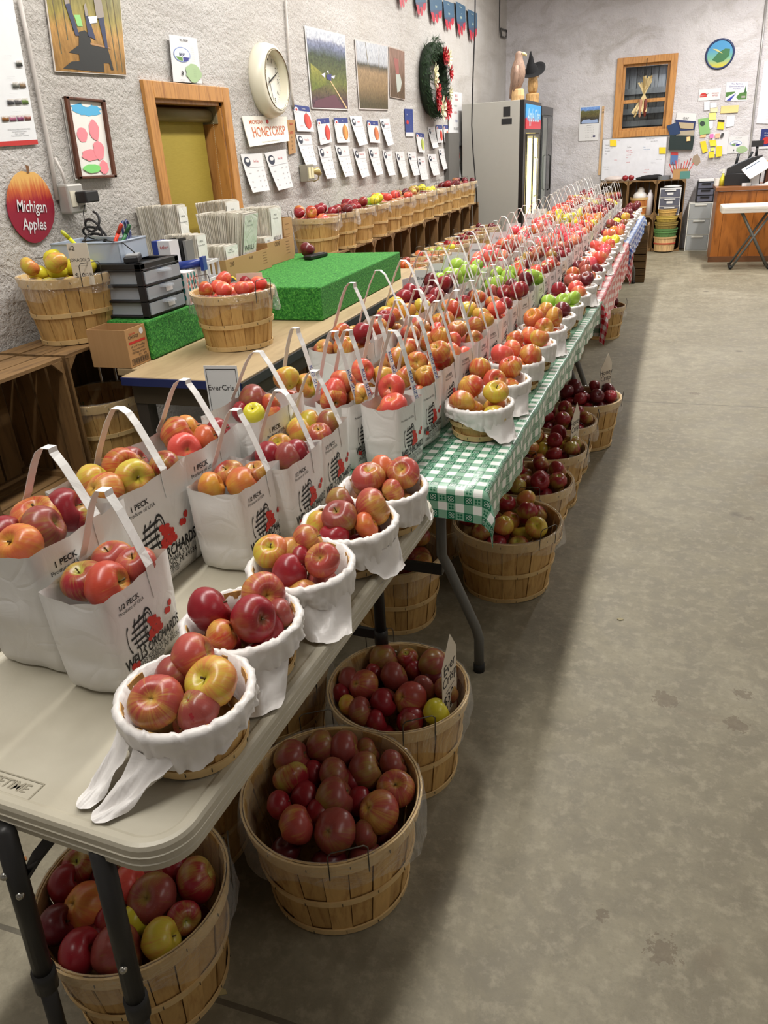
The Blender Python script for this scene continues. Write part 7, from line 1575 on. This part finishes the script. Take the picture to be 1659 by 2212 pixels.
def drawers(x0, y0, z0, W, D, H, n, frame, panel, lab, alpha=None, tags=False):
    e = empty('drawer_unit', (x0, y0, z0), 0, lab, 'drawers'); mb = MB(); q = .012
    mb.b2((0, 0, 0), (q, D, H)); mb.b2((W-q, 0, 0), (W, D, H)); mb.b2((q, D-q, 0), (W-q, D, H))
    for k in range(n+1): z = (H-q)*k/n; mb.b2((q, 0, z), (W-q, D-q, z+q))
    mb.build('frame', frame, e)
    for k in range(n):
        z = (H-q)*k/n+q+.002; h_ = (H-q)/n-q-.004; mb = MB(); mb.b2((q+.003, -.008, z), (W-q-.003, -.003, z+h_)); mb.b2((q+.003, -.003, z), (q+.006, D*.9, z+h_)); mb.b2((W-q-.006, -.003, z), (W-q-.003, D*.9, z+h_)); mb.b2((q+.006, -.003, z), (W-q-.006, D*.9, z+.003)); d = mb.build('drawer', panel, e)
        mb = MB(); mb.b2((W*.25, -.020, z+h_-.022), (W*.75, -.009, z+h_-.004)); mb.build('drawer_pull', frame, d)
        if tags: mb = MB(); mb.b2((W*.36, -.0105, z+h_*.28), (W*.64, -.0085, z+h_*.58)); mb.build('paper_tag', M_WHITE, d)
        mb = MB(); mb.b2((W*.15, D*.2, z+.004), (W*.8, D*.8, z+h_*.55)); mb.build('contents', flat(((120, 120, 124), (96, 104, 120), (150, 120, 110))[k % 3], .8), d)
    return e
t = NT('smoky_drawer'); t.col(lin((92, 94, 108))); t.set(Roughness=.3); M_SMK = t.m
t = NT('frosted_drawer'); t.col(lin((176, 180, 182))); t.set(Roughness=.4, Alpha=.6); M_FRO = t.m
drawers(bcx[2]+.05, BCY-.02, SH1, Wc-.10, .28, min(.36, Hc_-.07), 3, M_WHITE, M_SMK, 'white framed three drawer unit with paper tags in the upper right crate', tags=True)
mb = MB(); mb.sphere((.12, 0, .018), .13, 14, 8, 0, (1, .7, .14)); o = mb.build('white_cloth', M_WHITE, None, (bcx[2]+.10, BCY+.10, SH1+min(.36, Hc_-.07)+.002)); tag(o, 'white cloth lying on the white drawer unit', 'cloth')
# nested round baskets in the lower right crate
zc = .016; rr = random.Random(3)
for k, (r_, h_, c, c2) in enumerate(((.155, .20, (214, 178, 128), (190, 76, 60)), (.165, .11, (88, 130, 76), None), (.160, .09, (150, 130, 70), None), (.150, .08, (190, 164, 80), None), (.130, .09, (206, 170, 100), None))):
    e = empty('round_basket', (bcx[2]-.02+.20, BCY-.02, zc), 0, ['pale basket with a red hoop at the bottom of the nested stack', 'green banded basket second in the nested stack', 'olive basket in the middle of the nested stack', 'yellow tan basket second from the top of the nested stack', 'smallest tan basket on top of the nested stack'][k], 'basket', 'nested baskets in the lower crate')
    mb = MB(); mb.lathe([(0, .003), (r_*.88, 0), (r_, h_), (r_-.006, h_), (r_*.86, .006), (0, .006)], 24, smooth=False); mb.build('basket_wall', wood(c, tuple(int(v*.75) for v in c), 'z', .6, 7, 8, 'tinted_veneer', False, .1), e)
    for zz, col in ((h_-.02, c2 and (214, 178, 128) or c), (h_*.5, c2 or tuple(min(255, int(v*1.15)) for v in c))):
        f = .88+.12*zz/h_; mb = MB(); mb.lathe([(r_*f+.001, zz), (r_*f+.006, zz), (r_*(f+.012)+.006, zz+.018), (r_*(f+.012)+.001, zz+.018), (r_*f+.001, zz)], 28, smooth=False); mb.build('hoop', flat(col, .6), e)
    zc += h_+.0015
# drawer towers left of the service counter
wx0 = AY(1475, 535, YB-.33).x; wx1 = AY(1528, 536, YB-.33).x
wh = AY(1505, 438, YB-.33).z
drawers(wx0+.02, YB-.36, .0015, wx1-wx0-.02, .32, wh, 3, flat((206, 206, 200), .4), M_FRO, 'tall white and clear three drawer tower beside the service counter')
bh = AY(1520, 392, YB-.33).z-wh-.004
drawers(wx0+.10, YB-.36, wh+.004, wx1-wx0-.10, .30, bh, 3, flat((24, 24, 26), .4), M_SMK, 'black three drawer unit stacked on the white drawer tower')
tag(MB().b2((wx0+.12, YB-.34, wh+bh+.005), (wx1-.02, YB-.10, wh+bh+.03)).build('paper_stack', M_WHITE), 'white papers lying on the black drawer unit', 'papers')
# service counter
cp = AZ(1528, 566, 0); cx0, cy0 = cp.x+.02, cp.y; chh = AY(1546, 405, cy0).z
t = wood((166, 100, 40), (100, 54, 18), 'z', .35, 3, 5, 'stained_panel', True, .1)
sc_ = empty('service_counter', (cx0, cy0, 0), 0, 'varnished orange brown wooden service counter on the right', 'counter')
mb = MB(); x = 0; rr = random.Random(6)
while x < 2.3:
    w_ = rr.choice((.10, .16, .30, .36)); mb.b2((x, 0, .012), (x+w_-.004, .02, chh-.06)); x += w_
mb.b2((0, .012, .0), (2.6, .022, chh-.05)); mb.build('front_boards', t, sc_); mb = MB(); mb.b2((-.0, .022, 0), (.02, .75, chh-.05)); mb.build('end_board', t, sc_)
mb = MB(); mb.b2((-.02, -.02, 0), (2.6, .0, .07)); mb.build('kick_board', wood((110, 70, 40), (70, 40, 22), 'x', .5, 3, 5, 'dark_kick'), sc_)
mb = MB(); mb.b2((-.03, -.03, chh-.045), (2.6, .80, chh)); bevel(mb.build('countertop', wood((132, 84, 50), (86, 50, 28), 'x', .3, 3, 6, 'counter_slab'), sc_), .004)
CZ = chh+.001
# till, tablet and clutter on the counter
q = AY(1564, 396, cy0+.22); tl = empty('cash_register', (q.x, q.y, CZ), -.1, 'black sloped cash register on the service counter', 'cash register')
mb = MB(); mb.b2((0, 0, 0), (.42, .40, .145)); bevel(mb.build('cash_drawer', flat((30, 30, 32), .4, 0, .02), tl), .006)
mb = MB(); y0_, y1_ = .02, .38; mb.add([(x, y, z) for y in (y0_, y1_) for x, z in ((.01, .147), (.41, .147), (.41, .34), (.34, .33), (.01, .20))], [(0, 1, 2, 3, 4), (9, 8, 7, 6, 5), (0, 5, 6, 1), (1, 6, 7, 2), (2, 7, 8, 3), (3, 8, 9, 4), (4, 9, 5, 0)]); mb.build('sloped_housing', flat((38, 38, 40), .4, 0, .02), tl)
mb = MB(); mb.tube([(.33, .25, .33), (.33, .25, .44)], .016, 10); mb.box((.33, .24, .475), (.14, .03, .07)); mb.build('customer_display', M_BLK, tl)
mb = MB(); mb.box((.18, .2, .275), (.26, .22, .006), M=Matrix.Rotation(-.39, 3, 'Y')); mb.build('keyboard', flat((92, 96, 104), .4), tl)
q = AY(1620, 397, cy0+.05); tb_ = empty('tablet_stand', (q.x+.02, q.y+.02, CZ), .1, 'white tablet payment stand with a lit screen on the service counter', 'tablet')
mb = MB(); mb.b2((-.06, -.03, 0), (.11, .12, .012)); mb.add([(x, y, z) for x in (.0, .085) for y, z in ((.0, .012), (.10, .012), (.075, .20), (.045, .19))], [(0, 1, 2, 3), (7, 6, 5, 4), (0, 4, 5, 1), (1, 5, 6, 2), (2, 6, 7, 3), (3, 7, 4, 0)]); mb.build('stand', M_WHITE, tb_)
Mt = Matrix.Translation((.03, -.005, .20)) @ Euler((-.35, .0, .0)).to_matrix().to_4x4() @ Matrix.Rotation(-.55, 4, 'Y') @ Matrix.Rotation(PI/2-.5, 4, 'X')
mb = MB(); mb.poly(rrect(-.14, -.10, .14, .10, .012, 4), .010, Mt); mb.build('tablet_frame', M_WHITE, tb_)
mb = MB(); mb.poly([(-.122, -.082), (.122, -.082), (.122, .082), (-.122, .082)], .0012, Mt @ Matrix.Translation((0, 0, .0101))); mb.build('screen', glow((190, 214, 244), .75), tb_)
mb = MB(); mb.poly([(-.10, .055), (.08, .055), (.08, .068), (-.10, .068)], .0006, Mt @ Matrix.Translation((0, 0, .0115))); mb.build('screen_bar', M_INK, tb_)
q = AY(1603, 399, cy0+.03); tag(MB().b2((0, 0, 0), (.10, .06, .035)).build('card_reader', M_WHITE, None, (q.x, q.y, CZ)), 'small white card reader left of the tablet stand', 'card reader')
q = AY(1642, 403, cy0+.01); o = MB(); o.add([(0, 0, 0), (.13, 0, 0), (.13, .08, 0), (0, .08, 0), (.13, 0, .06), (.13, .08, .06)], [(0, 3, 2, 1), (0, 1, 4), (3, 5, 2), (1, 2, 5, 4), (0, 4, 5, 3)]); tag(o.build('card_holder', M_WHITE, None, (q.x, q.y, CZ)), 'white wedge shaped card holder at the counter front', 'card holder')
q = AY(1551, 390, cy0+.35); tag(MB().lathe([(0, 0), (.045, 0), (.045, .09), (.0, .092)], 20, smooth=False).build('tape_roll', flat((220, 216, 214), .5), None, (q.x, q.y, CZ)), 'white paper roll at the left end of the service counter', 'paper roll')
q = AY(1561, 388, cy0+.30); e = empty('spray_bottle', (q.x, q.y, CZ), 0, 'clear spray bottle with yellow liquid beside the cash register', 'bottle'); MB().lathe([(0, 0), (.035, 0), (.036, .08), (.014, .13), (.014, .15), (0, .15)], 18).build('bottle_body', flat((206, 196, 60), .3), e); mb = MB(); mb.box((0, 0, .175), (.03, .03, .05)); mb.box((-.03, 0, .185), (.05, .018, .018)); mb.build('spray_head', flat((214, 214, 206), .4), e)
q = AY(1592, 345, YB-.12); e = empty('radio', (q.x-.10, min(YB-.30, cy0+.55), CZ), 0, 'dark electronics with blue and grey parts behind the cash register', 'radio') ; mb = MB(); mb.b2((0, 0, 0), (.26, .16, .22)); mb.build('case', flat((60, 62, 66), .4), e); mb = MB(); mb.b2((.09, -.01, .15), (.17, -.001, .23)); mb.build('blue_part', flat((40, 100, 190), .4), e)
mb = MB(); mb.lathe([(0, .22), (.07, .22), (.075, .25), (.05, .29), (0, .30)], 20, 0, None, (.20, .08, 0)); mb.tube([(.04, .05, .22), (.06, .03, .36)], .018, 8); mb.tube([(.16, .05, .22), (.22, .0, .38)], .016, 8); mb.build('handset', flat((40, 42, 46), .4), e)
rr = random.Random(8)
e = empty('red_basket', (AY(1654, 385, cy0+.3).x, cy0+.32, CZ), 0, 'brown box with red cloth and an orange gourd at the right edge of the counter', 'box'); mb = MB(); mb.b2((0, 0, 0), (.28, .2, .22)); mb.build('brown_box', flat((96, 56, 34), .6), e); mb = MB(); mb.sphere((.14, .1, .24), .13, 14, 8, 0, (1.1, .8, .5)); mb.build('red_cloth', flat((130, 70, 74), .7), e); mb = MB(); mb.sphere((.02, -.02, .25), .04, 12, 8, 0, (1.2, 1, .9)); mb.build('orange_gourd', flat((206, 130, 40), .5), e)
# small folding table before the counter
f0 = AZ(1575, 578, 0); ty_ = f0.y; th_ = AY(1556, 444, ty_).z; tx0 = AY(1557, 452, ty_).x
ft = empty('folding_table', (tx0, ty_, 0), 0, 'small white folding table with crossed grey legs before the service counter', 'table')
mb = MB(); slab_top(mb, 0, -.22, .95, .26, th_, .075, .05); mb.build('tabletop', flat((214, 208, 198), .45, 0, .03), ft)
fx1 = AZ(1657, 578, 0).x-tx0; fx0 = f0.x-tx0
for y in (-.15, .16):
    for (a, b) in ((fx0, fx1-.05), (fx1, fx0+.05)):
        mb = MB(); mb.tube([(a, y, .0), (b, y+.002, th_-.07)], .014, 10); mb.build('leg', M_LEGG, ft)
for x in (fx0, fx1): MB().tube([(x, -.17, .02), (x, .18, .02)], .018, 10).build('foot_bar', M_RUB, ft)
# crate stack beside the far end of the blue cloth
a0 = AZ(1391, 611, 0); cy = a0.y+.02
hz = AY(1399, 486, cy).z; cw = a0.x-AY(1350, 560, cy).x
for k in range(2):
    e = empty('wooden_crate', (a0.x-.50, cy, .0015+k*(hz/2)), 0, ['bottom dark crate with slatted back, at the end of the display row', 'top dark crate of the stack at the end of the display row'][k], 'crate', 'dark crates at the end of the row')
    H_ = hz/2-.002; mb = MB()
    for q in range(4): w_ = H_/4; mb.b2((0, 0, w_*q+.003), (.50, .012, w_*(q+1)-.006))
    for q in range(3): mb.b2((.002, .014+q*.11, .001), (.498, .11+q*.11, .013)) 
    mb.build('slats', wood((112, 88, 56), (66, 48, 28), 'x', .8, 4, 10, 'dark_crate_slat', True, .3), e)
    for x in (0, .488): MB().b2((x, .013, .014), (x+.012, .33, H_)).build('end_board', M_CRX, e)
    mb = MB(); [mb.b2((.013, .318, w_*q+.014), (.487, .33, w_*(q+1)-.006)) for q in range(4)]; mb.build('back_slats', M_CRX, e)
# small leftovers on the floor
for k, (x, y, c, lab) in enumerate(((1340, 1338, (150, 140, 110), 'tiny pale leaf scrap lying on the open floor'), (480, 2144, (170, 156, 110), 'small wood chip on the floor joint by the nearest basket'), (50, 1856, (150, 96, 50), 'brown leaf scrap under the folding table at the left edge'))):
    p = AZ(x, y, .001); e = MB(); e.poly([(.012, 0), (.004, .008), (-.008, .006), (-.012, -.002), (-.002, -.008)], .002); o = e.build('leaf_scrap', flat(c, .8), None, p); tag(o, lab, 'leaf scrap')
flush_apples(300)
